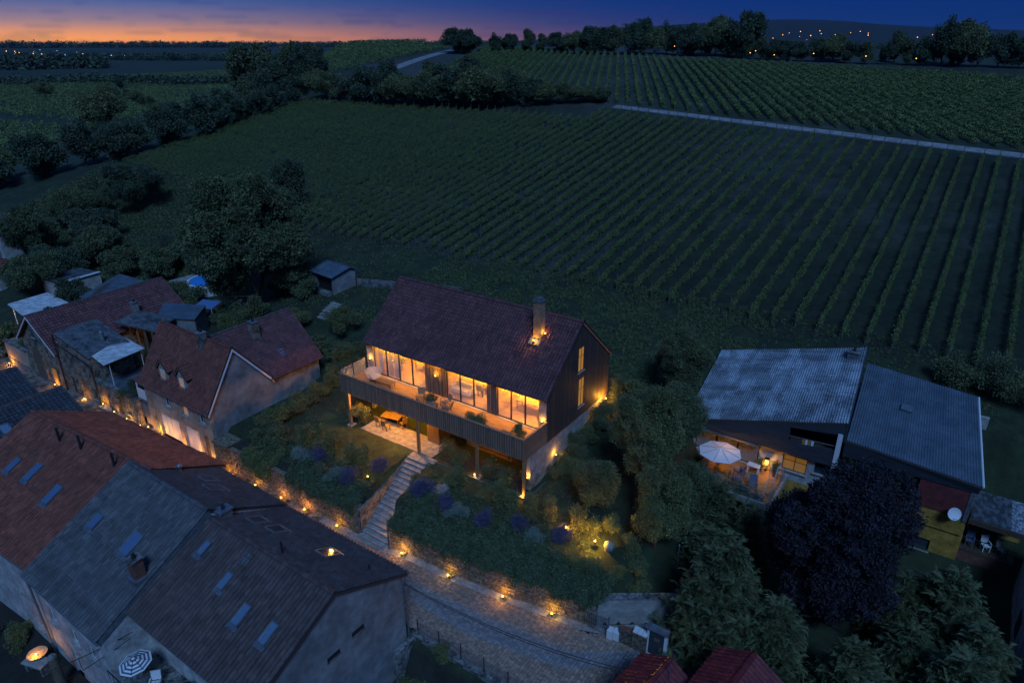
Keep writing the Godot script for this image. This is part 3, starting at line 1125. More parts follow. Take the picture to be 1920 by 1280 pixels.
	for px in [-17.1, -9.66, -4.05, -0.02]:
		bb(h, "post", Vector3(px - 0.095, -0.05, -0.20), Vector3(px + 0.095, 3.06, -0.01), "oak")
		bb(h, "post_footing", Vector3(px - 0.26, -0.4, -0.40), Vector3(px + 0.26, 0.05, 0.16), "concrete")
	# parapet: upright slats with a cap rail
	var x := X0 - 0.18
	while x < 0.0:
		bb(h, "parapet_slat", Vector3(x, 3.0, 0.03), Vector3(x + 0.115, 4.58, 0.09), ["cladding_light", "cladding_light", "cladding_mid"][rng.randi() % 3])
		x += 0.2
	bb(h, "parapet_backing", Vector3(X0 - 0.2, 3.02, -0.01), Vector3(0.02, 4.56, 0.028), "cladding")
	bb(h, "cap_rail", Vector3(X0 - 0.26, 4.585, -0.06), Vector3(0.10, 4.64, 0.11), "cladding_light")
	z = ZF + 0.02
	while z < 0.0:
		bb(h, "parapet_slat", Vector3(0.035, 3.0, z), Vector3(0.08, 4.58, z + 0.095), "cladding_mid")
		z += 0.148
	bb(h, "parapet_backing", Vector3(-0.005, 3.02, ZF + 0.01), Vector3(0.033, 4.56, -0.012), "cladding")
	bb(h, "cap_rail", Vector3(-0.06, 4.585, ZF + 0.02), Vector3(0.11, 4.64, -0.062), "cladding_light")
	# glass balustrade at the left end
	for k in 2:
		bb(h, "glass_panel", Vector3(X0 - 0.2, FL, ZF + 0.1 + k * 1.36), Vector3(X0 - 0.188, 4.95, ZF + 1.4 + k * 1.36), "glass")
	bb(h, "handrail", Vector3(X0 - 0.23, 4.95, ZF), Vector3(X0 - 0.16, 5.0, 0.02), "dark_metal")
	for k in 3:
		bb(h, "baluster", Vector3(X0 - 0.22, FL, ZF + 0.04 + k * 1.39), Vector3(X0 - 0.17, 4.95, ZF + 0.09 + k * 1.39), "dark_metal")
	# lamps: wall sconces on the deck
	for s in [[Vector3(-17.1, 5.0, ZF + 0.10), 0.20], [Vector3(-9.95, 5.45, ZF + 0.16), 0.20], [Vector3(-0.3, 4.62, ZF + 0.10), 0.20]]:
		var p: Vector3 = s[0]
		bb(h, "wall_lamp", p + Vector3(-0.05, -0.11, -0.1), p + Vector3(0.05, -0.07, 0.06), "dark_metal")
		sph(h, "lamp_bulb", p, 0.045, "bulb")
		lamp(h, p + Vector3(0, 0.05, 0.03), s[1], 0.04)
	# strip light under the eaves
	for k in 4:
		var sx := -16.4 + k * 4.1
		bb(h, "strip_light", Vector3(sx, 6.275, ZF + 0.0), Vector3(sx + 3.4, 6.298, ZF + 0.04), "lamp_soft")
		var al := AreaLight3D.new()
		al.name = "strip_area_light"
		al.area_size = Vector2(3.4, 0.06)
		al.light_color = WARM
		al.light_energy = 17.0
		al.shadow_enabled = true
		al.rotation_degrees = Vector3(-78, 0, 0)
		h.add_child(al, true)
		al.position = Vector3(sx + 1.7, 6.262, ZF + 0.02)
	# room lamps
	for s in [[Vector3(-15.2, 5.75, -5.6), 2.6], [Vector3(-12.2, 5.75, -5.8), 2.8], [Vector3(-8.6, 5.7, -6.2), 2.4], [Vector3(-6.4, 5.7, -5.0), 2.6], [Vector3(-3.6, 5.55, -5.6), 2.4], [Vector3(-1.7, 5.55, -4.9), 2.6]]:
		var p: Vector3 = s[0]
		bb(h, "lamp_cord", p + Vector3(-0.008, 0.1, -0.008), p + Vector3(0.008, 6.3 - p.y, 0.008), "black")
		sph(h, "pendant_lamp", p, 0.13, "bulb", Vector3(1, 0.8, 1))
		lamp(h, p + Vector3(0, -0.16, 0), s[1], 0.12)
	# lamps under the deck
	for s in [[Vector3(-15.4, 2.95, -1.0), 2.2], [Vector3(-13.2, 2.95, -1.4), 2.2], [Vector3(-11.3, 2.95, -0.7), 1.9], [Vector3(-4.9, 2.9, -1.9), 0.7]]:
		var p: Vector3 = s[0]
		cy(h, "ceiling_lamp", p, 0.09, 0.09, 0.05, "lamp_soft", 10)
		lamp(h, p + Vector3(0, -0.08, 0), s[1], 0.08)
	# up-lighters on the plinth and gable
	for s in [[Vector3(-0.14, 1.15, -0.72), 0.16], [Vector3(0.16, 1.4, -4.0), 0.20], [Vector3(0.42, 2.95, -11.1), 1.3]]:
		var p: Vector3 = s[0]
		cy(h, "wall_lamp", p - Vector3(0, 0.16, 0), 0.05, 0.06, 0.1, "dark_metal", 8)
		sph(h, "lamp_bulb", p, 0.04, "bulb")
		lamp(h, p + Vector3(0.02, 0.07, 0.02), s[1], 0.04)
	for s in [Vector3(-4.35, 0.12, -0.12), Vector3(0.0, 0.14, 0.14)]:
		cy(h, "post_lamp", s - Vector3(0, 0.1, 0), 0.05, 0.06, 0.07, "dark_metal", 8)
		sph(h, "lamp_bulb", s, 0.04, "bulb")
		lamp(h, s + Vector3(0.0, 0.07, 0.0), 0.14, 0.04)
	# terrace paving under the deck, joined to the stairs
	var pv := thing("terrace_paving", "pale stone slab terrace under the deck reaching to the garden stairs", "paving")
	for i in 7:
		for j in 5:
			var sx := -16.0 + i * 1.09
			var sz := -5.35 + j * 1.06
			bb(pv, "paving_slab", Vector3(sx, -0.12, sz), Vector3(sx + 1.075, 0.05 + rng.randf() * 0.005, sz + 1.045), "paving")
	for j in 3:
		bb(pv, "paving_slab", Vector3(-10.1 + j * 0.78, -0.12, -0.02), Vector3(-9.33 + j * 0.78, 0.05, 0.52), "paving")

# ------------------------------------------------------------------ village houses
func roof_slope(p: Node, a: Vector3, b: Vector3, down: Vector3, mat: String, tw := 0.23, tl := 0.31, singles := 0, skip := []) -> void:
	if down.cross(b - a).y < 0.0:
		var t := a
		a = b
		b = t
	var ac := (b - a).normalized()
	var d := down.normalized()
	part(p, "roof_deck", slab([a, b, b + down, a + down], Vector3(0, -0.13, 0)), M["tile_under"])
	tiles(p, a - ac * 0.05 + d.cross(ac).normalized() * 0.012, ac, d, a.distance_to(b) + 0.10, down.length() + 0.05, tw, tl, mat, singles, Vector3(21.53, 28.8, 32.46), skip)

func gutter(p: Node, a: Vector3, b: Vector3, r := 0.07, mat := "zinc") -> void:
	var st := sm()
	bar(st, a, b, r, r, 8)
	part(p, "gutter", done(st), M[mat])

func pipe(p: Node, pts: Array, r: float, mat: String, n := "downpipe") -> void:
	var st := sm()
	for k in pts.size() - 1:
		bar(st, pts[k], pts[k + 1], r, r, 7)
	part(p, n, done(st), M[mat])

func uplight(n: String, label: String, at: Vector3, e: float, group := "ground lamps along the lane") -> void:
	# a small ground lamp: spike, housing and bulb
	var l := thing(n, label, "lamp", at, 0.0, group)
	cy(l, "spike", Vector3(0, -0.05, 0), 0.02, 0.02, 0.23, "dark_metal", 6)
	cy(l, "housing", Vector3(0, 0.16, 0), 0.05, 0.07, 0.09, "dark_metal", 8)
	sph(l, "lamp_bulb", Vector3(0, 0.27, 0), 0.045, "bulb")
	lamp(l, Vector3(0, 0.34, 0.0), e * rng.randf_range(0.65, 1.35), 0.05, Color(1.0, rng.randf_range(0.63, 0.74), rng.randf_range(0.17, 0.30)))

func build_dormer_house() -> void:
	rng.seed = 51
	var h := thing("dormer_house", "cream house with red tiled roof and two dormers beside the lane", "house")
	var x0 := -35.1
	var x1 := -25.3
	var holes := [[1.5, 0.2, 3.2, 2.35], [5.3, 0.2, 2.3, 2.35], [7.95, 0.2, 1.0, 2.3], [3.1, 3.6, 0.85, 1.2], [5.75, 3.6, 0.85, 1.2], [8.1, 3.6, 0.85, 1.2]]
	part(h, "front_wall", wall_holes(Vector3(x0, -3.2, 7.2), Vector3.RIGHT, x1 - x0, 5.1, 0.3, holes), M["plaster_cream"])
	part(h, "gable_wall", slab([Vector3(x1, -3.2, 6.9), Vector3(x1, 1.9, 6.9), Vector3(x1, 6.25, 4.4), Vector3(x1, 2.35, 1.2), Vector3(x1, 2.5, -4.0), Vector3(x1, -3.2, -4.0)], Vector3(-0.3, 0, 0)), M["plaster_grey"])
	part(h, "gable_wall", slab([Vector3(x0, -3.2, 6.9), Vector3(x0, 1.9, 6.9), Vector3(x0, 6.25, 4.4), Vector3(x0, 2.35, 1.2), Vector3(x0, -3.2, 1.2)], Vector3(0.3, 0, 0)), M["plaster_cream"])
	part(h, "wing_gable", slab([Vector3(x1 - 0.3, -1.0, -4.0), Vector3(x1 - 0.3, 2.5, -4.0), Vector3(-29.0, 6.15, -4.0), Vector3(-32.6, 2.5, -4.0), Vector3(-32.6, -1.0, -4.0)], Vector3(0, 0, 0.3)), M["plaster_grey"])
	bb(h, "wing_wall", Vector3(-32.6, -2.5, -3.7), Vector3(-32.3, 2.4, 1.3), "plaster_cream")
	bb(h, "stone_base", Vector3(x1 - 0.1, -3.2, 4.9), Vector3(x1 + 0.05, -0.5, 7.24), "concrete_old")
	# roofs
	var ra := Vector3(x0 - 0.15, 6.45, 4.4)
	var rb := Vector3(x1 + 0.18, 6.45, 4.4)
	var dn := Vector3(0, -4.75, 3.02)
	roof_slope(h, ra, rb, dn, "tile_rust", 0.25, 0.34, 0, [[3.15, 3.4, 0.55, 0.8], [5.95, 3.4, 0.55, 0.8]])
	roof_slope(h, ra, rb, Vector3(0, -4.1, -3.35), "tile_rust", 0.25, 0.34)
	ridge_tiles(h, ra + Vector3(0, 0.03, 0), rb + Vector3(0, 0.03, 0), "tile_rust")
	var wa := Vector3(-29.0, 6.32, 3.9)
	var wb := Vector3(-29.0, 6.32, -4.25)
	var wcut := []
	for q in 10:
		var lim := (0.6 + 0.367 * (q + 0.5)) / 0.703
		wcut.append([0.15 + q * 0.3, lim + 3.2, 0.151, 3.0])
	var wd := Vector3(3.95, -3.9, 0)
	part(h, "roof_deck", slab([wa, wb, wb + wd, Vector3(-29.0, 6.32, 1.1) + wd], Vector3(0, -0.13, 0)), M["tile_under"])
	tiles(h, wa + Vector3(0.01, 0.012, 0), Vector3(0, 0, -1), wd.normalized(), 8.2, wd.length() + 0.05, 0.22, 0.30, "tile_main", 0, Vector3.ZERO, wcut)
	roof_slope(h, wa, wb, Vector3(-3.9, -3.85, 0), "tile_main", 0.22, 0.30)
	ridge_tiles(h, wa + Vector3(0, 0.03, 0), wb + Vector3(0, 0.03, 0), "tile_brown")
	# verge boards
	part(h, "verge_board", slab([rb + Vector3(0.03, 0, 0), rb + Vector3(0.03, 0, 0) + dn, rb + Vector3(0.03, -0.22, 0) + dn, rb + Vector3(0.03, -0.24, 0)], Vector3(0.04, 0, 0)), M["white_paint"])
	part(h, "verge_board", slab([rb + Vector3(0.03, 0, 0), rb + Vector3(0.03, -4.1, -3.35), rb + Vector3(0.03, -4.36, -3.35), rb + Vector3(0.03, -0.24, 0)], Vector3(0.04, 0, 0)), M["white_paint"])
	gutter(h, Vector3(x0 - 0.2, 1.72, 7.46), Vector3(x1 + 0.2, 1.72, 7.46))
	gutter(h, Vector3(x1 + 0.2, 2.38, 1.0), Vector3(x1 + 0.2, 2.40, -4.2), 0.06, "lead")
	pipe(h, [Vector3(x0 + 1.15, 1.6, 7.3), Vector3(x0 + 1.15, -2.9, 7.28)], 0.06, "zinc")
	# windows and doors
	for k in 3:
		window(h, Vector3(x0 + holes[3 + k][0], 0.4, 7.2), Vector3.RIGHT, 0.85, 1.2, ["glass_dark", "lit_window", "glass_dark"][k], "white_paint", 1)
	for k in 3:
		var o: Array = holes[k]
		var d := bb(h, ["garage_door", "garage_door", "door"][k], Vector3(x0 + o[0], -3.0, 6.92), Vector3(x0 + o[0] + o[2], -3.2 + o[1] + o[3], 6.97), ["white_paint", "white_paint", "grey_wood"][k])
		for j in 4:
			bx(d, "door_panel", Vector3((j - 1.5) * o[2] * 0.235, 0, 0.03), Vector3(o[2] * 0.20, 1.9, 0.02), ["white_paint", "white_paint", "old_wood"][k])
	# dormers
	for dm in [[-32.1, 4.5], [-29.3, 4.55]]:
		var dx: float = dm[0]
		var ay: float = dm[1]
		var dw := 0.62
		var dz := 6.75
		var dr := bb(h, "dormer", Vector3(dx - dw, 2.6, 5.4), Vector3(dx + dw, 3.5, dz - 0.06), "plaster_cream")
		part(h, "dormer_front", slab([Vector3(dx - dw, 2.5, dz - 0.06), Vector3(dx + dw, 2.5, dz - 0.06), Vector3(dx + dw, 3.62, dz - 0.06), Vector3(dx, ay - 0.1, dz - 0.06), Vector3(dx - dw, 3.62, dz - 0.06)], Vector3(0, 0, 0.06)), M["plaster_cream"])
		window(h, Vector3(dx - 0.32, 2.75, dz), Vector3.RIGHT, 0.64, 0.85, "lit_window_dim" if dx < -30.0 else "lit_window", "white_paint", 1, true, -0.05)
		var r0 := Vector3(dx, ay, dz + 0.07)
		var r1 := Vector3(dx, ay, 5.5)
		roof_slope(h, r0, r1, Vector3(dw + 0.2, -0.88, 0), "tile_rust", 0.2, 0.26)
		roof_slope(h, r0, r1, Vector3(-dw - 0.2, -0.88, 0), "tile_rust", 0.2, 0.26)
		for s in [-1.0, 1.0]:
			part(h, "barge_board", slab([r0 + Vector3(0, 0.0, 0.03), r0 + Vector3(s * (dw + 0.2), -0.88, 0.03), r0 + Vector3(s * (dw + 0.2), -1.0, 0.03), r0 + Vector3(0, -0.14, 0.03)], Vector3(0, 0, 0.03)), M["old_wood"])
	chimney(h, Vector3(-28.6, 5.6, 4.75), 0.5, 0.55, 1.5, "concrete_old")
	chimney(h, Vector3(-28.0, 4.6, 0.3), 0.75, 0.6, 2.1, "plaster_old", "lead")
	bx(h, "wing_roof_window", Vector3(-26.4, 3.8, -1.0), Vector3(0.8, 0.08, 0.6), "skylight_glass", Vector3(0, 0, -0.778))
	# balcony at the left corner
	bb(h, "balcony_slab", Vector3(x0 - 1.6, -0.35, 5.4), Vector3(x0, -0.2, 7.15), "concrete_old")
	bb(h, "balcony_front", Vector3(x0 - 1.6, -0.2, 7.05), Vector3(x0 - 0.02, 0.75, 7.12), "white_paint")
	bb(h, "balcony_wall", Vector3(x0 - 1.55, -3.1, 5.5), Vector3(x0, -0.35, 6.9), "plaster_cream")
	bb(h, "balcony_roof", Vector3(x0 - 1.7, 1.55, 5.2), Vector3(x0 - 0.15, 1.65, 7.3), "tile_red1")
	bb(h, "balcony_post", Vector3(x0 - 1.55, 0.75, 7.04), Vector3(x0 - 1.45, 1.55, 7.12), "white_paint")

func street_door(p: Node, x: float, y: float, w: float, hh: float, z: float, mat := "dark_wood") -> void:
	var d := bb(p, "door", Vector3(x, y, z - 0.22), Vector3(x + w, y + hh, z - 0.16), mat)
	for j in 5:
		bx(d, "door_board", Vector3((j - 2) * w * 0.19, 0, 0.035), Vector3(w * 0.17, hh * 0.96, 0.02), mat)
	bx(d, "door_handle", Vector3(w * 0.36, 0, 0.06), Vector3(0.03, 0.14, 0.04), "dark_metal")

func build_street_row() -> void:
	rng.seed = 61
	# barn, gable on the lane
	var b := thing("barn", "old barn with long dark red tiled roof and gable on the lane", "barn")
	var xl := -58.9
	var xr := -50.9
	var ax := -55.2
	part(b, "gable_wall", slab([Vector3(xl, -4.4, 7.45), Vector3(xl, 0.3, 7.45), Vector3(ax, 3.3, 7.45), Vector3(xr, 0.6, 7.45), Vector3(xr, -4.4, 7.45)], Vector3(0, 0, -0.35)), M["plaster_old"])
	bb(b, "side_wall", Vector3(xr - 0.3, -4.0, -6.2), Vector3(xr, 0.7, 7.1), "plaster_old")
	bb(b, "side_wall", Vector3(xl, -4.0, -6.2), Vector3(xl + 0.3, 0.3, 7.1), "plaster_old")
	var r0 := Vector3(ax, 3.55, 7.85)
	var r1 := Vector3(ax, 3.75, -6.6)
	roof_slope(b, r0, r1, Vector3(4.55, -3.05, 0), "tile_main", 0.30, 0.36)
	roof_slope(b, r0, r1, Vector3(-4.1, -3.3, 0), "tile_main", 0.30, 0.36)
	ridge_tiles(b, r0 + Vector3(0, 0.03, 0), r1 + Vector3(0, 0.03, 0), "tile_brown")
	for s in [Vector3(4.55, -3.05, 0), Vector3(-4.1, -3.3, 0)]:
		part(b, "verge_board", slab([r0, r0 + s, r0 + s - Vector3(0, 0.2, 0), r0 - Vector3(0, 0.2, 0)], Vector3(0, 0, 0.05)), M["white_paint"])
	window(b, Vector3(-56.1, 1.0, 7.47), Vector3.RIGHT, 0.8, 1.0, "glass_dark", "grey_wood", 1, true, -0.04)
	# tall barn door between pilasters
	bb(b, "barn_door", Vector3(-57.0, -4.1, 7.46), Vector3(-54.9, -0.4, 7.52), "dark_wood")
	for k in 7:
		bb(b, "door_board", Vector3(-56.98 + k * 0.3, -4.08, 7.52), Vector3(-56.72 + k * 0.3, -0.42, 7.55), "old_wood")
	for px in [-57.4, -54.85]:
		bb(b, "pilaster", Vector3(px, -4.4, 7.45), Vector3(px + 0.4, 0.0, 7.62), "plaster_old")
	chimney(b, Vector3(-52.0, 1.6, -1.4), 0.6, 0.6, 1.3, "plaster_grey")
	# lit niche with a lamp at its foot
	bb(b, "niche_frame", Vector3(-53.35, -3.9, 7.46), Vector3(-52.1, -1.5, 7.53), "old_wood")
	bb(b, "niche_window", Vector3(-53.2, -3.7, 7.53), Vector3(-52.25, -1.7, 7.56), "lit_window_dim")
	uplight("ground_lamp", "ground lamp lighting the yellow niche of the barn", Vector3(-52.7, -3.62, 7.85), 0.32)
	# wall on the far left, enclosing a small yard
	var w := thing("yard_wall", "rendered yard wall beyond the barn, lit from below", "wall")
	bb(w, "wall", Vector3(-64.5, -4.6, 7.2), Vector3(-58.95, -1.5, 7.5), "plaster_cream")
	bb(w, "wall", Vector3(-64.5, -4.6, 1.5), Vector3(-64.2, -1.5, 7.2), "plaster_cream")
	bb(w, "coping", Vector3(-64.6, -1.5, 7.1), Vector3(-58.95, -1.4, 7.6), "concrete_old")
	bb(w, "wall_base", Vector3(-64.4, -4.6, 7.5), Vector3(-59.0, -3.4, 7.56), "concrete_old")
	uplight("ground_lamp", "ground lamp at the foot of the far yard wall", Vector3(-63.4, -4.06, 7.95), 0.42)
	# annex with sheet roof
	var a := thing("annex", "stained annex with low sheet roof between the barn and the gate wall", "house")
	part(a, "front_wall", wall_holes(Vector3(-50.6, -4.2, 7.45), Vector3.RIGHT, 6.9, 6.0, 0.3, [[1.1, 0.7, 0.9, 1.9], [3.3, 0.4, 1.4, 2.4], [5.6, 1.4, 0.7, 1.1]]), M["plaster_old"])
	part(a, "upper_wall", slab([Vector3(-50.0, 1.82, 7.45), Vector3(-50.0, 2.7, 7.45), Vector3(-43.9, 1.82, 7.45)], Vector3(0, 0, -0.3)), M["plaster_old"])
	bb(a, "side_wall", Vector3(-44.0, -4.0, 3.6), Vector3(-43.7, 1.75, 7.15), "plaster_old")
	bb(a, "rear_wall", Vector3(-50.6, -4.0, 3.2), Vector3(-43.7, 1.7, 3.5), "plaster_old")
	street_door(a, -49.5, -3.5, 0.9, 1.9, 7.45)
	street_door(a, -47.3, -3.8, 1.4, 2.4, 7.45, "old_wood")
	window(a, Vector3(-45.0, -2.8, 7.45), Vector3.RIGHT, 0.7, 1.1, "glass_dark", "old_wood", 1)
	corrugated(a, Vector3(-50.2, 2.85, 7.6), Vector3(-43.7, 1.86, 7.6), Vector3(-50.4, 3.0, 3.4), Vector3(-43.0, 2.0, 3.6), "sheet_old", 26, 0.03, 3)
	pipe(a, [Vector3(-50.5, 2.6, 7.6), Vector3(-50.5, -3.9, 7.6)], 0.07, "dark_metal")
	pipe(a, [Vector3(-50.4, 1.75, 7.58), Vector3(-43.8, 0.95, 7.58), Vector3(-43.7, -3.2, 7.58)], 0.06, "dark_metal")
	cy(a, "flue", Vector3(-45.6, 1.9, 5.2), 0.22, 0.2, 1.3, "concrete_old", 10)
	cy(a, "flue_cowl", Vector3(-45.6, 3.2, 5.2), 0.26, 0.12, 0.3, "lead", 10)
	# gate wall with arch, doors and planting on top
	var g := thing("courtyard_wall", "stained courtyard wall with arched doorway and two doors on the lane", "wall")
	part(g, "wall", wall_holes(Vector3(-43.68, -3.4, 7.45), Vector3.RIGHT, 7.1, 2.9, 0.35, [[0.5, 0.3, 1.35, 2.2], [3.3, 0.3, 0.9, 2.1], [4.85, 1.0, 0.8, 1.1]]), M["plaster_old"])
	bb(g, "coping", Vector3(-43.7, -0.5, 7.05), Vector3(-36.58, -0.4, 7.52), "concrete_old")
	street_door(g, -43.18, -3.1, 1.35, 2.2, 7.45, "oak")
	street_door(g, -40.38, -3.1, 0.9, 2.1, 7.45)
	window(g, Vector3(-38.83, -2.4, 7.45), Vector3.RIGHT, 0.8, 1.1, "lit_window_dim", "old_wood", 1)
	bb(g, "doorstep", Vector3(-43.3, -3.15, 7.46), Vector3(-41.7, -2.88, 7.95), "concrete")
	for px in [-43.45, -41.83, -36.98]:
		bb(g, "pilaster", Vector3(px, -3.4, 7.45), Vector3(px + 0.27, -0.5, 7.58), "concrete_old")
	uplight("ground_lamp", "ground lamp beside the arched oak door", Vector3(-42.9, -2.88, 7.72), 0.14)
	uplight("ground_lamp", "ground lamp under the small lit window of the courtyard wall", Vector3(-38.4, -2.98, 7.85), 0.26)
	uplight("ground_lamp", "ground lamp at the right end of the courtyard wall", Vector3(-36.3, -2.98, 7.75), 0.20)
	uplight("ground_lamp", "ground lamp at the middle door of the annex", Vector3(-46.6, -3.45, 7.8), 0.16)
	uplight("ground_lamp", "ground lamp left of the narrow dark door in the courtyard wall", Vector3(-40.7, -2.98, 7.8), 0.14)
	uplight("ground_lamp", "ground lamp under the small corner balcony", Vector3(-35.4, -2.98, 7.5), 0.16)
	uplight("ground_lamp", "ground lamp between the two pale garage doors", Vector3(-32.0, -3.0, 7.55), 0.16)
	# courtyard floor deck and awning
	var y := thing("courtyard_terrace", "raised dark terrace floor behind the courtyard wall", "terrace")
	bb(y, "terrace_floor", Vector3(-43.6, -2.2, 0.5), Vector3(-35.2, -0.75, 7.05), "sheet_blue")
	var aw := thing("awning", "flat pale canopy over the courtyard terrace", "awning", Vector3(0, 0, 0))
	part(aw, "canopy", slab([Vector3(-43.6, 2.05, 7.3), Vector3(-40.9, 1.95, 7.6), Vector3(-41.3, 2.05, 3.5), Vector3(-45.4, 2.2, 3.4)], Vector3(0, -0.06, 0)), M["awning_white"])
	for q in [Vector3(-41.2, -0.75, 7.0), Vector3(-41.6, -0.75, 3.8)]:
		cy(aw, "awning_post", q, 0.04, 0.04, 2.72, "white_paint", 8)
	# rear lean-to with a lit window
	var le := thing("lean_to", "open timber lean-to with lit back window behind the canopy", "shed")
	corrugated(le, Vector3(-50.6, 2.0, 1.8), Vector3(-45.0, 1.75, 0.4), Vector3(-50.8, 2.3, -1.2), Vector3(-46.0, 2.1, -2.4), "sheet_old", 18, 0.03, 3)
	bb(le, "back_wall", Vector3(-50.5, -2.0, -1.6), Vector3(-45.6, 1.9, -1.4), "old_wood")
	for k in 4:
		bb(le, "post", Vector3(-49.9 + k * 1.55, -2.0, 0.6), Vector3(-49.75 + k * 1.55, 1.8, 0.75), "old_wood")
	bb(le, "lit_window_panel", Vector3(-47.3, -0.2, -1.4), Vector3(-46.0, 0.8, -1.36), "lit_window")
	lamp(le, Vector3(-46.6, 0.9, -0.6), 0.30, 0.08)
	sph(le, "lamp_bulb", Vector3(-46.6, 1.0, -0.6), 0.06, "bulb")
	# shed with sheet roof
	var s := thing("flat_shed", "pale walled shed with blue sheet roof behind the dormer house", "shed")
	corrugated(s, Vector3(-48.3, 1.9, -1.6), Vector3(-44.4, 1.9, -3.6), Vector3(-52.0, 1.9, -4.6), Vector3(-47.3, 1.9, -6.8), "sheet_blue", 16, 0.02, 2)
	part(s, "wall", slab([Vector3(-48.2, -1.5, -1.75), Vector3(-44.5, -1.5, -3.65), Vector3(-44.5, 1.86, -3.65), Vector3(-48.2, 1.86, -1.75)], Vector3(-0.2, 0, -0.3)), M["plaster_grey"])
	part(s, "wall", slab([Vector3(-44.5, -1.5, -3.7), Vector3(-47.3, -1.5, -6.7), Vector3(-47.3, 1.86, -6.7), Vector3(-44.5, 1.86, -3.7)], Vector3(-0.25, 0, 0)), M["plaster_grey"])

func corrugated(p: Node, a: Vector3, b: Vector3, c: Vector3, d: Vector3, mat: String, waves: int, amp: float, sheets: int) -> void:
	# a-b front edge, c-d back edge; ridges run from front to back
	for s in sheets:
		var st := sm()
		var n := waves * 4 / sheets
		for k in n:
			var u0 := (s + float(k) / n) / sheets
			var u1 := (s + float(k + 1) / n) / sheets
			var y0 := sin(u0 * waves * TAU) * amp + (s % 2) * 0.012
			var y1 := sin(u1 * waves * TAU) * amp + (s % 2) * 0.012
			for m in 4:
				var v0 := m / 4.0
				var v1 := (m + 1) / 4.0
				var lap := 0.012 * m
				var p00 := a.lerp(b, u0).lerp(c.lerp(d, u0), v0) + Vector3(0, y0 + lap, 0)
				var p10 := a.lerp(b, u1).lerp(c.lerp(d, u1), v0) + Vector3(0, y1 + lap, 0)
				var p11 := a.lerp(b, u1).lerp(c.lerp(d, u1), v1) + Vector3(0, y1 + lap + 0.012, 0)
				var p01 := a.lerp(b, u0).lerp(c.lerp(d, u0), v1) + Vector3(0, y0 + lap + 0.012, 0)
				quad(st, p00, p10, p11, p01)
		part(p, "roof_sheet", done(st), M[mat])
	part(p, "roof_deck", slab([a - Vector3(0, amp + 0.02, 0), b - Vector3(0, amp + 0.02, 0), d - Vector3(0, amp + 0.02, 0), c - Vector3(0, amp + 0.02, 0)], Vector3(0, -0.08, 0)), M["dark_wood"])

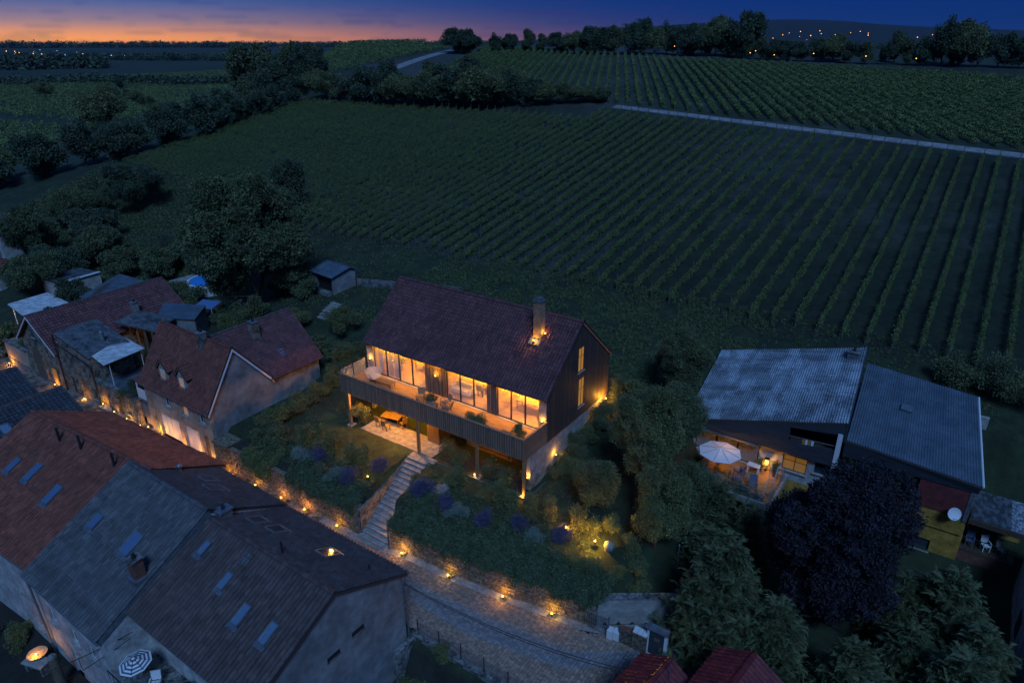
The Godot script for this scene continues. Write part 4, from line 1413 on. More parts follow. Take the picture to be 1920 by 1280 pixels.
# ------------------------------------------------------------------ roofs in the lower left
func build_lower_roofs() -> void:
	rng.seed = 71
	var p := 0.4957
	# right hand house of the terrace
	var b := thing("tiled_house", "grey walled house with brown pantiled roof at the lower centre", "house")
	var x0 := -11.0
	var x1 := -0.45
	var rz := 16.3
	var ry := 4.05
	var ra := Vector3(x0, ry, rz)
	var rb := Vector3(x1 + 0.22, ry, rz)
	part(b, "gable_wall", slab([Vector3(x1, -3.6, 11.55), Vector3(x1, 1.6, 11.55), Vector3(x1, ry - 0.15, rz), Vector3(x1, 1.45, 21.2), Vector3(x1, -5.8, 21.2), Vector3(x1, -5.8, 12.6)], Vector3(-0.35, 0, 0)), M["plaster_grey"])
	bb(b, "street_wall", Vector3(x0, -3.6, 11.55), Vector3(x1 - 0.35, 1.6, 11.9), "plaster_grey")
	bb(b, "rear_wall", Vector3(x0 + 0.4, -5.8, 20.6), Vector3(x1 - 0.35, 1.4, 20.9), "plaster_white")
	roof_slope(b, ra, rb, Vector3(0, -5.35 * p, 5.35), "tile_brown", 0.27, 0.36, 300)
	roof_slope(b, ra, rb, Vector3(0, -5.0 * p, -5.0), "tile_slate_and_shade", 0.27, 0.36)  # darker tiles than the near slope: shade painted onto the far side
	ridge_tiles(b, ra + Vector3(0, 0.04, 0), rb + Vector3(0, 0.04, 0), "tile_brown", 0.15)
	var dn := Vector3(0, -p, 1).normalized()
	var up := Vector3(0, -p, -1).normalized()
	for w in [[-2.0, 2.72, 0.42, 1.0], [-4.1, 2.74, 0.42, 1.0], [-6.4, 2.0, 0.38, 0.85], [-9.2, 1.35, 0.35, 0.75]]:
		roof_window(b, ra + Vector3(w[0] - x0, 0, 0) + dn * w[1] * 1.12 + Vector3(0, 0.06, 0), Vector3.RIGHT, dn, w[2], w[3])
	bx(b, "roof_hatch", ra + Vector3(-6.3 - x0, 0.07, 0) + dn * 0.85, Vector3(0.5, 0.05, 0.6), "zinc", Vector3(atan(p), 0, 0))
	for w in [[-9.2, 2.2, 0.8, 0.9], [-7.7, 2.4, 0.8, 0.9], [-4.0, 3.0, 0.85, 1.0]]:
		roof_window(b, ra + Vector3(w[0] - x0, 0, 0) + up * w[1] + Vector3(0, 0.06, 0), Vector3.LEFT, up, w[2], w[3], "glass_dark")
	chimney(b, Vector3(-10.3, 3.5, 15.6), 0.55, 0.75, 0.75, "lead", "zinc")
	cy(b, "vent_pipe", Vector3(-5.0, 3.7, 15.7), 0.06, 0.06, 0.9, "dark_metal", 8)
	cy(b, "vent_pipe", Vector3(-1.5, 2.3, 12.9), 0.05, 0.05, 0.5, "dark_metal", 8)
	# slit vents in the gable
	for s in [[0.45, 15.0], [0.2, 16.7]]:
		bb(b, "slit_window", Vector3(x1 - 0.03, s[0] - 0.17, s[1] - 0.42), Vector3(x1 + 0.015, s[0] + 0.12, s[1] + 0.42), "black")
		bb(b, "slit_frame", Vector3(x1 - 0.0, s[0] - 0.23, s[1] - 0.48), Vector3(x1 + 0.05, s[0] - 0.17, s[1] + 0.48), "concrete_old")
	gutter(b, Vector3(x0, 1.55, 11.28), Vector3(x1 + 0.25, 1.55, 11.28), 0.06, "lead")
	gutter(b, Vector3(x0 + 1.3, 1.36, 21.72), Vector3(x1 + 0.25, 1.36, 21.72), 0.06, "zinc")
	pipe(b, [Vector3(x1 + 0.1, 1.5, 11.42), Vector3(x1 + 0.1, -3.0, 11.45)], 0.05, "zinc")
	# middle house, raised roof
	var m := thing("slate_grey_house", "house with weathered grey pantiled roof and brick chimney at the lower left", "house")
	var mx0 := -19.1
	var mx1 := -10.55
	var my := 4.5
	var ma := Vector3(mx0, my, rz)
	var mb := Vector3(mx1, my, rz)
	roof_slope(m, ma, mb, Vector3(0, -7.0 * 0.535, 7.0), "tile_grey", 0.27, 0.36, 300)
	roof_slope(m, ma, mb, Vector3(0, -4.9 * 0.54, -4.9), "tile_slate_and_shade", 0.2, 0.27)  # street side darkened too, its shade put into the tile colour
	ridge_tiles(m, ma + Vector3(0, 0.04, 0), mb + Vector3(0, 0.04, 0), "tile_grey", 0.15)
	part(m, "party_wall", slab([Vector3(mx1, -5.8, 11.7), Vector3(mx1, 1.75, 11.5), Vector3(mx1, my - 0.05, rz), Vector3(mx1, 0.68, 23.2), Vector3(mx1, -5.8, 23.0)], Vector3(-0.3, 0, 0)), M["plaster_white"])
	part(m, "verge_flashing", slab([mb + Vector3(0.0, 0.05, 0), mb + Vector3(0, 0.05 - 7.0 * 0.535, 7.0), mb + Vector3(0, -0.28 - 7.0 * 0.535, 7.0), mb + Vector3(0, -0.28, 0)], Vector3(0.05, 0, 0)), M["lead"])
	part(m, "front_wall", wall_holes(Vector3(mx0 - 5.0, -5.8, 23.0), Vector3.RIGHT, 13.2, 6.3, 0.3, [[1.5, 3.4, 0.9, 1.5], [3.0, 1.2, 0.9, 1.9], [6.0, 3.3, 0.8, 1.2], [8.6, 3.3, 0.8, 1.2], [10.6, 3.3, 0.8, 1.2], [7.6, 0.3, 0.9, 1.9]]), M["plaster_white"])
	for w in [[1.5, 3.4, 0.9, 1.5], [3.0, 1.2, 0.9, 1.9], [6.0, 3.3, 0.8, 1.2], [8.6, 3.3, 0.8, 1.2], [10.6, 3.3, 0.8, 1.2], [7.6, 0.3, 0.9, 1.9]]:
		window(m, Vector3(mx0 - 5.0 + w[0], -5.8 + w[1], 23.0), Vector3.RIGHT, w[2], w[3], "glass_dark", "white_paint", 1)
	bb(m, "street_wall", Vector3(mx0, -3.6, 11.55), Vector3(mx1 - 0.3, 1.7, 11.9), "plaster_grey")
	var mdn := Vector3(0, -0.535, 1).normalized()
	roof_window(m, ma + Vector3(5.5, 0.06, 0) + mdn * 3.55, Vector3.RIGHT, mdn, 0.8, 1.25)
	roof_window(m, ma + Vector3(1.7, 0.06, 0) + mdn * 3.7, Vector3.RIGHT, mdn, 0.55, 0.85)
	var mup := Vector3(0, -0.54, -1).normalized()
	roof_window(m, ma + Vector3(3.6, 0.06, 0) + mup * 3.2, Vector3.LEFT, mup, 0.75, 0.8, "glass_dark")
	roof_window(m, ma + Vector3(5.2, 0.06, 0) + mup * 2.6, Vector3.LEFT, mup, 0.9, 1.0, "glass_dark")
	chimney(m, Vector3(-11.25, 1.9, 20.4), 0.52, 0.6, 1.75, "brick", "concrete_old")
	bb(m, "chimney_flashing", Vector3(-11.7, 2.2, 20.0), Vector3(-10.8, 2.55, 20.85), "zinc")
	gutter(m, Vector3(mx0, 0.70, 23.4), Vector3(mx1 + 0.1, 0.70, 23.4), 0.08, "zinc")
	pipe(m, [Vector3(mx0 + 0.2, 0.6, 23.3), Vector3(mx0 + 0.2, -5.5, 23.15)], 0.06, "lead")
	bb(m, "eaves_board", Vector3(mx0, -0.1, 23.02), Vector3(mx1, 0.6, 23.12), "dark_wood")
	# upper left house with red roof
	var r := thing("red_roof_house", "house with weathered red tiled roof and three roof windows at the left", "house")
	var A := Vector3(-31.5, 4.35, 16.75)
	var B := Vector3(-17.3, 4.35, 15.85)
	var dr := Vector3(0.44, -3.55, 7.05)
	var ur := Vector3(-0.32, -2.5, -5.0)
	roof_slope(r, A, B, dr, "tile_red", 0.265, 0.36, 300)
	roof_slope(r, A, B, ur, "tile_red", 0.265, 0.36)
	ridge_tiles(r, A + Vector3(0, 0.04, 0), B + Vector3(0, 0.04, 0), "tile_red", 0.16)
	part(r, "gable_wall", slab([A + Vector3(0.2, -0.2, 0), A + ur * 0.96 + Vector3(0.2, -0.2, 0), A + ur * 0.96 + Vector3(0.2, -6.0, 0), A + dr * 0.96 + Vector3(0.2, -5.8, 0), A + dr * 0.96 + Vector3(0.2, -0.2, 0)], Vector3(0.3, 0, 0)), M["plaster_white"])
	part(r, "front_wall", slab([A + dr * 0.96 + Vector3(0.3, -0.1, 0), B + dr * 0.96 + Vector3(0, -0.1, 0), B + dr * 0.96 + Vector3(0, -6.5, 0), A + dr * 0.96 + Vector3(0.3, -6.5, 0)], Vector3(0, 0, -0.3)), M["plaster_white"])
	bb(r, "street_wall", Vector3(-31.0, -4.0, 11.7), Vector3(-19.2, 1.5, 12.0), "plaster_grey")
	var ac := (B - A).normalized()
	var dd := dr.normalized()
	var nn := dd.cross(ac).normalized()
	for w in [[3.3, 3.55, 0.5, 0.95], [5.5, 3.35, 0.55, 1.2], [8.7, 3.9, 0.58, 1.25]]:
		roof_window(r, A + ac * w[0] + dd * w[1] + nn * 0.06, ac, dd, w[2], w[3])
	for q in [[5.0, 0.9], [7.4, 0.75], [11.3, 0.8]]:
		cy(r, "vent_pipe", A + ac * q[0] + dd * q[1] - Vector3(0, 0.2, 0), 0.09, 0.09, 1.3, "dark_metal", 8)
	gutter(r, A + dr + Vector3(0, -0.02, 0.1), B + dr + Vector3(0, -0.02, 0.1), 0.07, "zinc")
	# metal flue on the street slope
	var fl := thing("metal_flue", "short shiny metal flue with round cowl on the darkened street slope", "flue", Vector3(-17.0, 3.1, 14.3))
	cy(fl, "pipe", Vector3.ZERO, 0.1, 0.1, 0.7, "zinc", 10)
	sph(fl, "cowl", Vector3(0, 0.85, 0), 0.19, "zinc")
	# small porch roof over the lane
	var po := thing("porch_roof", "small tiled porch roof jutting toward the lane", "porch", Vector3(-28.2, 0, 11.4))
	roof_slope(po, Vector3(-2.0, 0.35, -0.2), Vector3(1.4, 0.35, -0.2), Vector3(0, -0.55, -1.0), "tile_brown", 0.22, 0.28)
	roof_slope(po, Vector3(-2.0, 0.35, -0.2), Vector3(1.4, 0.35, -0.2), Vector3(0, -0.3, 0.8), "tile_brown", 0.22, 0.28)
	bb(po, "wall", Vector3(-1.9, -3.1, -0.9), Vector3(1.3, -0.2, 0.5), "plaster_grey")
	# two slate houses in the left corner
	for k in 2:
		var s := thing("slate_house", ["slate roofed house whose gable meets the lane at the left edge", "slate roofed house in the far left corner, behind the other slate roof"][k], "house", Vector3(-39.2 - 7.6 * k, 0, 0), 0.0, "slate roofs at the left edge")
		var q0 := Vector3(0, 2.05 - 0.1 * k, 11.9 + 0.5 * k)
		var q1 := Vector3(0, 2.05 - 0.1 * k, 30.0)
		roof_slope(s, q0, q1, Vector3(4.9, -2.3, 0), "tile_slate_and_shade", 0.33, 0.34)
		roof_slope(s, q0, q1, Vector3(-4.4, -2.2, 0), "tile_slate_and_shade", 0.33, 0.34)
		ridge_tiles(s, q0 + Vector3(0, 0.03, 0), q1 + Vector3(0, 0.03, 0), "tile_brown", 0.16)
		part(s, "gable_wall", slab([Vector3(-4.2, -5.0, q0.z + 0.25), Vector3(-4.2, -0.3, q0.z + 0.25), Vector3(0, 1.85, q0.z + 0.25), Vector3(4.6, -0.4, q0.z + 0.25), Vector3(4.6, -5.0, q0.z + 0.25)], Vector3(0, 0, 0.3)), M["plaster_grey"])
		bb(s, "side_wall", Vector3(4.3, -5.6, q0.z + 0.6), Vector3(4.6, -0.4, 30.0), "plaster_grey")
		roof_window(s, q0 + Vector3(2.0, -0.9, 5.2 + k), Vector3(0, 0, -1), Vector3(4.9, -2.3, 0).normalized(), 0.6, 0.9)
	# balcony behind the parapet at the bottom edge
	var bal := thing("rear_balcony", "small balcony in the shadow of the tiled roofs at the bottom edge", "balcony")
	bb(bal, "balcony_floor", Vector3(-10.5, -2.3, 20.9), Vector3(-4.0, -2.1, 23.4), "concrete_old")
	bb(bal, "balcony_wall", Vector3(-10.5, -5.8, 20.95), Vector3(-4.0, -2.3, 23.0), "plaster_white")
	pipe(bal, [Vector3(-10.4, -1.1, 23.35), Vector3(-4.0, -1.1, 23.35)], 0.03, "dark_metal", "handrail")
	for k in 14:
		cy(bal, "baluster", Vector3(-10.4 + k * 0.48, -2.1, 23.35), 0.012, 0.012, 1.0, "dark_metal", 5)

# ------------------------------------------------------------------ house with the two sheet roofs on the right
func build_terrace_house() -> void:
	rng.seed = 81
	var h := thing("sheet_roof_house", "yellow and white house under two tilted corrugated roofs", "house")
	var zf := -13.8
	# body
	bb(h, "side_wall", Vector3(6.6, -3.7, -21.4), Vector3(6.9, 2.4, zf - 0.3), "plaster_white")
	bb(h, "side_wall", Vector3(25.1, -3.7, -21.4), Vector3(25.4, 3.0, zf - 0.3), "plaster_yellow")
	bb(h, "rear_wall", Vector3(6.6, -3.0, -21.7), Vector3(25.4, 4.4, -21.4), "plaster_white")
	part(h, "lower_wall", wall_holes(Vector3(6.6, -3.7, zf), Vector3.RIGHT, 18.8, 2.95, 0.3, [[1.2, 0.6, 1.4, 1.3], [8.3, 0.2, 0.6, 2.0], [15.6, 0.9, 1.6, 0.9]]), M["plaster_yellow"])
	window(h, Vector3(7.8, -3.1, zf), Vector3.RIGHT, 1.4, 1.3, "lit_window", "white_paint", 2)
	window(h, Vector3(14.9, -3.5, zf), Vector3.RIGHT, 0.6, 2.0, "glass_dark", "dark_metal", 0, false)
	window(h, Vector3(22.2, -2.8, zf), Vector3.RIGHT, 1.6, 0.9, "glass_dark", "dark_wood", 1)
	part(h, "upper_wall", wall_holes(Vector3(6.6, -0.75, zf), Vector3.RIGHT, 10.7, 2.75, 0.3, [[0.5, 0.25, 4.9, 1.95], [7.1, 0.75, 1.7, 1.25], [9.3, 1.2, 1.0, 0.9]]), M["plaster_white"])
	for k in 3:
		var st := sm()
		var q := 7.1 + k * 1.633
		for r in [[0.0, 0.0, 1.633, 0.08], [0.0, 1.87, 1.633, 0.08], [0.0, 0.08, 0.07, 1.79], [1.563, 0.08, 0.07, 1.79]]:
			sbox(st, Vector3(q + r[0], -0.5 + r[1], zf - 0.2), Vector3(q + r[0] + r[2], -0.5 + r[1] + r[3], zf - 0.12))
		var win := part(h, "terrace_window", done(st), M["dark_metal"])
		bb(win, "window_pane", Vector3(q + 0.07, -0.42, zf - 0.165), Vector3(q + 1.56, 1.37, zf - 0.155), "glass")
	bb(h, "room_back", Vector3(6.95, -0.75, -17.2), Vector3(12.2, 2.0, -17.0), "oak")
	bb(h, "room_side", Vector3(12.1, -0.75, -17.0), Vector3(12.3, 2.0, zf - 0.3), "plaster_cream")
	bb(h, "room_floor", Vector3(6.95, -0.8, -17.0), Vector3(12.1, -0.55, zf - 0.3), "dark_wood")
	bb(h, "room_ceiling", Vector3(6.95, 1.75, -17.0), Vector3(12.1, 1.85, zf - 0.3), "plaster_white")
	bb(h, "shelf", Vector3(8.0, -0.5, -16.98), Vector3(10.2, 0.9, -16.6), "dark_wood")
	sph(h, "pendant_lamp", Vector3(9.0, 1.2, -15.6), 0.12, "bulb")
	lamp(h, Vector3(9.0, 1.0, -15.5), 0.30, 0.1)
	window(h, Vector3(13.7, 0.0, zf), Vector3.RIGHT, 1.7, 1.25, "lit_window_dim", "dark_metal", 1)
	window(h, Vector3(15.9, 0.45, zf), Vector3.RIGHT, 1.0, 0.9, "glass_dark", "dark_metal", 1)
	bb(h, "awning_cassette", Vector3(6.7, 1.40, zf + 0.02), Vector3(12.0, 1.56, zf + 0.5), "zinc")
	# dark wedge fascia with balcony opening
	var ff := zf + 0.12
	part(h, "fascia", slab([Vector3(6.3, 1.6, ff), Vector3(6.3, 1.95, ff), Vector3(13.9, 4.2, ff), Vector3(13.9, 1.62, ff)], Vector3(0, 0, 0.3)), M["fascia"])
	part(h, "fascia", slab([Vector3(13.9, 3.75, ff), Vector3(13.9, 4.2, ff), Vector3(17.35, 5.22, ff), Vector3(17.35, 4.25, ff)], Vector3(0, 0, 0.3)), M["fascia"])
	part(h, "fascia", slab([Vector3(13.9, 1.62, ff), Vector3(13.9, 2.55, ff), Vector3(17.0, 2.9, ff), Vector3(17.0, 1.66, ff)], Vector3(0, 0, 0.3)), M["fascia"])
	bb(h, "white_post", Vector3(17.0, 1.3, ff + 0.02), Vector3(17.3, 4.3, ff + 0.34), "white_paint")
	bb(h, "balcony_back", Vector3(13.9, 2.0, -16.2), Vector3(17.3, 4.6, -16.0), "plaster_grey")
	bb(h, "balcony_floor", Vector3(13.9, 2.0, -16.0), Vector3(17.0, 2.5, ff - 0.02), "dark_wood")
	pipe(h, [Vector3(13.9, 3.0, ff + 0.15), Vector3(17.0, 3.2, ff + 0.15)], 0.03, "zinc", "handrail")
	bb(h, "balcony_door", Vector3(14.2, 2.5, -16.0), Vector3(15.3, 4.2, -15.94), "zinc")
	for k in 4:
		bx(h, "hanging_towel", Vector3(14.9 + k * 0.2, 2.78 + k * 0.02, ff + 0.2), Vector3(0.16, 0.5, 0.03), ["plaster_yellow", "white_paint"][k % 2])
	# the two roofs
	corrugated(h, Vector3(6.2, 1.98, zf + 0.45), Vector3(17.45, 5.28, zf + 0.45), Vector3(5.87, 4.5, -21.9), Vector3(16.8, 7.5, -21.9), "fibre_cement", 66, 0.035, 6)
	chimney(h, Vector3(16.1, 6.3, -20.8), 0.75, 0.6, 1.1, "lead")
	corrugated(h, Vector3(17.55, 3.95, zf + 0.35), Vector3(25.6, 3.35, zf + 0.35), Vector3(17.05, 6.3, -21.9), Vector3(24.4, 5.6, -21.9), "sheet_blue", 48, 0.03, 7)
	part(h, "roof_step_wall", slab([Vector3(17.38, 3.6, zf + 0.3), Vector3(17.38, 5.2, zf + 0.3), Vector3(16.78, 7.45, -21.8), Vector3(16.78, 5.9, -21.8)], Vector3(0.12, 0, 0)), M["fascia"])
	bx(h, "roof_window", Vector3(20.4, 5.1, -18.2), Vector3(0.7, 0.3, 0.6), "zinc", Vector3(0.28, 0, -0.08))
	pipe(h, [Vector3(25.62, 3.36, zf + 0.4), Vector3(24.45, 5.6, -21.9)], 0.07, "white_paint", "verge_trim")
	part(h, "fascia", slab([Vector3(17.5, 2.6, ff), Vector3(17.5, 3.86, ff + 0.2), Vector3(25.5, 3.26, ff + 0.2), Vector3(25.5, 2.7, ff)], Vector3(0, 0, 0.1)), M["fascia"])
	# right wing front
	bb(h, "yellow_panel", Vector3(17.4, 0.6, -15.4), Vector3(19.2, 2.8, -15.2), "plaster_yellow")
	bb(h, "loggia_back", Vector3(19.2, -0.7, -15.9), Vector3(22.3, 3.2, -15.7), "glass_dark")
	bb(h, "yellow_pier", Vector3(20.9, -0.2, -15.2), Vector3(22.2, 2.9, -14.9), "plaster_yellow")
	bb(h, "loggia_floor", Vector3(17.3, -0.75, -15.7), Vector3(22.3, -0.3, zf + 0.5), "dark_wood")
	pipe(h, [Vector3(17.4, 0.6, zf + 0.45), Vector3(20.6, 0.5, zf + 0.45)], 0.035, "zinc", "handrail")
	bb(h, "red_panel", Vector3(22.3, 0.6, zf + 0.02), Vector3(25.1, 2.75, zf + 0.16), "render_red")
	bb(h, "corner_trim", Vector3(25.1, 0.4, zf + 0.04), Vector3(25.34, 2.8, zf + 0.2), "zinc")
	bb(h, "spandrel", Vector3(20.2, -0.74, zf + 0.01), Vector3(25.3, 0.58, zf + 0.12), "plaster_yellow")
	# flat roofed corner block with balcony
	var f := thing("flat_roof_block", "yellow corner block with flat bitumen roof and cluttered balcony", "house")
	bb(f, "roof", Vector3(25.5, 0.5, -20.8), Vector3(27.7, 0.72, -13.9), "bitumen")
	bb(f, "roof", Vector3(27.7, 0.5, -20.8), Vector3(28.7, 0.70, -13.9), "bitumen_pale")
	bb(f, "fascia_board", Vector3(25.45, 0.30, -13.9), Vector3(28.75, 0.66, -13.78), "dark_wood")
	bb(f, "wall", Vector3(25.5, -3.7, -20.6), Vector3(28.5, 0.5, -15.6), "plaster_yellow")
	bb(f, "door", Vector3(25.8, -1.7, -15.6), Vector3(26.5, 0.2, -15.55), "dark_wood")
	bb(f, "door", Vector3(26.6, -1.7, -15.6), Vector3(27.3, 0.2, -15.55), "cladding")
	bb(f, "balcony_floor", Vector3(25.3, -1.95, -15.6), Vector3(28.4, -1.75, -13.9), "dark_wood")
	bb(f, "balcony_front", Vector3(25.3, -2.9, -14.0), Vector3(28.4, -1.95, -13.9), "brick")
	pipe(f, [Vector3(25.3, -0.85, -13.95), Vector3(28.4, -0.85, -13.95)], 0.03, "dark_metal", "handrail")
	for k in 8:
		cy(f, "baluster", Vector3(25.35 + k * 0.43, -1.75, -13.95), 0.012, 0.012, 0.9, "dark_metal", 5)
	# dish
	var ds := thing("satellite_dish", "white satellite dish on the yellow wall", "satellite dish", Vector3(24.55, 0.75, -13.35))
	var st := sm()
	for i in 4:
		for k in 16:
			var r0 := 0.42 * i / 4.0
			var r1 := 0.42 * (i + 1) / 4.0
			var a0 := TAU * k / 16.0
			var a1 := TAU * (k + 1) / 16.0
			quad(st, Vector3(cos(a0) * r0, sin(a0) * r0, r0 * r0 * 0.5), Vector3(cos(a0) * r1, sin(a0) * r1, r1 * r1 * 0.5), Vector3(cos(a1) * r1, sin(a1) * r1, r1 * r1 * 0.5), Vector3(cos(a1) * r0, sin(a1) * r0, r0 * r0 * 0.5))
	part(ds, "dish", done(st), M["white_paint"], Transform3D(Basis.from_euler(Vector3(-0.4, 0.5, 0)), Vector3(0, 0.25, 0.1)))
	pipe(ds, [Vector3(0, 0, -0.35), Vector3(0, 0.05, 0), Vector3(0, 0.25, 0.08)], 0.025, "zinc", "bracket")
	pipe(ds, [Vector3(0, -0.05, 0.15), Vector3(0.2, 0.15, 0.5)], 0.015, "zinc", "feed_arm")
	# terrace on the left
	var t := thing("roof_terrace", "wooden terrace with railing in front of the white wall", "terrace")
	bb(t, "floor", Vector3(8.3, -0.78, zf + 0.01), Vector3(14.1, -0.52, -9.5), "deck_wood")
	bb(t, "edge_beam", Vector3(8.3, -0.9, -9.5), Vector3(14.2, -0.45, -9.35), "concrete")
	bb(t, "edge_beam", Vector3(14.1, -0.9, zf + 0.02), Vector3(14.25, -0.45, -9.36), "concrete")
	for q in [[8.4, -9.5], [11.2, -9.5], [14.0, -9.5]]:
		bb(t, "pillar", Vector3(q[0] - 0.1, -3.7, q[1] - 0.4), Vector3(q[0] + 0.1, -0.8, q[1] - 0.2), "concrete_old")
	for y in [0.1, 0.4]:
		pipe(t, [Vector3(8.4, y, -9.45), Vector3(14.1, y, -9.45), Vector3(14.1, y, zf + 0.3)], 0.025, "zinc", "handrail")
	for k in 7:
		cy(t, "rail_post", Vector3(8.4 + k * 0.95, -0.52, -9.45), 0.02, 0.02, 0.95, "zinc", 6)
	for k in 4:
		cy(t, "rail_post", Vector3(14.1, -0.52, -10.4 - k * 0.95), 0.02, 0.02, 0.95, "zinc", 6)
	bb(t, "planter", Vector3(9.4, -0.5, -9.95), Vector3(13.6, -0.2, -9.6), "concrete_old")
	field(t, "planter_leaves", LEAF["fine"], M["leaf_hedge"], crown(Vector3(11.5, -0.05, -9.75), Vector3(2.2, 0.35, 0.35), 60, 0.4, 8))
	# lantern by the wall
	var ln := thing("wall_lantern", "glowing yellow lantern on the white terrace wall", "lantern", Vector3(12.7, 0.05, -13.55))
	bb(ln, "lantern_cage", Vector3(-0.16, 0.5, -0.16), Vector3(0.16, 0.56, 0.16), "dark_metal")
	sph(ln, "lantern_glass", Vector3(0, 0.22, 0), 0.17, "lamp_soft", Vector3(0.9, 1.5, 0.9))
	cy(ln, "lantern_foot", Vector3(0, -0.57, 0), 0.03, 0.03, 0.6, "dark_metal", 8)
	lamp(ln, Vector3(0.0, 0.25, 0.32), 0.34, 0.12)

func build_small_buildings() -> void:
	rng.seed = 91
	# shed at the vineyard edge
	var s := thing("garden_shed", "small pale shed with grey lean roof by the vineyard wall", "shed", Vector3(-37.2, 0, -17.2), -0.12)
	var g := gh(-37.2, -17.2) - 0.4
	part(s, "wall", slab([Vector3(1.5, g, 1.6), Vector3(1.5, g + 2.3, 1.6), Vector3(1.5, g + 2.9, -0.6), Vector3(1.5, g + 2.5, -1.5), Vector3(1.5, g, -1.5)], Vector3(-0.2, 0, 0)), M["plaster_grey"])
	bb(s, "back_wall", Vector3(-2.2, g, -1.5), Vector3(1.3, g + 2.4, -1.3), "plaster_grey")
	bb(s, "wall", Vector3(-2.2, g, -1.5), Vector3(-2.0, g + 2.3, 1.5), "plaster_grey")
	part(s, "roof", slab([Vector3(-2.5, g + 2.95, -0.6), Vector3(1.8, g + 2.95, -0.6), Vector3(1.8, g + 2.3, 1.9), Vector3(-2.5, g + 2.3, 1.9)], Vector3(0, -0.08, 0)), M["sheet_blue"])
	part(s, "roof", slab([Vector3(-2.5, g + 2.97, -0.6), Vector3(1.8, g + 2.97, -0.6), Vector3(1.8, g + 2.55, -1.8), Vector3(-2.5, g + 2.55, -1.8)], Vector3(0, -0.08, 0)), M["sheet_old"])
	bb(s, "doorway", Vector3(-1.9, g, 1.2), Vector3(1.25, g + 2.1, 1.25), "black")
	bb(s, "doorstep", Vector3(-2.2, g, 1.6), Vector3(1.4, g + 0.5, 2.3), "concrete_old")
	# wall along the vineyard
	var w := thing("boundary_wall", "low dark boundary wall between the shed and the timber house", "wall")
	for k in 6:
		var x := -35.3 + k * 2.1
		var z := -18.6 - k * 0.55
		part(w, "wall_panel", slab([Vector3(x, gh(x, z) - 0.5, z), Vector3(x + 2.1, gh(x + 2.1, z) - 0.5, z - 0.55), Vector3(x + 2.1, gh(x + 2.1, z) + 0.9, z - 0.55), Vector3(x, gh(x, z) + 0.9, z)], Vector3(0.03, 0, 0.18)), M["concrete_old"])
	# flat roofed garage on the left
	var f := thing("flat_garage", "white garage with flat dark roof among the left gardens", "garage", Vector3(-75.0, -1.8, -5.0), 0.12)
	bb(f, "wall", Vector3(-2.6, -1.0, -2.6), Vector3(2.0, 2.4, 2.4), "plaster_white")
	bb(f, "roof", Vector3(-2.7, 2.4, -2.7), Vector3(2.1, 2.55, 2.5), "bitumen")
	bb(f, "roof_edge", Vector3(1.6, 2.55, -2.7), Vector3(2.1, 2.62, 2.5), "white_paint")
	var f2 := thing("white_outbuilding", "white flat roofed building cut by the left edge of the view", "house", Vector3(-104.0, 0.0, -8.0), 0.1)
	bb(f2, "wall", Vector3(-8.0, -3.0, -4.0), Vector3(6.0, 2.6, 3.0), "plaster_white")
	bb(f2, "roof", Vector3(-8.2, 2.6, -4.2), Vector3(6.2, 2.8, 3.2), "bitumen")
	bb(f2, "door", Vector3(4.0, -2.0, 3.0), Vector3(5.2, 0.6, 3.06), "grey_wood")
	var th := thing("tiled_hut", "small red tiled hut at the left edge beyond the patio canopy", "shed", Vector3(-90.0, gh(-90.0, -1.5), -1.5), 0.25)
	roof_slope(th, Vector3(-4.0, 3.4, 0), Vector3(4.0, 3.4, 0), Vector3(0, -1.1, 2.6), "tile_rust", 0.3, 0.36)
	roof_slope(th, Vector3(-4.0, 3.4, 0), Vector3(4.0, 3.4, 0), Vector3(0, -1.1, -2.6), "tile_rust", 0.3, 0.36)
	bb(th, "wall", Vector3(-3.8, -0.5, -2.3), Vector3(3.8, 2.3, 2.3), "plaster_white")
	# patio canopy
	var p := thing("patio_canopy", "pale flat patio canopy left of the barn", "canopy")
	part(p, "roof", slab([Vector3(-72.0, 0.1, 3.8), Vector3(-66.4, 0.1, 4.4), Vector3(-66.0, 0.1, -0.6), Vector3(-72.6, 0.1, -0.9)], Vector3(0, -0.12, 0)), M["awning_white"])
	for q in [Vector3(-71.6, -3.6, 3.5), Vector3(-66.7, -3.6, 4.0), Vector3(-66.4, -3.6, -0.3)]:
		cy(p, "post", q, 0.07, 0.07, 3.6, "white_paint", 8)
	sph(p, "lamp_bulb", Vector3(-69.8, -0.3, 3.6), 0.07, "bulb")
	lamp(p, Vector3(-69.8, -0.45, 3.6), 0.35, 0.08)
	# greenhouse roof behind the barn
	var gr := thing("greenhouse", "long low greenhouse with pale sheet roof behind the barn", "greenhouse")
	corrugated(gr, Vector3(-66.2, 0.5, -1.8), Vector3(-63.4, 0.9, -1.6), Vector3(-71.0, 0.6, -9.2), Vector3(-64.2, 0.9, -9.0), "sheet_blue", 14, 0.02, 3)
	corrugated(gr, Vector3(-63.4, 0.9, -1.6), Vector3(-60.4, 0.3, -1.2), Vector3(-64.2, 0.9, -9.0), Vector3(-60.8, 0.3, -8.8), "sheet_old", 14, 0.02, 2)
	bb(gr, "wall", Vector3(-66.0, -2.6, -8.6), Vector3(-61.0, 0.2, -1.9), "plaster_grey")
	bb(gr, "strip_light", Vector3(-65.4, 0.30, -1.55), Vector3(-63.8, 0.36, -1.5), "lamp_soft")
	# swimming pool
	var pl := thing("swimming_pool", "round raised swimming pool with bright blue water", "pool", Vector3(-57.6, 0, -14.2))
	var y0 := gh(-57.6, -14.2) - 0.5
	cy(pl, "pool_wall", Vector3(0, y0, 0), 3.0, 3.0, 1.45, "white_paint", 28)
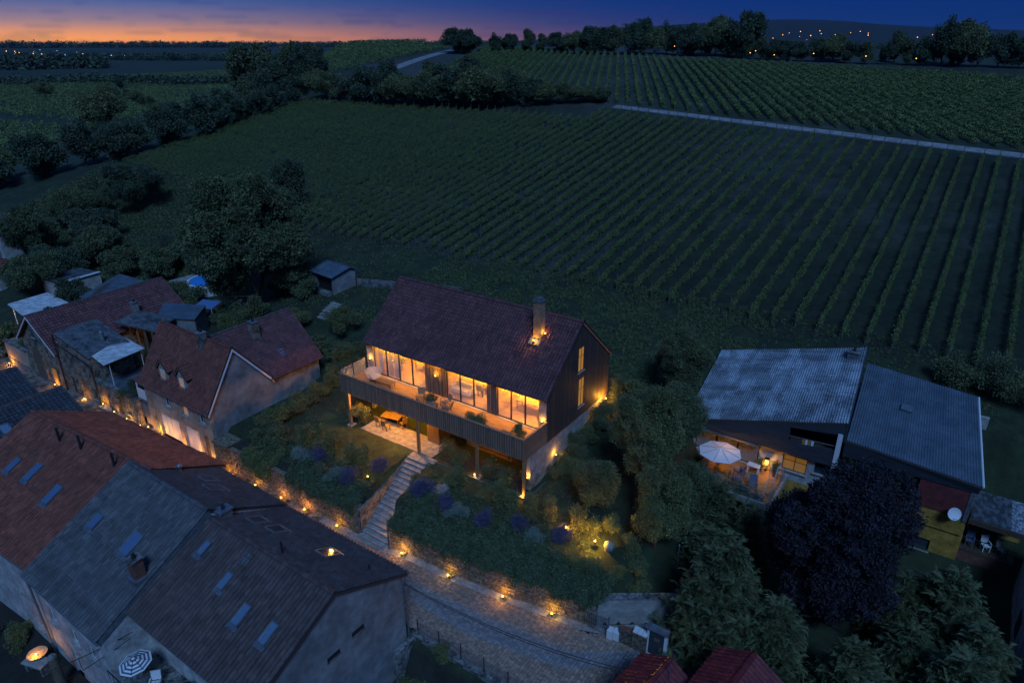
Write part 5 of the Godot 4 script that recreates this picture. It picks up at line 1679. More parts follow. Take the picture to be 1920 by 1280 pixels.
	cy(pl, "pool_water", Vector3(0, y0 + 1.45, 0), 2.78, 2.78, 0.02, "pool_water", 28)
	var st := sm()
	for k in 28:
		var a := TAU * k / 28.0
		var b := TAU * (k + 1) / 28.0
		var o := Vector3(0, y0 + 1.5, 0)
		quad(st, o + Vector3(cos(a), 0, sin(a)) * 2.78, o + Vector3(cos(b), 0, sin(b)) * 2.78, o + Vector3(cos(b), 0, sin(b)) * 3.08, o + Vector3(cos(a), 0, sin(a)) * 3.08)
		quad(st, o + Vector3(cos(a), 0, sin(a)) * 3.08, o + Vector3(cos(b), 0, sin(b)) * 3.08, o + Vector3(cos(b), -0.1, sin(b)) * 3.08, o + Vector3(cos(a), -0.1, sin(a)) * 3.08)
	part(pl, "pool_rim", done(st), M["white_paint"])
	bb(pl, "pool_deck", Vector3(-4.6, y0, -1.0), Vector3(-3.0, y0 + 1.3, 3.2), "concrete")
	# glass topped patio table and stacked terracotta pots
	var gt := thing("glass_canopy", "small glass roofed garden canopy below the big tree", "canopy", Vector3(-49.4, gh(-49.4, -8.2), -8.2), 0.3)
	part(gt, "roof", slab([Vector3(-1.3, 1.9, 0.9), Vector3(1.3, 1.9, 0.9), Vector3(1.3, 2.2, -0.9), Vector3(-1.3, 2.2, -0.9)], Vector3(0, -0.05, 0)), M["skylight_glass"])
	for q in [Vector3(-1.2, -0.2, 0.8), Vector3(1.2, -0.2, 0.8), Vector3(1.2, -0.2, -0.8), Vector3(-1.2, -0.2, -0.8)]:
		cy(gt, "post", q, 0.04, 0.04, 2.15, "white_paint", 6)
	var tp := thing("pot_stack", "stack of orange terracotta roof tiles under the big tree", "stack", Vector3(-51.6, gh(-51.6, -10.6), -10.6))
	for k in 5:
		bx(tp, "tile", Vector3(rng.randf_range(-0.1, 0.1), 0.1 + k * 0.2, 0), Vector3(1.3 - k * 0.12, 0.15, 0.9), "terracotta", Vector3(0, rng.randf_range(-0.15, 0.15), 0))
	# red roofs in the lower right
	for k in 3:
		var d: Array = [[Vector3(17.1, 0.6, 7.6), 1.75, 2.4, "house with glossy red tiled roof and broad ridge at the bottom edge"], [Vector3(13.6, -0.3, 9.4), 1.6, 2.0, "low glossy red roof with a thin mast at the bottom edge"], [Vector3(20.6, -0.5, 8.8), 1.5, 2.0, "corner of a glossy red roof, lowest on the right"]][k]
		var at: Vector3 = d[0]
		var w0: float = d[1]
		var r := thing("red_roof_hut", d[3], "house", at, -0.15, "glossy red roofs at the bottom edge")
		var q0 := Vector3(0, 0.9, -1.9)
		var q1 := Vector3(0, 0.9, 4.0)
		roof_slope(r, q0, q1, Vector3(w0, -0.95, 0), "tile_glossy", 0.26, 0.34)
		roof_slope(r, q0, q1, Vector3(-w0, -0.95, 0), "tile_glossy", 0.26, 0.34)
		ridge_tiles(r, q0 + Vector3(0, 0.03, 0), q1 + Vector3(0, 0.03, 0), "tile_glossy", 0.15)
		bb(r, "wall", Vector3(-w0 + 0.25, -4.6, -1.6), Vector3(w0 - 0.25, -0.05, 3.8), "dark_wood" if k == 0 else "plaster_grey")
		if k == 1:
			cy(r, "mast", Vector3(0.5, 0.4, -1.0), 0.03, 0.02, 1.3, "zinc", 6)
	# white neighbour at the right edge
	var n := thing("white_house", "pale white house wall cut by the right edge of the view", "house")
	bb(n, "wall", Vector3(28.75, -5.0, -13.6), Vector3(36.0, 0.4, -1.0), "plaster_white")
	bb(n, "roof", Vector3(28.9, 0.4, -13.45), Vector3(36.0, 0.46, -1.15), "bitumen")
	bb(n, "parapet", Vector3(28.65, 0.4, -13.7), Vector3(28.9, 0.6, -0.9), "white_paint")
	bb(n, "parapet", Vector3(28.9, 0.4, -13.7), Vector3(36.0, 0.6, -13.45), "white_paint")
	bb(n, "window", Vector3(28.71, -2.6, -9.0), Vector3(28.75, -1.2, -7.8), "glass_dark")
	var cw := thing("coping_wall", "yellow garden wall with red coping behind the flat roof", "wall")
	for k in 9:
		var z := -21.2 - k * 0.9
		bb(cw, "wall_panel", Vector3(28.0, 0.0 + k * 0.3, z - 0.9), Vector3(28.25, 1.6 + k * 0.32, z), "plaster_yellow")
		bb(cw, "coping_tile", Vector3(27.92, 1.6 + k * 0.32, z - 0.9), Vector3(28.5, 1.72 + k * 0.32, z), "render_red")

# ------------------------------------------------------------------ garden
func stone_mesh() -> ArrayMesh:
	var st := sm()
	var i := 0.40
	var a := [Vector3(-0.5, -0.5, 0), Vector3(0.5, -0.5, 0), Vector3(0.5, 0.5, 0), Vector3(-0.5, 0.5, 0)]
	var f := [Vector3(-i, -i, 0.5), Vector3(i, -i * 0.95, 0.55), Vector3(i * 0.96, i, 0.5), Vector3(-i, i * 0.92, 0.45)]
	quad(st, f[0], f[3], f[2], f[1])
	for k in 4:
		quad(st, a[k], f[k], f[(k + 1) % 4], a[(k + 1) % 4])
	return done(st)

func stone_wall(n: String, label: String, x0: float, x1: float, top: float) -> void:
	var w := thing(n, label, "wall")
	var stone := stone_mesh()
	var st := sm()
	var x := x0
	var base := -3.15
	while x < x1 - 0.01:
		var q := minf(x + 1.0, x1)
		var z0 := poly(x, WALL_LINE)
		var z1 := poly(q, WALL_LINE)
		quad(st, Vector3(x, base, z0), Vector3(q, base, z1), Vector3(q, top, z1), Vector3(x, top, z0))
		quad(st, Vector3(x, top, z0), Vector3(q, top, z1), Vector3(q, top, z1 - 0.5), Vector3(x, top, z0 - 0.5))
		quad(st, Vector3(x, base, z0 - 0.5), Vector3(q, base, z1 - 0.5), Vector3(q, top, z1 - 0.5), Vector3(x, top, z0 - 0.5))
		x = q
	for e in [x0, x1]:
		var z := poly(e, WALL_LINE)
		quad(st, Vector3(e, base, z), Vector3(e, top, z), Vector3(e, top, z - 0.5), Vector3(e, base, z - 0.5))
	part(w, "wall_core", done(st), M["concrete_old"])
	var y := base + 0.12
	var count := 0
	var row := 0
	while y < top - 0.05:
		var hh := rng.randf_range(0.20, 0.30)
		hh = minf(hh, top - y)
		x = x0 + rng.randf() * 0.1
		while x < x1 - 0.15:
			var l := minf(rng.randf_range(0.34, 0.75), x1 - x)
			var z := poly(x + l / 2, WALL_LINE)
			var sl := (poly(x + l, WALL_LINE) - poly(x, WALL_LINE)) / l
			var b := Basis.from_euler(Vector3(0, -atan(sl), rng.randf_range(-0.02, 0.02))).scaled_local(Vector3(l - 0.025, hh - 0.025, rng.randf_range(0.07, 0.15)))
			part(w, "wall_stone", stone, M["wall_stone%d" % (rng.randi() % 4)], Transform3D(b, Vector3(x + l / 2, y + hh / 2, z - 0.005)))
			count += 1
			x += l
		y += hh
		row += 1
	# coping
	x = x0
	while x < x1 - 0.2:
		var l := minf(0.8, x1 - x)
		var z := poly(x + l / 2, WALL_LINE)
		var sl := (poly(x + l, WALL_LINE) - poly(x, WALL_LINE)) / l
		part(w, "coping_stone", box_mesh(Vector3(l - 0.01, 0.09, 0.62)), M["wall_stone2"], Transform3D(Basis.from_euler(Vector3(0, -atan(sl), 0)), Vector3(x + l / 2, top + 0.046, z - 0.22)))
		x += l

func trailing(n: String, label: String, x0: float, x1: float, top: float, hang: float, mat: String, density: float) -> void:
	# a cushion of creeping shrubs on the wall head, hanging over its face
	var t := thing(n, label, "hedge")
	var xf := []
	var stems := sm()
	var k := 0
	while k < int((x1 - x0) * density):
		k += 1
		var x := rng.randf_range(x0, x1)
		var wz := poly(x, WALL_LINE)
		var z := wz - rng.randf_range(-0.12, 1.7)
		var hump := 0.34 + 0.75 * nz.get_noise_2d(x * 16.0, z * 14.0)
		var y := top + rng.randf() * hump + 0.18 * (wz - z)
		if rng.randf() < 0.42:
			z = wz + rng.randf_range(0.02, 0.26)
			var reach := hang * (0.42 + 0.95 * nz.get_noise_2d(x * 18.0, 40.0))
			y = top + 0.3 - rng.randf() * maxf(0.25, reach + 0.3)
		var s := rng.randf_range(0.26, 0.55)
		xf.append(Transform3D(Basis.from_euler(Vector3(rng.randf() * TAU, rng.randf() * TAU, rng.randf() * TAU)).scaled(Vector3.ONE * s), Vector3(x, y, z)))
		if k % 40 == 0:
			bar(stems, Vector3(x, top - 0.1, wz - 0.8), Vector3(x, y, z), 0.015, 0.008, 4)
	part(t, "stem", done(stems), M["bark"])
	field(t, "foliage", LEAF["broad2"], M[mat], xf, 0.45)

func build_garden() -> void:
	rng.seed = 111
	stone_wall("stone_wall", "rough stone retaining wall left of the garden stairs", -24.6, -9.35, -0.85)
	stone_wall("stone_wall", "rough stone retaining wall right of the garden stairs, hung with creepers", -6.6, 8.3, -0.85)
	# end piers
	var pr := thing("wall_pier", "square stone pier at the left end of the retaining wall", "pier")
	bb(pr, "pier", Vector3(-25.0, -3.2, 6.1), Vector3(-23.4, -0.6, 7.5), "wall_stone0")
	bb(pr, "pier_cap", Vector3(-25.1, -0.6, 6.0), Vector3(-23.3, -0.48, 7.6), "wall_stone2")
	# stairs
	var s := thing("garden_stairs", "straight flight of pale stone steps from the lane to the terrace", "stairs")
	var n := 18
	for k in n:
		var f := float(k) / n
		var f1 := float(k + 1) / n
		var y := -3.0 + 3.05 * f1
		var za := lerpf(6.95, 0.50, f)
		var zb := lerpf(6.95, 0.50, f1)
		var xl := lerpf(-9.25, -10.05, f)
		var xr := lerpf(-6.75, -8.3, f)
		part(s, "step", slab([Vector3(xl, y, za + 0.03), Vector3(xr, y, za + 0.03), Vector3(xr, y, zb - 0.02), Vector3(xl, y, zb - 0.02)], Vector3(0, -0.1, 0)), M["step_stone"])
		part(s, "riser", slab([Vector3(xl + 0.02, y - 0.1, za), Vector3(xr - 0.02, y - 0.1, za), Vector3(xr - 0.02, y - 0.9, za), Vector3(xl + 0.02, y - 0.9, za)], Vector3(0, 0, -0.3)), M["riser_shade"])  # dark face colour stands for the unlit side of each step
		if k in [3, 4, 7, 10]:
			var lp := Vector3(xr - 0.06, y + 0.12, (za + zb) / 2)
			bb(s, "step_lamp", lp - Vector3(0.05, 0.1, 0.05), lp + Vector3(0.05, -0.03, 0.05), "dark_metal")
			sph(s, "lamp_bulb", lp, 0.035, "bulb")
			lamp(s, lp + Vector3(-0.05, 0.10, 0), 0.16, 0.03)
	for sd in [[-9.32, -10.2], [-6.62, -8.15]]:
		part(s, "cheek_wall", slab([Vector3(sd[0], -3.1, 6.7), Vector3(sd[0], -0.9, 6.7), Vector3(lerpf(sd[0], sd[1], 0.7), -0.35, 2.2), Vector3(sd[1], 0.0, 0.6), Vector3(sd[1], -3.1, 0.6)], Vector3(0.16, 0, 0)), M["concrete_old"])
	# planting bed soil
	structure("planting_bed", slab([Vector3(-24.0, -0.72, 6.9), Vector3(-9.6, -0.72, 6.5), Vector3(-9.9, -0.10, 3.4), Vector3(-22.0, -0.1, 3.6)], Vector3(0, -0.5, 0)), M["soil"])
	structure("planting_bed", slab([Vector3(-6.5, -0.72, 6.3), Vector3(8.2, -0.72, 4.5), Vector3(6.6, -0.14, 1.0), Vector3(-7.5, -0.08, 2.8)], Vector3(0, -0.5, 0)), M["soil"])
	structure("planting_bed", slab([Vector3(-8.0, 0.03, -0.35), Vector3(0.0, 0.03, -0.35), Vector3(0.0, 0.03, -2.8), Vector3(-8.0, 0.03, -2.8)], Vector3(0, -0.4, 0)), M["soil"])
	var ed := thing("bed_edging", "thin metal edging of the bed under the deck", "edging")
	bb(ed, "edging", Vector3(-8.0, -0.1, 0.20), Vector3(0.35, 0.09, 0.24), "zinc")
	bb(ed, "edging", Vector3(0.35, -0.1, -2.4), Vector3(0.39, 0.09, 0.24), "zinc")
	# creepers on the wall
	trailing("trailing_hedge", "thick dark green creeper spilling over the wall right of the stairs", -6.4, 8.6, -0.75, 1.15, "leaf_hedge", 200.0)
	trailing("trailing_hedge", "sparse creeper spilling over the wall left of the stairs", -16.5, -9.6, -0.75, 1.1, "leaf_hedge", 150.0)
	trailing("trailing_hedge", "leafy creeper covering the wall near the square pier", -21.6, -18.4, -0.7, 2.0, "leaf_olive", 240.0)
	# shrubs and flowers of the two beds
	var lav := "lavender bushes of the garden beds"
	for d in [[-5.9, 3.3, 0.9, 0.75, "large violet lavender bush beside the stairs"], [-6.6, 3.9, 0.75, 0.6, "blue lavender bush at the stair edge below the violet one"], [-3.6, 3.7, 0.75, 0.75, "grey blue lavender bush behind the creeper"], [-0.5, 3.7, 0.9, 0.6, "dark violet lavender bush in the middle of the right bed"], [1.7, 2.5, 0.6, 0.5, "small lavender bush between the columnar shrubs"], [4.2, 2.2, 0.8, 0.7, "lavender bush at the right end of the bed"], [-11.6, 5.3, 0.8, 0.7, "violet lavender bush left of the stairs"], [-15.4, 4.6, 0.8, 0.7, "lavender bush at the middle of the left bed"], [-10.7, 3.3, 0.8, 0.5, "pale lavender bush at the lawn edge left of the stairs"]]:
		bush("lavender_bush", d[4], Vector3(d[0], gh(d[0], d[1]) - 0.05, d[1]), d[2], d[3], "lavender", "spike", 46, 0.6, lav)
	for d in [[-2.6, 4.1, 0.7, 0.6, "silvery round shrub in front of the grey lavender"], [-12.8, 5.6, 0.7, 0.7, "silvery shrub on the left wall head"], [-16.9, 5.2, 0.7, 0.8, "silvery long leaved shrub near the square pier"], [2.9, 3.3, 0.6, 0.7, "silvery shrub at the right of the bed"]]:
		bush("silver_shrub", d[4], Vector3(d[0], gh(d[0], d[1]) - 0.05, d[1]), d[2], d[3], "leaf_silver", "long" if d[0] == -16.9 else "fine", 50, 0.5, "silver shrubs")
	var cs := "columnar shrubs of the garden beds"
	for d in [[-4.1, 1.9, 1.7, 0.65, "tall leafy shrub on stakes right of the stairs"], [-0.5, 2.1, 2.1, 0.55, "tall columnar shrub in front of the right deck post"], [0.6, 2.3, 1.9, 0.4, "slim columnar shrub beside the tall one before the deck post"], [1.9, 2.0, 2.0, 0.5, "columnar shrub right of the deck post"], [3.0, 1.4, 1.9, 0.55, "last columnar shrub toward the dark trees"], [4.9, 0.9, 1.6, 0.7, "bushy columnar shrub beside the garden lamp"], [-17.6, 4.2, 1.8, 0.7, "leafy shrub row, part nearest the square pier"], [-16.2, 3.7, 1.9, 0.7, "leafy shrub row, second from the square pier"], [-14.9, 3.8, 1.8, 0.6, "leafy shrub row, third from the square pier"], [-12.7, 4.0, 1.8, 0.6, "leafy shrub row, fourth from the square pier"], [-11.7, 3.7, 1.6, 0.5, "leafy shrub row, last before the stairs"]]:
		var t := thing("columnar_shrub", d[4], "shrub", Vector3(d[0], gh(d[0], d[1]) - 0.1, d[1]), 0.0, cs)
		var st := sm()
		for j in 4:
			var ox: float = rng.randf_range(-0.3, 0.3) * d[3]
			bar(st, Vector3(ox, -0.1, 0), Vector3(ox * 1.5, d[2] * 0.9, rng.randf_range(-0.2, 0.2)), 0.025, 0.012, 4)
		part(t, "stem", done(st), M["bark"])
		var xf := []
		for j in 62:
			var a := rng.randf() * TAU
			var r: float = d[3] * sqrt(rng.randf()) * 0.75
			xf.append(Transform3D(Basis.from_euler(Vector3(rng.randf() * TAU, rng.randf() * TAU, 0)).scaled(Vector3.ONE * rng.randf_range(0.3, 0.55)), Vector3(cos(a) * r, rng.randf_range(0.22, 1.18) * d[2], sin(a) * r)))
		field(t, "foliage", LEAF["broad2"], M["leaf_olive"], xf, 0.35)
	for d in [[-8.0, 2.2, 0.9, 0.6], [-7.6, 3.4, 0.8, 0.5], [-5.2, 1.9, 0.8, 0.5]]:
		bush("garden_shrub", ["low green shrub touching the middle of the stairs", "low green shrub at the lower right of the stairs", "green shrub between the lavender and the stakes"][int(d[0] > -7.9) + int(d[0] > -6.0)], Vector3(d[0], gh(d[0], d[1]), d[1]), d[2], d[3], "leaf_olive", "fine", 45, 0.5, "low shrubs by the stairs")
	bush("blossom_shrub", "pale blossoming grass clump beside the violet lavender", Vector3(-5.0, gh(-5.0, 2.6), 2.6), 0.7, 0.35, "blossom", "spike", 22, 0.5)
	# mixed low planting of the two beds
	for bed in [[-23.0, -10.0, 3.7, 6.3, 190, "mixed low planting of the bed left of the stairs"], [-7.0, 6.6, 1.6, 5.2, 230, "mixed low planting of the bed right of the stairs"]]:
		var bp := []
		for q in bed[4]:
			var x := rng.randf_range(bed[0], bed[1])
			var z := rng.randf_range(bed[2], bed[3])
			var sz := rng.randf_range(0.25, 0.6)
			bp.append(Transform3D(Basis.from_euler(Vector3(rng.randf_range(-0.4, 0.4), rng.randf() * TAU, 0)).scaled(Vector3(sz, sz, sz)), Vector3(x, maxf(gh(x, z), -0.6) + sz * 0.3, z)))
		var bf := field(self, "bed_planting", LEAF["long"], M["leaf_hedge"], bp, 0.5)
		bf.set_meta("label", bed[5])
		bf.set_meta("category", "plants")
	# shrubs under the deck
	for d in [[-7.4, -0.9, 1.7, 0.75, "tall dark shrub at the right edge of the terrace"], [-6.2, -0.8, 0.9, 0.7, "low blue green shrub under the deck"], [-3.2, -0.8, 1.3, 0.8, "round shrub beside the second deck post from the right"], [-1.9, -0.7, 1.0, 0.7, "reddish round shrub near the right deck post"], [-0.7, -1.5, 1.1, 0.8, "spreading shrub behind the right deck post"], [1.1, -3.0, 1.0, 0.8, "shrub at the corner of the concrete base"]]:
		bush("deck_shrub", d[4], Vector3(d[0], gh(d[0], d[1]), d[1]), d[2], d[3], "leaf_tree", "fine", 70, 0.5, "shrubs under the deck")
	bush("terrace_bush", "yellow lit leafy bush at the left of the dining terrace", Vector3(-16.5, 0.0, -0.75), 1.7, 0.75, "leaf_olive", "broad", 60, 0.5)
	# shrubs along the right gable
	for k in 9:
		var z := -4.2 - k * 1.05
		var x := 1.1 + 0.35 * sin(k * 2.1)
		bush("gable_shrub", "dark leafy shrub %s along the concrete gable base" % ["nearest the deck", "second from the deck", "third from the deck", "fourth from the deck", "fifth from the deck", "sixth from the deck", "seventh from the deck", "eighth from the deck", "ninth from the deck"][k], Vector3(x, gh(x, z) - 0.1, z), 1.3 + 0.3 * sin(k * 1.7), 0.8, "leaf_tree" if k % 3 else "leaf_olive", "fine", 60, 0.55, "shrubs along the gable")
	# hedge left of the lawn
	for k in 11:
		var z := 4.6 - k * 1.25
		var x := -22.0 - 0.16 * (4.6 - z)
		bush("hedge_bush", "clipped hedge bush %s from the retaining wall" % ["first", "second", "third", "fourth", "fifth", "sixth", "seventh", "eighth", "ninth", "tenth", "eleventh"][k], Vector3(x, gh(x, z) - 0.1, z), 1.5, 0.95, "leaf_olive" if k % 2 else "leaf_tree", "broad2", 70, 0.55, "hedge left of the lawn")
	bush("corner_bush", "big dark bush above the square stone pier", Vector3(-20.3, -0.3, 5.3), 1.6, 1.5, "leaf_tree", "broad2", 130, 0.6)
	# garden lamp and stone ball at the right end
	uplight("garden_lamp", "small garden lamp on the bank beside the stone ball", Vector3(6.5, gh(6.5, 1.7) + 0.25, 1.7), 1.5, "garden lamps")
	var ball := thing("stone_ball", "round stone ball lit by the garden lamp", "ball", Vector3(7.3, gh(7.3, 1.35) + 0.2, 1.35))
	sph(ball, "ball", Vector3(0, 0.18, 0), 0.34, "concrete")
	bb(ball, "ball_plinth", Vector3(-0.2, -0.5, -0.2), Vector3(0.2, -0.1, 0.2), "concrete_old")
	uplight("garden_lamp", "hidden garden lamp inside the bushy shrub at the bed end", Vector3(4.4, gh(4.4, 1.6) + 0.3, 1.65), 0.8, "garden lamps")
	uplight("garden_lamp", "garden lamp among flowers left of the stairs", Vector3(-10.4, gh(-10.4, 4.6) + 0.1, 4.6), 0.10, "garden lamps")
	for d in [[5.6, 0.5, 1.1], [6.6, -0.1, 1.3], [8.3, 0.4, 1.2], [9.2, 1.2, 0.9], [8.4, 2.6, 0.5], [7.2, 3.1, 0.45], [9.8, 2.2, 0.6], [6.2, 3.6, 0.4]]:
		bush("bank_shrub", "leafy shrub on the lit bank %s" % {5.6: "left of the stone ball", 6.6: "behind the stone ball", 8.3: "right of the stone ball", 9.2: "at its right end", 8.4: "in front of the stone ball", 7.2: "above the gate", 9.8: "above the concrete wall", 6.2: "above the retaining wall end"}[d[0]], Vector3(d[0], gh(d[0], d[1]), d[1]), d[2], 0.7, "leaf_olive", "fine", 50, 0.5, "shrubs on the bank at the bed end")
	# lamps at the foot of the retaining walls and of the dormer house
	var ord := ["first", "second", "third", "fourth", "fifth"]
	var k := 0
	for x in [-23.34 + 0.15, -20.1, -17.11, -14.52, -11.14]:
		uplight("ground_lamp", "ground lamp at the left retaining wall, %s from the pier" % ord[k], Vector3(x, -3.0, poly(x, WALL_LINE) + (0.68 if k == 0 else 0.44)), 0.32)
		k += 1
	k = 0
	for x in [-5.37, -1.44, 2.53, 5.77]:
		uplight("ground_lamp", "ground lamp at the right retaining wall, %s from the stairs" % ord[k], Vector3(x, -3.0, poly(x, WALL_LINE) + 0.44), 0.32)
		k += 1
	k = 0
	for x in [-33.8, -30.2, -27.75, -26.0]:
		uplight("ground_lamp", "ground lamp at the dormer house front, %s from its balcony" % ord[k], Vector3(x, -3.0, 7.62), 0.32)
		k += 1
	# little weeds at the lamps
	k = 0
	for x in [-20.1, -17.11, -14.52, -11.14, -5.37, -1.44, 2.53, 5.77]:
		k += 1
		bush("lamp_weed", "tuft of weeds at a retaining wall lamp, %s tuft from the left" % ordinal(k), Vector3(x + 0.12, -3.02, poly(x, WALL_LINE) + 0.36), 0.26, 0.3, "leaf_olive", "fine", 9, 0.3, "weeds at the ground lamps")

# ------------------------------------------------------------------ vineyards
func ordinal(n: int) -> String:
	var sfx := "th"
	if n % 100 < 11 or n % 100 > 13:
		sfx = ["th", "st", "nd", "rd", "th", "th", "th", "th", "th", "th"][n % 10]
	return "%d%s" % [n, sfx]

func vine_row(label: String, group: String, a: Vector2, b: Vector2, step: float, size: float, leaf: String, posts: bool) -> void:
	var r := thing("vine_row", label, "vine row", Vector3(a.x, gh(a.x, a.y), a.y), 0.0, group)
	var o := r.position
	var l := a.distance_to(b)
	var n := int(l / step)
	var xf := []
	var side := (b - a).normalized().orthogonal()
	for k in n:
		var gap := nz.get_noise_2d(a.x * 31.0 + k * step * 5.0, a.y * 3.0)
		if gap < -0.50:
			continue
		var q := a.lerp(b, (k + rng.randf()) / n) + side * rng.randf_range(-0.07, 0.07)
		var y := gh(q.x, q.y) + 0.48 + rng.randf() * 0.55
		var s := size * rng.randf_range(0.85, 1.15) * (1.0 + 0.3 * gap)
		xf.append(Transform3D(Basis.from_euler(Vector3(rng.randf_range(-0.5, 0.5), rng.randf() * TAU, rng.randf_range(-0.5, 0.5))).scaled(Vector3(s, s * 1.25, s)), Vector3(q.x, y, q.y) - o))
	field(r, "vine_leaves", LEAF[leaf], M["leaf_vine"], xf, 0.28, 0.25)
	if posts:
		var st := sm()
		var m := int(l / 5.5)
		for k in m + 1:
			var q := a.lerp(b, float(k) / m)
			var g := Vector3(q.x, gh(q.x, q.y), q.y) - o
			sbox(st, g + Vector3(-0.04, -0.3, -0.04), g + Vector3(0.04, 1.75, 0.04))
			if k % 2 == 0:
				sbox(st, g + Vector3(-0.02, -0.1, 1.3), g + Vector3(0.02, 0.9, 1.34))
		part(r, "trellis_posts", done(st), M["post_wood"]).set_meta("kind", "stuff")

func build_vineyards() -> void:
	rng.seed = 121
	var k := 0
	var x := 44.0
	while x > -123.0:
		k += 1
		var z0 := -29.3 - 0.25 * sin(x * 0.7)
		if x < -62.0:
			z0 = -35.0 - (-62.0 - x) * 0.05
		var z1 := path_z(x) + 4.2
		if x < -42.0:
			z1 = maxf(path_z(x) + 3.0, -85.0)
		vine_row("vine row on the near slope, %s counted from the right" % ordinal(k), "vine rows of the near slope", Vector2(x, z0), Vector2(x + rng.randf_range(-0.2, 0.2), z1), 0.12 if x > -60.0 else 0.15, 0.42 if x > -60.0 else 0.44, "vine", x > -90.0)
		x -= 2.0
	# the slope beyond the farm track
	k = 0
	x = 62.0
	while x > -104.0:
		k += 1
		var a := Vector2(x, path_z(x) - 3.4)
		var b := a + Vector2(-0.449, -0.893) * 96.0
		vine_row("vine row beyond the farm track, %s counted from the right" % ordinal(k), "vine rows beyond the farm track", a, b, 0.34, 0.66, "far", false)
		x -= 2.7
	# fields in the valley on the left read as one mass
	var xf := []
	for i in 130:
		var u := i * 3.4
		for j in 120:
			var p := Vector2(-196.0 - u, -30.0 - j * 2.6 - u * 0.18 + rng.randf_range(-0.9, 0.9))
			if nz.get_noise_2d(p.x * 0.5, p.y * 0.5) < -0.25:
				continue
			if absf(p.y + 118.0 + (p.x + 196.0) * 0.3) < 7.0:
				continue
			var s := rng.randf_range(1.3, 2.0)
			xf.append(Transform3D(Basis.from_euler(Vector3(rng.randf() * TAU, rng.randf() * TAU, 0)).scaled(Vector3(s, s * 0.85, s)), Vector3(p.x, gh(p.x, p.y) + 0.9, p.y)))
	for i in 26:
		for j in 64:
			var p := Vector2(-134.0 - i * 3.0, -112.0 - j * 1.2 + rng.randf_range(-0.4, 0.4))
			if p.x > -140.0 - (p.y + 112.0) * -0.25:
				continue
			var s := rng.randf_range(0.9, 1.4)
			xf.append(Transform3D(Basis.from_euler(Vector3(rng.randf() * TAU, rng.randf() * TAU, 0)).scaled(Vector3(s, s * 0.85, s)), Vector3(p.x, gh(p.x, p.y) + 0.8, p.y)))
	var f := field(self, "valley_vines", LEAF["far"], M["leaf_vine"], xf, 0.35)
	f.set_meta("label", "wide vine fields in the valley on the left")
	f.set_meta("category", "vines")
	# farm track
	var pts := []
	var st := sm()
	var prev := []
	for i in 60:
		var px := -42.0 + i * 2.0
		var pz := path_z(px)
		var e := [Vector3(px, gh(px, pz - 0.9) + 0.14, pz - 1.1), Vector3(px, gh(px, pz + 1.1) + 0.14, pz + 1.1)]
		if prev:
			quad(st, prev[0], e[0], e[1], prev[1])
			quad(st, prev[1], e[1], e[1] - Vector3(0, 0.4, 0), prev[1] - Vector3(0, 0.4, 0))
		prev = e
	structure("farm_track", done(st), M["path"])
	# lane climbing on the left flank of the hill
	st = sm()
	prev = []
	for i in 26:
		var t := i / 25.0
		var p := Vector2(-126.0, -116.0).bezier_interpolate(Vector2(-130.0, -128.0), Vector2(-143.0, -152.0), Vector2(-150.0, -178.0), t)
		var e := [Vector3(p.x - 2.2, gh(p.x - 2.2, p.y) + 0.25, p.y), Vector3(p.x + 2.2, gh(p.x + 2.2, p.y) + 0.25, p.y)]
		if prev:
			quad(st, prev[0], e[0], e[1], prev[1])
			quad(st, prev[1], e[1], e[1] - Vector3(0, 0.6, 0), prev[1] - Vector3(0, 0.6, 0))
		prev = e
	structure("hill_road", done(st), M["path"])

# ------------------------------------------------------------------ trees
func gpos(x: float, z: float) -> Vector3:
	return Vector3(x, gh(x, z), z)

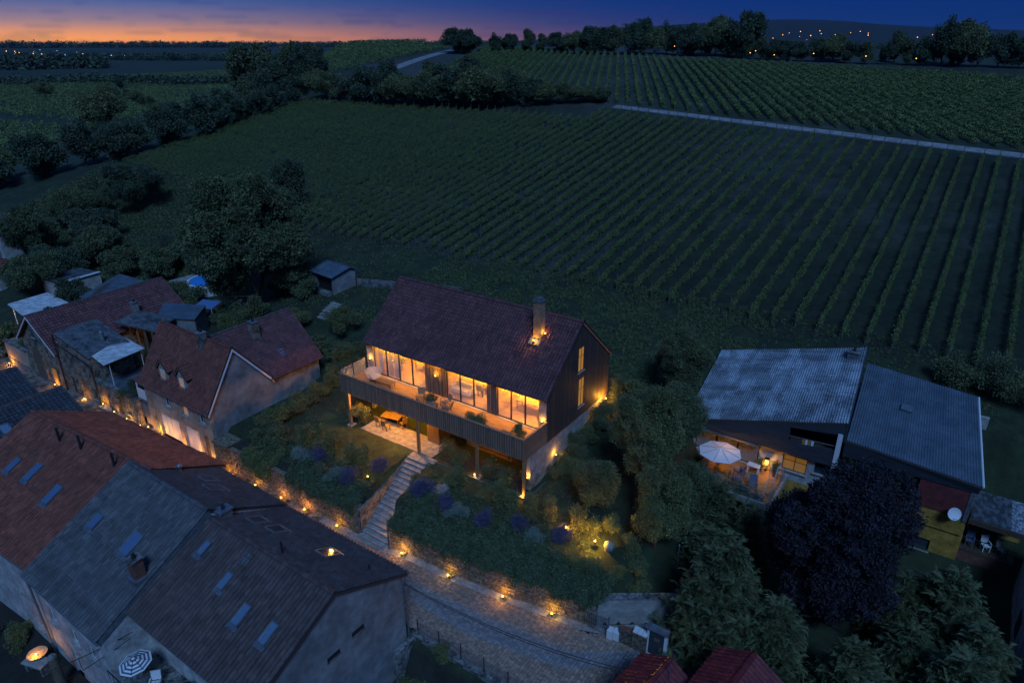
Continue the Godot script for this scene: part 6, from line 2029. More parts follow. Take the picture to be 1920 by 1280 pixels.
func build_trees() -> void:
	rng.seed = 131
	tree("broad_tree", "huge dark broadleaf tree beside the blue pool", "tree", gpos(-43.6, -11.2), 16.0, 7.5, "leaf_tree", "broad", 4800, 0.9, 34, "", 0.12)
	tree("garden_cypress", "dark upright tree behind the huge broadleaf tree", "tree", gpos(-64.0, -33.0), 8.2, 2.6, "leaf_deep", "broad2", 420, 1.1, 10)
	for d in [[-93.9, -25.4, 9.4, 5.4, "tall dark tree at the left vineyard corner"], [-101.6, -18.7, 8.0, 6.4, "wide dark tree left of the vineyard corner"], [-93.6, -7.2, 8.8, 4.8, "dark tree beside the white outbuilding"], [-78.5, -1.1, 6.2, 4.4, "dark tree left of the white garage"], [-82.0, -6.5, 5.2, 5.0, "broad blue green tree behind the white garage"], [-80.8, -11.5, 5.2, 4.2, "rounded tree above the broad blue green one"], [-73.3, -10.8, 4.2, 3.2, "small round tree right of the garage"], [-66.7, -12.6, 4.0, 2.6, "small tree between the garage and the pool"], [-67.9, -16.6, 3.4, 3.0, "low tree below the clipped hedge block"], [-62.2, -15.6, 4.2, 2.4, "dense small tree left of the pool"], [-88.0, -14.0, 6.0, 5.0, "dark tree in the middle of the left gardens"], [-69.5, -2.5, 3.6, 2.0, "small tree behind the patio canopy"], [-65.0, 1.8, 3.0, 1.6, "little leafy tree in front of the greenhouse"]]:
		tree("garden_tree", d[4], "tree", gpos(d[0], d[1]), d[2], d[3], ["leaf_tree", "leaf_deep"][rng.randi() % 2], ["broad", "broad2"][rng.randi() % 2], int(150 * d[3] + 160), 0.9, 13, "trees of the left gardens", 0.2)
	for d in [[-28.0, -9.2, 3.4, 1.9, "round fruit tree left of the timber house"], [-24.3, -5.9, 2.6, 1.4, "small fruit tree at the hedge end by the timber house"], [-34.0, -8.6, 2.4, 1.6, "low bush tree behind the dormer house wing"], [-40.5, -6.0, 2.6, 2.0, "dense bush between the flat shed and the wing"]]:
		tree("fruit_tree", d[4], "tree", gpos(d[0], d[1]), d[2], d[3], "leaf_olive", "fine", 240, 0.7, 8, "fruit trees of the back gardens", 0.22)
	# dark belt between the timber house and the terrace house
	for d in [[6.9, -4.6, 9.2, 2.7, "tallest dark tree right of the timber house"], [6.2, -8.7, 7.2, 2.8, "dark tree behind the tallest one, next to the terrace"], [4.8, -15.0, 6.0, 2.7, "rounded dark tree above the left sheet roof corner"], [4.6, -1.6, 4.4, 1.6, "slim lit tree at the edge of the lawn"], [9.2, -1.6, 6.4, 2.1, "dark tree above the lit bank"], [9.2, -6.2, 6.2, 2.2, "dark tree shading the terrace railing"]]:
		tree("belt_tree", d[4], "tree", gpos(d[0], d[1]), d[2], d[3], ["leaf_tree", "leaf_olive"][rng.randi() % 2], "fine", int(d[3] * d[2] * 75), 0.70, 20, "dark trees between the two houses", 0.12)
	bush("hill_bush", "small leafy bush on the meadow beside the gable", gpos(2.3, -12.6), 2.0, 0.9, "leaf_olive", "broad2", 80, 0.55)
	tree("purple_tree", "large dark purple leaved tree in front of the yellow house", "tree", gpos(19.0, -3.4), 12.0, 4.15, "leaf_purple", "purple", 5600, 0.56, 40, "", 0.06)
	for d in [[14.6, 2.4, 8.2, 3.3, "feathery green conifer right of the lane cabinet"], [13.4, -6.6, 4.6, 2.2, "bluish conifer below the terrace"], [11.4, -6.9, 5.2, 2.1, "conifer left of the bluish one below the terrace"], [25.0, -5.4, 6.0, 3.2, "broad conifer right of the purple tree"], [26.8, -2.6, 5.2, 2.4, "conifer at the right edge of the view"], [26.0, 0.2, 5.2, 2.6, "low conifer in front of the broad one on the right"], [17.6, 2.4, 5.2, 2.4, "dark conifer under the purple tree"], [12.2, -2.6, 4.2, 2.2, "small conifer above the concrete ramp"], [22.9, -5.2, 4.6, 2.2, "low conifer between the purple tree and the yellow wall"], [23.6, -1.4, 4.4, 2.2, "low conifer right of the purple tree trunk"], [21.6, 2.2, 4.6, 2.4, "dark conifer in the middle of the bottom edge on the right"], [27.0, 1.6, 5.0, 2.2, "conifer in the lower right corner"]]:
		conifer("conifer", d[4], gpos(d[0], d[1]), d[2], d[3], "leaf_conifer", int(d[2] * d[3] * 38), 1.15, "conifers in the lower right gardens")
	for d in [[25.7, -26.0, 2.6, 2.6, "dark bushes behind the right sheet roof"], [23.0, -25.6, 2.0, 1.8, "small dark bush above the right sheet roof"], [29.5, -25.0, 3.0, 2.8, "dark bush at the right edge above the coping wall"]]:
		tree("wall_bush", d[4], "bush", gpos(d[0], d[1]), d[2], d[3], "leaf_tree", "fine", 220, 0.9, 8, "", 0.15)
	# clipped hedge block
	var hb := thing("hedge_block", "long clipped hedge block on the left meadow", "hedge", gpos(-72.5, -18.6), -0.05)
	var xf := []
	for k in 420:
		var q := Vector3(rng.randf_range(-5.0, 5.0), rng.randf_range(0.2, 2.2), rng.randf_range(-0.5, 0.5))
		xf.append(Transform3D(Basis.from_euler(Vector3(rng.randf() * TAU, rng.randf() * TAU, 0)).scaled(Vector3.ONE * rng.randf_range(0.5, 0.8)), q))
	field(hb, "foliage", LEAF["fine"], M["leaf_deep"], xf, 0.3)
	bb(hb, "hedge_stems", Vector3(-4.8, -0.4, -0.15), Vector3(4.8, 1.6, 0.15), "bark")
	# hedgerows: each tree a copy of one of five
	var kinds := []
	for k in 5:
		kinds.append(tree("hedgerow_tree", "", "tree", Vector3.ZERO, 7.0, [4.3, 3.1, 3.7, 4.8, 2.5][k], ["leaf_deep", "leaf_tree", "leaf_deep", "leaf_olive", "leaf_deep"][k], ["broad", "broad2"][k % 2], [420, 300, 380, 460, 260][k], 1.3, 11 + 2 * k, "", 0.12))
	var uses := [0, 0, 0, 0, 0]
	var lines := [
		["dark hedgerow tree left of the near vineyard", "trees of the left hedgerow", [[-141, -22, 8], [-136, -29, 8.6], [-131, -35, 8.8], [-127, -40, 7], [-128, -45, 6.4], [-124.5, -50, 7.5], [-121, -55.5, 8.8], [-122, -60, 7], [-122.5, -65, 7.3], [-123, -71, 6.4], [-124, -77, 6], [-123, -83, 6.4], [-135, -42, 7], [-133, -56, 7], [-148, -24, 7.5], [-156, -20, 7], [-131, -66, 7.5], [-133, -76, 8]]],
		["dark hedgerow tree behind the near vineyard, before the far slope", "trees of the back hedgerow", [[-117, -87, 7.4], [-111, -86, 6.4], [-106, -86.5, 6.6], [-101, -86.3, 8], [-96, -86, 8.2], [-91, -86.2, 7.2], [-87, -86.6, 7], [-83, -87, 8.2], [-79, -87.5, 8.6], [-75, -87.7, 8.8], [-71, -88, 8.8], [-67.5, -89.3, 7.8], [-64.5, -90.5, 7], [-61, -92.2, 5.4], [-57.5, -94, 4.6], [-54, -95.6, 3.8], [-50.5, -97.2, 3.2], [-46.8, -97.8, 2.8], [-100, -93, 8], [-88, -93, 8], [-77, -94, 9], [-69, -96, 7]]],
		["tall tree in the group above the hedgerow corner", "tall trees above the hedgerow corner", [[-150, -88.7, 17.5], [-147.5, -92, 16.5], [-142, -98, 12.5], [-139, -103, 10], [-152, -96, 15], [-145, -90, 12], [-137, -97, 10.5], [-133, -100, 9]]],
		["tree on the crest left of the far vineyard", "trees on the crest", [[-141, -169, 8.2], [-137, -170, 7.8], [-130, -176, 6.2], [-127, -180, 6], [-121, -183, 7.4], [-116, -184, 6]]],
		["tree of the dark wood along the crest of the far vineyard", "wood along the crest", [[-108.5, -184, 6.6], [-103, -184, 7.4], [-98, -185, 8.4], [-94, -187, 8], [-90, -188, 8.8], [-86, -190, 9.2], [-82.5, -192, 10.6], [-78.5, -194, 9], [-75, -196, 9.6], [-71, -195, 8.4], [-66.5, -194, 8.6], [-63, -196, 8], [-59.4, -198, 12.4], [-55.5, -197, 8.5], [-51, -195.5, 13], [-47.5, -193, 7], [-43, -191, 6], [-40, -190, 5.6], [-36, -189.6, 5.4], [-32, -189, 5.2], [-27, -189.4, 6], [-22.5, -190, 6.4], [-18, -189.4, 5.6], [-14, -189, 5.6], [-9, -190, 5.8], [-4, -191, 6.4], [0.5, -191.4, 7], [4, -191.6, 11.5], [8, -192.5, 12], [12, -195, 8.4], [16.5, -196, 8], [21, -195.6, 7.4], [25, -196, 7], [-101, -192, 8], [-87, -197, 9], [-68, -202, 9], [-24, -197, 7.5], [-8, -198, 8], [6, -199, 10]]],
		["round tree in the valley fields on the left", "lone trees in the valley", [[-226, -85, 15], [-330, -140, 11], [-300, -60, 9], [-262, -128, 5], [-275, -132, 4.5], [-290, -138, 5.5], [-312, -146, 5], [-345, -160, 6], [-372, -170, 5.5], [-420, -150, 8], [-455, -210, 9], [-390, -90, 7], [-250, -150, 7], [-238, -160, 8]]]]
	for l in lines:
		(l[2] as Array).sort_custom(func(p: Array, q: Array) -> bool: return from_left(p) < from_left(q))
		var nth := 0
		for d in l[2]:
			nth += 1
			var k := rng.randi() % 5
			var o: Node3D = kinds[k]
			var at := gpos(d[0], d[1])
			if uses[k] > 0:
				o = copy(o, at, rng.randf() * TAU)
			else:
				o.position = at
			uses[k] += 1
			var s: float = d[2] / 7.0
			o.scale = Vector3(maxf(s, 0.8) if d[2] < 9.0 else s * 0.82, s, maxf(s, 0.8) if d[2] < 9.0 else s * 0.82)
			o.set_meta("label", "%s, %s from the left" % [l[0], ordinal(nth)])
			o.set_meta("group", l[1])

func from_left(p: Array) -> float:
	return atan2(p[0] - 21.5, 32.5 - p[1])

# ------------------------------------------------------------------ far country
func build_far_country() -> void:
	rng.seed = 141
	# tree belts in the plain read as one dark mass each
	var belts := [
		["tree_belt", "long dark tree belt in the plain on the left", [[-700, -130], [-560, -200], [-470, -270], [-420, -330]], 150, 6.5],
		["tree_belt", "farther dark tree belt before the town lights", [[-1500, -350], [-1200, -560], [-950, -640], [-760, -680]], 200, 10.0],
		["tree_belt", "dark wood on the left horizon", [[-3200, -700], [-2700, -1400], [-2200, -1900], [-1700, -2300], [-1100, -2500]], 420, 22.0],
		["tree_belt", "dark wood at the left edge under the sunset", [[-1000, -250], [-900, -330], [-830, -380]], 70, 15.0],
		["tree_belt", "dark wood along the horizon behind the far vineyard", [[-1500, -2300], [-800, -2300], [0, -2300], [700, -2200]], 300, 16.0],
		["tree_belt", "dark fields hedges before the hill with village lights", [[-500, -900], [-250, -950], [0, -900], [250, -900]], 140, 9.0]]
	for b in belts:
		var xf := []
		var pts: Array = b[2]
		for k in b[3] * 6:
			var s := rng.randf() * (pts.size() - 1)
			var i := int(s)
			var p: Vector2 = Vector2(pts[i][0], pts[i][1]).lerp(Vector2(pts[i + 1][0], pts[i + 1][1]), s - i) + Vector2(rng.randfn(), rng.randfn()) * b[4] * 0.7
			var hump: float = b[4] * (0.55 + 0.75 * absf(nz.get_noise_2d(p.x * 0.9, p.y * 0.9)))
			var sz: float = b[4] * rng.randf_range(0.5, 0.9)
			xf.append(Transform3D(Basis.from_euler(Vector3(rng.randf() * TAU, rng.randf() * TAU, 0)).scaled(Vector3(sz, sz * 0.8, sz)), Vector3(p.x, gh(p.x, p.y) + rng.randf() * hump, p.y)))
		var f := field(self, b[0], LEAF["far"], M["leaf_deep"], xf, 0.3)
		f.set_meta("label", b[1])
		f.set_meta("category", "wood")
	# the long hill on the right horizon
	var st := SurfaceTool.new()
	st.begin(Mesh.PRIMITIVE_TRIANGLES)
	var hy := func(u: float, v: float) -> float:
		var e := 98.0 * exp(-pow((u + 20.0) / 620.0, 2.0)) + 42.0 * exp(-pow((u + 760.0) / 420.0, 2.0)) + 40.0 * exp(-pow((u - 900.0) / 500.0, 2.0)) + 26.0
		return e * sin(clampf(v, 0.0, 1.0) * PI * 0.5) + 4.0 * nz.get_noise_2d(u * 0.05, v * 30.0)
	var grid := []
	for i in 61:
		var col := []
		for j in 9:
			var u := -1800.0 + i * 70.0
			var v := j / 8.0
			var a := Vector3(-0.25, 0, -0.97)
			var rt := Vector3(0.97, 0, -0.25)
			var p := Vector3(21.5, 0, 32.5) + a * (3000.0 + v * 900.0) + rt * u
			p.y = 6.0 + (hy.call(u, v) as float)
			col.append(p)
		grid.append(col)
	for i in 60:
		for j in 8:
			for q in [[i, j], [i + 1, j], [i + 1, j + 1], [i, j], [i + 1, j + 1], [i, j + 1]]:
				st.set_color(Color(0.035, 0.05, 0.045))
				st.add_vertex(grid[q[0]][q[1]])
	st.generate_normals()
	structure("far_hill", st.commit(), M["ground"])
	# lights of the villages
	for k in 52:
		var u := rng.randfn() * 420.0 + 10.0
		var v := rng.randf_range(0.02, 0.34)
		var p := Vector3(21.5, 0, 32.5) + Vector3(-0.25, 0, -0.97) * (2960.0 + v * 900.0) + Vector3(0.97, 0, -0.25) * u
		p.y = 13.0 + (hy.call(u, v) as float)
		village_light("tiny warm village light on the far hill", "village lights on the far hill", p, rng.randf_range(0.6, 1.5), "village_warm")
	for k in 26:
		var p := Vector3(rng.randf_range(-1250.0, -980.0), 0, rng.randf_range(-520.0, -380.0))
		p.y = gh(p.x, p.z) + rng.randf_range(5.0, 14.0)
		village_light("tiny town light in the plain under the sunset", "town lights in the plain", p, rng.randf_range(0.25, 0.6), "village_cold" if k % 3 else "village_warm")
	for d in [[-118.0, -186.0, 5.0], [-116.0, -187.0, 4.6], [-113.0, -188.0, 5.4], [-111.0, -187.0, 4.8], [-45.0, -187.0, 2.0], [-43.5, -187.0, 2.6], [-27.0, -186.0, 2.4], [-13.5, -186.0, 2.2], [-1.5, -187.0, 2.0], [-70.0, -190.0, 3.0], [-38.0, -187.0, 1.6]]:
		village_light("small warm lamp glinting through the crest wood", "lamps in the crest wood", gpos(d[0], d[1]) + Vector3(0, d[2], 0), 0.11, "village_warm")

func village_light(label: String, group: String, p: Vector3, r: float, mat: String) -> void:
	var k := "vl"
	if not boxes.has(k):
		var b := SphereMesh.new()
		b.radius = 1.0
		b.height = 2.0
		b.radial_segments = 8
		b.rings = 4
		boxes[k] = b
	var o := part(self, "village_light", boxes[k], M[mat], Transform3D(Basis().scaled(Vector3.ONE * r), p))
	tag(o, label, "light", group)

# ------------------------------------------------------------------ furniture
func chair(n: String, label: String, at: Vector3, turn: float, mat: String, seat_h := 0.45, w := 0.5, lean := 0.2, group := "", arms := true) -> Node3D:
	var c := thing(n, label, "chair", at, turn, group)
	for k in 4:
		bx(c, "seat_slat", Vector3(0, seat_h, -w / 2 + w * (k + 0.5) / 4), Vector3(w, 0.025, w / 4.6), mat)
	var back := bx(c, "backrest", Vector3(0, seat_h + 0.28, -w / 2 - 0.06 - lean * 0.25), Vector3(w, 0.5, 0.03), mat, Vector3(-lean, 0, 0))
	bx(back, "top_rail", Vector3(0, 0.26, 0.01), Vector3(w + 0.04, 0.05, 0.05), mat)
	for q in [[-1, -1], [1, -1], [-1, 1], [1, 1]]:
		bx(c, "leg", Vector3(q[0] * (w / 2 - 0.03), seat_h / 2, q[1] * (w / 2 - 0.03)), Vector3(0.05, seat_h, 0.05), mat)
	if arms:
		for s in [-1, 1]:
			bx(c, "armrest", Vector3(s * (w / 2 + 0.01), seat_h + 0.2, -0.04), Vector3(0.06, 0.03, w), mat)
			bx(c, "arm_post", Vector3(s * (w / 2 + 0.01), seat_h + 0.09, w / 2 - 0.1), Vector3(0.045, 0.2, 0.045), mat)
	return c

func table(n: String, label: String, at: Vector3, turn: float, sx: float, sz: float, h: float, mat: String) -> Node3D:
	var t := thing(n, label, "table", at, turn)
	for k in 4:
		bx(t, "top_board", Vector3(0, h - 0.02, -sz / 2 + sz * (k + 0.5) / 4), Vector3(sx, 0.04, sz / 4.15), mat)
	for q in [[-1, -1], [1, -1], [-1, 1], [1, 1]]:
		bx(t, "leg", Vector3(q[0] * (sx / 2 - 0.08), (h - 0.05) / 2, q[1] * (sz / 2 - 0.08)), Vector3(0.06, h - 0.05, 0.06), mat)
	return t

func pot_plant(n: String, label: String, at: Vector3, h: float, r: float, mat := "leaf_olive", pot := "terracotta", leaf := "broad2") -> Node3D:
	var t := thing(n, label, "plant", at)
	cy(t, "pot", Vector3.ZERO, r * 0.42, r * 0.55, h * 0.35, pot, 12)
	var st := sm()
	for k in 4:
		bar(st, Vector3(0, h * 0.3, 0), Vector3(rng.randf_range(-0.3, 0.3) * r, h * 0.8, rng.randf_range(-0.3, 0.3) * r), 0.02, 0.01, 4)
	part(t, "stem", done(st), M["bark"])
	field(t, "foliage", LEAF[leaf], M[mat], crown(Vector3(0, h * 0.66, 0), Vector3(r, h * 0.36, r), 40, 0.42, 6), 0.35)
	return t

func parasol(n: String, label: String, at: Vector3, r: float, h: float, mats: Array, tilt := 0.0) -> void:
	var u := thing(n, label, "parasol", at)
	cy(u, "pole", Vector3(0, 0, 0), 0.035, 0.03, h + 0.2, "zinc", 8)
	cy(u, "base", Vector3(0, 0, 0), 0.3, 0.28, 0.08, "concrete_old", 12)
	var rings := 9
	for k in 8:
		for m in mats.size():
			var st := sm()
			for i in rings:
				if i % mats.size() != m:
					continue
				var r0 := r * i / rings
				var r1 := r * (i + 1) / rings
				var a0 := TAU * k / 8.0
				var a1 := TAU * (k + 1) / 8.0
				var f := func(rr: float, a: float) -> Vector3: return Vector3(cos(a) * rr, h + 0.42 * (1.0 - rr / r) - 0.06 * sin(rr / r * PI), sin(a) * rr)
				quad(st, f.call(r0, a0), f.call(r1, a0), f.call(r1, a1), f.call(r0, a1))
			part(u, "canopy_panel", done(st), M[mats[m]], Transform3D(Basis.from_euler(Vector3(tilt, 0, 0)), Vector3.ZERO))
		var a := TAU * k / 8.0
		var rb := sm()
		bar(rb, Vector3(0, h + 0.39, 0), Vector3(cos(a) * r, h - 0.02, sin(a) * r), 0.012, 0.012, 4)
		part(u, "rib", done(rb), M["dark_metal"], Transform3D(Basis.from_euler(Vector3(tilt, 0, 0)), Vector3.ZERO))

func build_furniture() -> void:
	rng.seed = 151
	var d := 3.72
	# on the deck
	var lc := thing("round_lounge_chair", "round wicker lounge chair at the left end of the deck", "chair", Vector3(-15.9, d, -1.9), 0.6)
	cy(lc, "seat", Vector3(0, 0.22, 0), 0.5, 0.58, 0.16, "cloth_grey", 18)
	var st := sm()
	for k in 12:
		var a := PI * k / 12.0 + PI
		var b := PI * (k + 1) / 12.0 + PI
		quad(st, Vector3(cos(a) * 0.55, 0.3, sin(a) * 0.55), Vector3(cos(b) * 0.55, 0.3, sin(b) * 0.55), Vector3(cos(b) * 0.75, 0.85, sin(b) * 0.75), Vector3(cos(a) * 0.75, 0.85, sin(a) * 0.75))
	part(lc, "backrest", done(st), M["cloth_grey"])
	for k in 4:
		cy(lc, "leg", Vector3(cos(k * TAU / 4 + 0.7) * 0.4, 0, sin(k * TAU / 4 + 0.7) * 0.4), 0.025, 0.03, 0.24, "dark_wood", 6)
	var ln := thing("sun_lounger", "low wooden sun lounger beside the round chair", "sun lounger", Vector3(-14.5, d, -1.75), 0.05)
	for k in 9:
		bx(ln, "slat", Vector3(-0.85 + k * 0.2, 0.34, 0), Vector3(0.16, 0.03, 0.66), "old_wood")
	bx(ln, "backrest", Vector3(-1.15, 0.5, 0), Vector3(0.62, 0.05, 0.66), "cloth_grey", Vector3(0, 0, -0.6))
	for q in [[-0.8, -0.28], [0.75, -0.28], [-0.8, 0.28], [0.75, 0.28]]:
		bx(ln, "leg", Vector3(q[0], 0.16, q[1]), Vector3(0.05, 0.32, 0.05), "old_wood")
	chair("deck_chair", "wooden armchair left of the deck plant", Vector3(-10.35, d, -1.35), 0.5, "oak", 0.38, 0.58, 0.35, "deck armchairs")
	chair("deck_chair", "wooden armchair behind the low deck table", Vector3(-8.3, d, -1.75), -0.5, "grey_wood", 0.38, 0.58, 0.35, "deck armchairs")
	chair("deck_chair", "wooden armchair right of the low deck table", Vector3(-7.65, d, -1.15), -1.3, "grey_wood", 0.38, 0.58, 0.35, "deck armchairs")
	table("deck_table", "low square grey table in the middle of the deck", Vector3(-9.0, d, -0.95), 0.1, 0.9, 0.7, 0.38, "grey_wood")
	pot_plant("deck_plant", "dark leafy plant between the deck armchairs", Vector3(-9.55, d, -1.65), 0.75, 0.42, "leaf_tree")
	var pb := thing("planter_box", "long planter box with two bushes on the deck", "planter", Vector3(-4.4, d, -0.65))
	bb(pb, "box", Vector3(-0.85, 0, -0.22), Vector3(0.85, 0.42, 0.22), "grey_wood")
	field(pb, "foliage", LEAF["fine"], M["leaf_olive"], crown(Vector3(-0.4, 0.7, 0), Vector3(0.55, 0.38, 0.35), 40, 0.42, 5) + crown(Vector3(0.45, 0.75, 0), Vector3(0.55, 0.45, 0.38), 50, 0.42, 5), 0.35)
	var pb2 := thing("planter_box", "square planter with a small tree at the right deck corner", "planter", Vector3(-0.85, d, -0.75))
	bb(pb2, "box", Vector3(-0.4, 0, -0.3), Vector3(0.4, 0.4, 0.3), "dark_wood")
	cy(pb2, "trunk", Vector3(0, 0.35, 0), 0.03, 0.02, 0.5, "bark", 6)
	field(pb2, "foliage", LEAF["fine"], M["leaf_olive"], crown(Vector3(0, 0.95, 0), Vector3(0.5, 0.42, 0.5), 60, 0.4, 6), 0.35)
	table("side_table", "low wooden side table near the right deck corner", Vector3(-2.0, d, -0.8), 0.0, 0.9, 0.5, 0.35, "old_wood")
	var lan := thing("deck_lantern", "glowing floor lantern at the left glass balustrade", "lantern", Vector3(-16.95, d, -0.75))
	bb(lan, "lantern_base", Vector3(-0.09, 0, -0.09), Vector3(0.09, 0.04, 0.09), "dark_metal")
	sph(lan, "lantern_bulb", Vector3(0, 0.2, 0), 0.07, "bulb")
	bb(lan, "lantern_cap", Vector3(-0.09, 0.34, -0.09), Vector3(0.09, 0.37, 0.09), "dark_metal")
	for q in [[-1, -1], [1, -1], [-1, 1], [1, 1]]:
		bb(lan, "lantern_bar", Vector3(q[0] * 0.085 - 0.006, 0.04, q[1] * 0.085 - 0.006), Vector3(q[0] * 0.085 + 0.006, 0.34, q[1] * 0.085 + 0.006), "dark_metal")
	lamp(lan, Vector3(0, 0.2, 0), 0.22, 0.05)
	# dining terrace
	table("dining_table", "wooden dining table on the lit terrace under the deck", Vector3(-14.4, 0.055, -2.1), 0.2, 1.7, 0.95, 0.74, "oak")
	var k := 0
	for q in [[-15.0, -1.25, PI], [-14.05, -1.05, PI], [-13.2, -2.1, -PI / 2 - 0.2], [-14.0, -2.95, 0.2], [-14.9, -3.0, 0.2]]:
		chair("dining_chair", "wooden dining chair %s" % ["at the front left of the terrace table", "at the front right of the terrace table", "at the right end of the terrace table", "behind the terrace table on the right", "behind the terrace table on the left"][k], Vector3(q[0], 0.055, q[1]), q[2], "oak", 0.45, 0.46, 0.12, "dining chairs under the deck", false)
		k += 1
	# rooms behind the glass
	table("room_table", "long wooden table inside the right glazed room", Vector3(-2.6, d, -5.0), 0.0, 2.3, 0.9, 0.75, "oak")
	chair("room_chair", "dark upholstered chair at the right end of the inside table", Vector3(-1.15, d, -4.4), -1.2, "dark_wood", 0.45, 0.55, 0.15, "chairs inside the house")
	chair("room_chair", "dark chair behind the inside table in the right room", Vector3(-3.0, d, -5.9), 0.0, "dark_wood", 0.45, 0.5, 0.15, "chairs inside the house")
	table("room_table", "square table inside the middle glazed room", Vector3(-7.0, d, -5.6), 0.1, 1.7, 0.9, 0.75, "oak")
	chair("room_chair", "dark chair in front of the inside table in the middle room", Vector3(-7.1, d, -4.8), PI, "dark_wood", 0.45, 0.5, 0.15, "chairs inside the house")
	pot_plant("room_plant", "tall indoor plant in the middle glazed room", Vector3(-5.6, d, -4.2), 1.5, 0.5, "leaf_tree", "white_paint")
	var so := thing("sofa", "pale sofa inside the middle glazed room", "sofa", Vector3(-8.6, d, -4.2), 0.0)
	bb(so, "seat", Vector3(-0.7, 0.15, -0.4), Vector3(0.9, 0.45, 0.4), "cloth_white")
	bb(so, "backrest", Vector3(-0.7, 0.45, -0.4), Vector3(0.9, 0.8, -0.2), "cloth_white")
	for s in [-0.82, 0.9]:
		bb(so, "armrest", Vector3(s, 0.15, -0.4), Vector3(s + 0.14, 0.62, 0.4), "cloth_white")
	table("room_table", "long table inside the left glazed room", Vector3(-13.6, d, -5.8), 0.0, 2.0, 0.9, 0.75, "oak")
	chair("room_chair", "dark swivel chair by the glass of the left room", Vector3(-11.9, d, -4.3), 0.6, "black", 0.45, 0.5, 0.15, "chairs inside the house")
	chair("room_chair", "pale armchair at the back of the left room", Vector3(-12.6, d, -6.8), 0.2, "grey_wood", 0.45, 0.6, 0.2, "chairs inside the house")
	pot_plant("room_plant", "indoor plant on the left in the left glazed room", Vector3(-15.4, d, -4.6), 1.3, 0.45, "leaf_olive", "white_paint")
	var sb := thing("sideboard", "low sideboard along the back wall of the right room", "sideboard", Vector3(-2.6, d, -8.1))
	bb(sb, "body", Vector3(-1.4, 0.1, -0.25), Vector3(1.4, 0.75, 0.25), "old_wood")
	for j in 4:
		bb(sb, "door", Vector3(-1.36 + j * 0.69, 0.14, 0.25), Vector3(-0.72 + j * 0.69, 0.71, 0.27), "oak")
	for j in 3:
		var pic := thing("picture", ["framed picture on the back wall of the left room", "framed picture on the back wall of the middle room", "framed picture on the back wall of the right room"][j], "picture", Vector3([-13.0, -7.2, -1.6][j], 5.2, -8.38))
		bb(pic, "frame", Vector3(-0.6, -0.4, 0), Vector3(0.6, 0.4, 0.03), "dark_wood")
		bb(pic, "canvas", Vector3(-0.54, -0.34, 0.03), Vector3(0.54, 0.34, 0.036), "plaster_old")
	# terrace of the right hand house
	parasol("parasol", "open pale parasol on the right hand terrace, lit from below", Vector3(9.9, -0.52, -11.0), 1.55, 2.0, ["cloth_white"])
	table("terrace_table", "dark table under the pale parasol", Vector3(10.2, -0.52, -11.3), 0.1, 1.2, 0.8, 0.72, "dark_wood")
	lamp(self, Vector3(10.2, 1.0, -11.6), 0.22, 0.06).name = "table_candle_light"
	var cd := thing("table_candle", "small candle lamp on the table under the parasol", "candle", Vector3(10.2, 0.2, -11.6))
	cy(cd, "candle_holder", Vector3(0, 0, 0), 0.05, 0.05, 0.1, "zinc", 8)
	sph(cd, "candle_flame", Vector3(0, 0.16, 0), 0.04, "bulb", Vector3(0.7, 1.4, 0.7))
	k = 0
	for q in [[9.2, -10.6, 0.7], [11.4, -10.9, -0.8], [11.2, -11.8, -2.2], [12.6, -10.7, 0.3]]:
		chair("terrace_chair", "dark garden chair %s" % ["left of the parasol table", "right of the parasol table", "behind the parasol table", "at the right railing of the terrace"][k], Vector3(q[0], -0.52, q[1]), q[2], "cloth_blue", 0.42, 0.52, 0.3, "chairs on the right hand terrace")
		k += 1
	table("white_table", "small white table by the terrace wall", Vector3(12.0, -0.52, -12.8), 0.0, 0.9, 0.6, 0.7, "white_paint")
	pot_plant("terrace_plant", "potted plant between the lantern and the white table", Vector3(12.3, -0.52, -13.3), 0.9, 0.35, "leaf_olive")
	pot_plant("terrace_plant", "tall potted grass beside the lantern", Vector3(13.4, -0.52, -13.3), 1.2, 0.35, "leaf_olive", "terracotta", "spike")
	var ld := thing("ladder", "pale ladder leaning on the right terrace railing", "ladder", Vector3(13.7, -0.5, -11.0), 0.0)
	for s in [-0.2, 0.2]:
		pipe(ld, [Vector3(s, 0, 0.9), Vector3(s, 1.9, -0.6)], 0.025, "zinc", "rail")
	for j in 6:
		pipe(ld, [Vector3(-0.2, 0.25 + j * 0.29, 0.7 - j * 0.23), Vector3(0.2, 0.25 + j * 0.29, 0.7 - j * 0.23)], 0.018, "zinc", "rung")
	chair("loggia_chair", "pale folding chair in the loggia beside the red panel", Vector3(20.6, -0.3, -14.6), 0.3, "white_paint", 0.4, 0.5, 0.35, "")
	for j in 3:
		chair("garden_chair", ["blue chair on the cluttered balcony", "striped chair on the cluttered balcony, middle", "pale chair on the cluttered balcony, right"][j], Vector3(25.9 + j * 0.9, -1.75, -14.5), 0.4 * j, ["cloth_blue", "white_paint", "grey_wood"][j], 0.4, 0.45, 0.2, "chairs on the cluttered balcony")
	# balcony of the lower left house
	parasol("parasol", "striped white and navy parasol on the rear balcony", Vector3(-8.9, -2.1, 22.3), 0.82, 1.75, ["cloth_white", "cloth_blue"], 0.12)
	for j in 2:
		chair("balcony_chair", ["pale garden chair under the striped parasol", "pale garden chair right of the striped parasol"][j], Vector3(-8.1 + j * 0.8, -2.1, 22.2 + j * 0.2), 0.8 + j, "white_paint", 0.42, 0.48, 0.2, "chairs on the rear balcony")
	var br := thing("rain_barrel", "dark barrel at the balcony wall", "barrel", Vector3(-6.2, -2.1, 21.6))
	cy(br, "barrel", Vector3(0, 0, 0), 0.3, 0.34, 0.9, "zinc", 14)
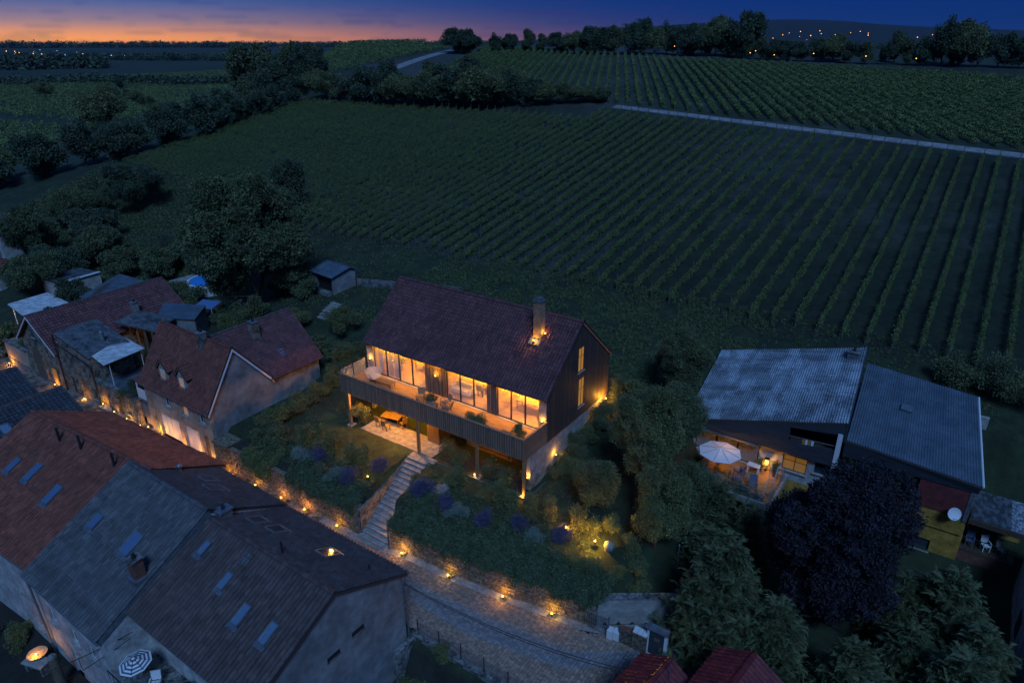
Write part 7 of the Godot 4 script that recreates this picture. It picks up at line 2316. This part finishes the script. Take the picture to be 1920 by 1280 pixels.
	cy(br, "barrel_lid", Vector3(0, 0.9, 0), 0.36, 0.34, 0.06, "dark_metal", 14)

# ------------------------------------------------------------------ street details
func build_details() -> void:
	rng.seed = 161
	# fence above the lower yard
	var y := thing("yard_retaining_wall", "dark retaining wall under the mesh fence at the bottom", "wall")
	bb(y, "wall", Vector3(-0.2, -6.0, 11.05), Vector3(14.0, -2.85, 11.4), "concrete_old")
	bb(y, "wall", Vector3(-0.2, -6.0, 11.4), Vector3(0.15, -2.85, 13.0), "concrete_old")
	bb(y, "coping", Vector3(-0.25, -2.85, 11.0), Vector3(14.0, -2.75, 11.45), "concrete_old")
	var fc := thing("mesh_fence", "wire mesh fence with dark posts along the lower yard", "fence")
	for k in 9:
		cy(fc, "fence_post", Vector3(0.15 + k * 1.6, -2.76, 11.2), 0.03, 0.03, 1.15, "dark_metal", 6)
	for k in 8:
		var st := sm()
		for j in 16:
			var x := 0.15 + k * 1.6 + j * 0.1
			sbox(st, Vector3(x - 0.004, -2.7, 11.196), Vector3(x + 0.004, -1.72, 11.204))
		for j in 10:
			sbox(st, Vector3(0.15 + k * 1.6, -2.68 + j * 0.104, 11.197), Vector3(1.75 + k * 1.6, -2.672 + j * 0.104, 11.203))
		part(fc, "mesh_panel", done(st), M["zinc"])
	bush("yard_creeper", "creeper hanging over the lower yard wall", Vector3(2.2, -3.1, 11.55), 0.9, 0.6, "leaf_olive", "fine", 50, 0.45)
	for k in 5:
		bush("yard_shrub", "dark shrub in the lower yard, %s from the house" % ["first", "second", "third", "fourth", "fifth"][k], Vector3(1.4 + k * 1.3, -5.5, 13.2 + 0.6 * sin(k * 2.0)), 1.3, 0.9, "leaf_tree", "fine", 60, 0.6, "shrubs of the lower yard")
	# gate, concrete wall and ramp right of the retaining wall
	var cw := thing("concrete_wall", "stained concrete wall behind the gate at the bank foot", "wall")
	part(cw, "wall", slab([Vector3(8.2, -3.2, 4.5), Vector3(12.9, -3.2, 1.2), Vector3(12.9, -1.0, 1.2), Vector3(8.2, -1.0, 4.5)], Vector3(-0.2, 0, -0.25)), M["concrete"])
	part(cw, "coping", slab([Vector3(8.3, -0.98, 4.6), Vector3(13.0, -0.98, 1.3), Vector3(12.7, -0.98, 0.9), Vector3(8.0, -0.98, 4.2)], Vector3(0, 0.06, 0)), M["concrete_old"])
	part(cw, "ramp_kerb", slab([Vector3(9.0, -3.0, 4.4), Vector3(13.2, -2.2, 2.2), Vector3(13.2, -1.9, 2.2), Vector3(9.0, -2.7, 4.4)], Vector3(0.1, 0, 0.25)), M["concrete"])
	var gt := thing("steel_gate", "grey barred steel gate between stone wall and pillar", "gate", Vector3(7.9, -3.0, 4.95), 0.10)
	for k in 10:
		bx(gt, "bar", Vector3(0.05 + k * 0.13, 0.62, 0), Vector3(0.022, 1.2, 0.022), "zinc")
	for yy in [0.06, 0.62, 1.2]:
		bx(gt, "rail", Vector3(0.64, yy, 0), Vector3(1.3, 0.035, 0.03), "zinc")
	bx(gt, "gate_post", Vector3(1.33, 0.7, 0), Vector3(0.08, 1.4, 0.08), "zinc")
	var pw := thing("pillar_wall", "row of low stone pillars and white letter boxes on the lane", "wall", Vector3(9.2, -3.0, 4.75), 0.05)
	for k in 2:
		bx(pw, "letter_box", Vector3(0.2 + k * 0.38, 0.32 + 0.1 * k, 0.1), Vector3(0.36, 0.6, 0.42), "white_paint")
	bx(pw, "stone_pillar", Vector3(1.1, 0.5, 0), Vector3(0.75, 1.0, 0.4), "wall_stone1")
	bx(pw, "pillar_soil", Vector3(1.1, 1.03, 0), Vector3(0.7, 0.06, 0.36), "brick")
	bx(pw, "stone_pillar", Vector3(1.95, 0.62, 0), Vector3(0.85, 1.3, 0.4), "wall_stone3")
	for k in 3:
		bx(pw, "pillar_cap", Vector3(1.68 + k * 0.28, 1.31, 0), Vector3(0.26, 0.08, 0.48), "white_paint")
	var cb := thing("lane_cabinet", "white framed cabinet with dark green door beside the lane", "cabinet", Vector3(12.1, -3.0, 4.6), 0.05)
	bx(cb, "frame", Vector3(0, 0.95, -0.1), Vector3(1.15, 1.9, 0.3), "white_paint")
	bx(cb, "door", Vector3(0, 0.95, 0.06), Vector3(0.85, 1.6, 0.05), "fascia")
	bx(cb, "cabinet_roof", Vector3(0, 1.94, -0.05), Vector3(1.3, 0.08, 0.5), "zinc")
	bx(cb, "notice_plate", Vector3(0.02, 1.3, 0.09), Vector3(0.34, 0.24, 0.01), "old_wood")
	# steel post on the bank
	var bp := thing("steel_post", "pale steel post standing in the bank shrubs", "post", gpos(11.0, -0.8))
	cy(bp, "post", Vector3(0, -0.3, 0), 0.05, 0.05, 3.2, "zinc", 8)
	cy(bp, "post_cap", Vector3(0, 2.9, 0), 0.07, 0.03, 0.06, "zinc", 8)
	# overhead cables
	cable("overhead_cable", "pair of dark overhead cables sagging across the lane at the bottom", [[Vector3(-0.4, 1.0, 11.5), Vector3(15.2, 0.0, 7.6)], [Vector3(-0.4, 0.9, 11.5), Vector3(15.2, -0.15, 7.7)]], 1.1)
	cable("overhead_cable", "thin pale cable from the dormer house to the timber house", [[Vector3(-29.6, 7.0, 4.6), Vector3(-17.6, 6.2, -2.9)]], 0.5)
	cable("overhead_cable", "two thin dark cables at the lower left balcony", [[Vector3(-9.6, 0.9, 22.0), Vector3(-17.0, -4.2, 25.6)], [Vector3(-9.6, 0.6, 22.2), Vector3(-16.0, -4.8, 25.8)]], 0.2)
	# lower left yard with lamp table and pole
	var pole := thing("timber_pole", "thick timber pole at the corner of the lower yard", "pole", Vector3(-15.9, -5.6, 24.1))
	cy(pole, "pole", Vector3.ZERO, 0.28, 0.24, 2.6, "old_wood", 10)
	cy(pole, "pole_cap", Vector3(0, 2.6, 0), 0.26, 0.2, 0.12, "concrete_old", 10)
	var lt := thing("stone_table", "stone bench table with a lit round basin in the lower yard", "table", Vector3(-18.4, -5.5, 24.3), 0.3)
	bx(lt, "top", Vector3(0, 0.75, 0), Vector3(1.5, 0.1, 0.8), "concrete")
	for s in [-0.6, 0.6]:
		bx(lt, "leg", Vector3(s, 0.35, 0), Vector3(0.16, 0.75, 0.6), "concrete_old")
	var ba := thing("round_basin", "round pale basin standing on the stone table, lit from inside", "basin", Vector3(-18.6, -4.68, 24.1))
	cy(ba, "basin", Vector3(0, 0, 0), 0.25, 0.55, 0.3, "plaster_cream", 18)
	sph(ba, "lamp_bulb", Vector3(0.2, 0.42, 0.1), 0.05, "bulb")
	lamp(ba, Vector3(0.2, 0.52, 0.15), 0.22, 0.06)
	for d in [[-21.4, 24.4, 0.9, "round green bush in the lower yard"], [-22.4, 23.9, 0.8, "second bush by the wall of the lower yard"], [-23.4, 25.0, 0.9, "dark bush at the left edge of the lower yard"]]:
		bush("yard_bush", d[3], Vector3(d[0], -5.5, d[1]), d[2], 0.7, "leaf_olive", "fine", 60, 0.5, "bushes of the lower yard")
	# garden steps behind the dormer house
	var gs := thing("grass_steps", "short flight of pale steps in the grass left of the timber house", "stairs")
	for k in 6:
		var z := -10.9 - k * 0.55
		bb(gs, "step", Vector3(-33.6 - k * 0.2, gh(-33.5, z) - 0.3, z - 0.5), Vector3(-32.2 - k * 0.2, gh(-33.5, z) + 0.12, z), "concrete")
	# bin by the dormer house
	var bn := thing("wheel_bin", "dark refuse bin at the right corner of the dormer house", "bin", Vector3(-26.5, -3.0, 7.75))
	bx(bn, "body", Vector3(0, 0.42, 0), Vector3(0.42, 0.8, 0.46), "black")
	bx(bn, "lid", Vector3(0, 0.85, 0), Vector3(0.46, 0.06, 0.5), "dark_metal")
	for s in [-0.16, 0.16]:
		cy(bn, "wheel", Vector3(s, 0.0, -0.2), 0.07, 0.07, 0.12, "black", 8)
	# climbing plant on the courtyard wall
	bush("wall_bush", "dark bush spilling over the courtyard wall beside the balcony", Vector3(-38.0, -0.9, 6.7), 1.7, 1.4, "leaf_deep", "fine", 150, 0.6)
	bush("yard_bush", "green bush inside the far yard wall", Vector3(-62.0, -3.6, 5.4), 2.4, 1.5, "leaf_olive", "broad2", 120, 0.8)
	bush("yard_bush", "pale bush at the far end of the lane", Vector3(-66.6, -4.2, 8.2), 1.5, 1.3, "leaf_silver", "broad2", 90, 0.7)
	bush("yard_bush", "bush beside the patio canopy", Vector3(-68.2, -3.8, 6.2), 2.6, 1.8, "leaf_olive", "broad2", 140, 0.9)
	var bk := 0
	for d in [[-34.5, -3.0, 2.0], [-29.0, -7.0, 1.6], [-26.5, -6.6, 1.4], [-42.0, -9.0, 2.2], [-46.5, -8.2, 1.6], [-53.5, -8.6, 2.2], [-56.5, -9.2, 2.6], [-59.4, -10.4, 2.4], [-44.5, -15.5, 2.0], [-38.8, -13.6, 2.2]]:
		bush("back_shrub", "dark shrub %s" % ["behind the dormer house wing, nearest its ridge", "between the wing gable and the fruit tree", "at the right corner of the wing", "between the flat shed and the huge tree", "in front of the glass canopy", "at the back end of the barn", "between barn and pool, nearest the barn", "between barn and pool, nearest the greenhouse", "behind the huge broadleaf tree", "right of the huge broadleaf tree"][bk], gpos(d[0], d[1]), d[2], d[2] * 0.8, "leaf_tree", "broad2", 110, 0.8, "shrubs of the back gardens")
		bk += 1

func cable(n: String, label: String, runs: Array, sag: float) -> void:
	var c := thing(n, label, "cable")
	for r in runs:
		var st := sm()
		var p: Vector3 = r[0]
		for k in 14:
			var t := (k + 1) / 14.0
			var q: Vector3 = (r[0] as Vector3).lerp(r[1], t) - Vector3(0, sag * 4.0 * t * (1.0 - t), 0)
			bar(st, p, q, 0.022, 0.022, 5)
			p = q
		part(c, "wire", done(st), M["black"])
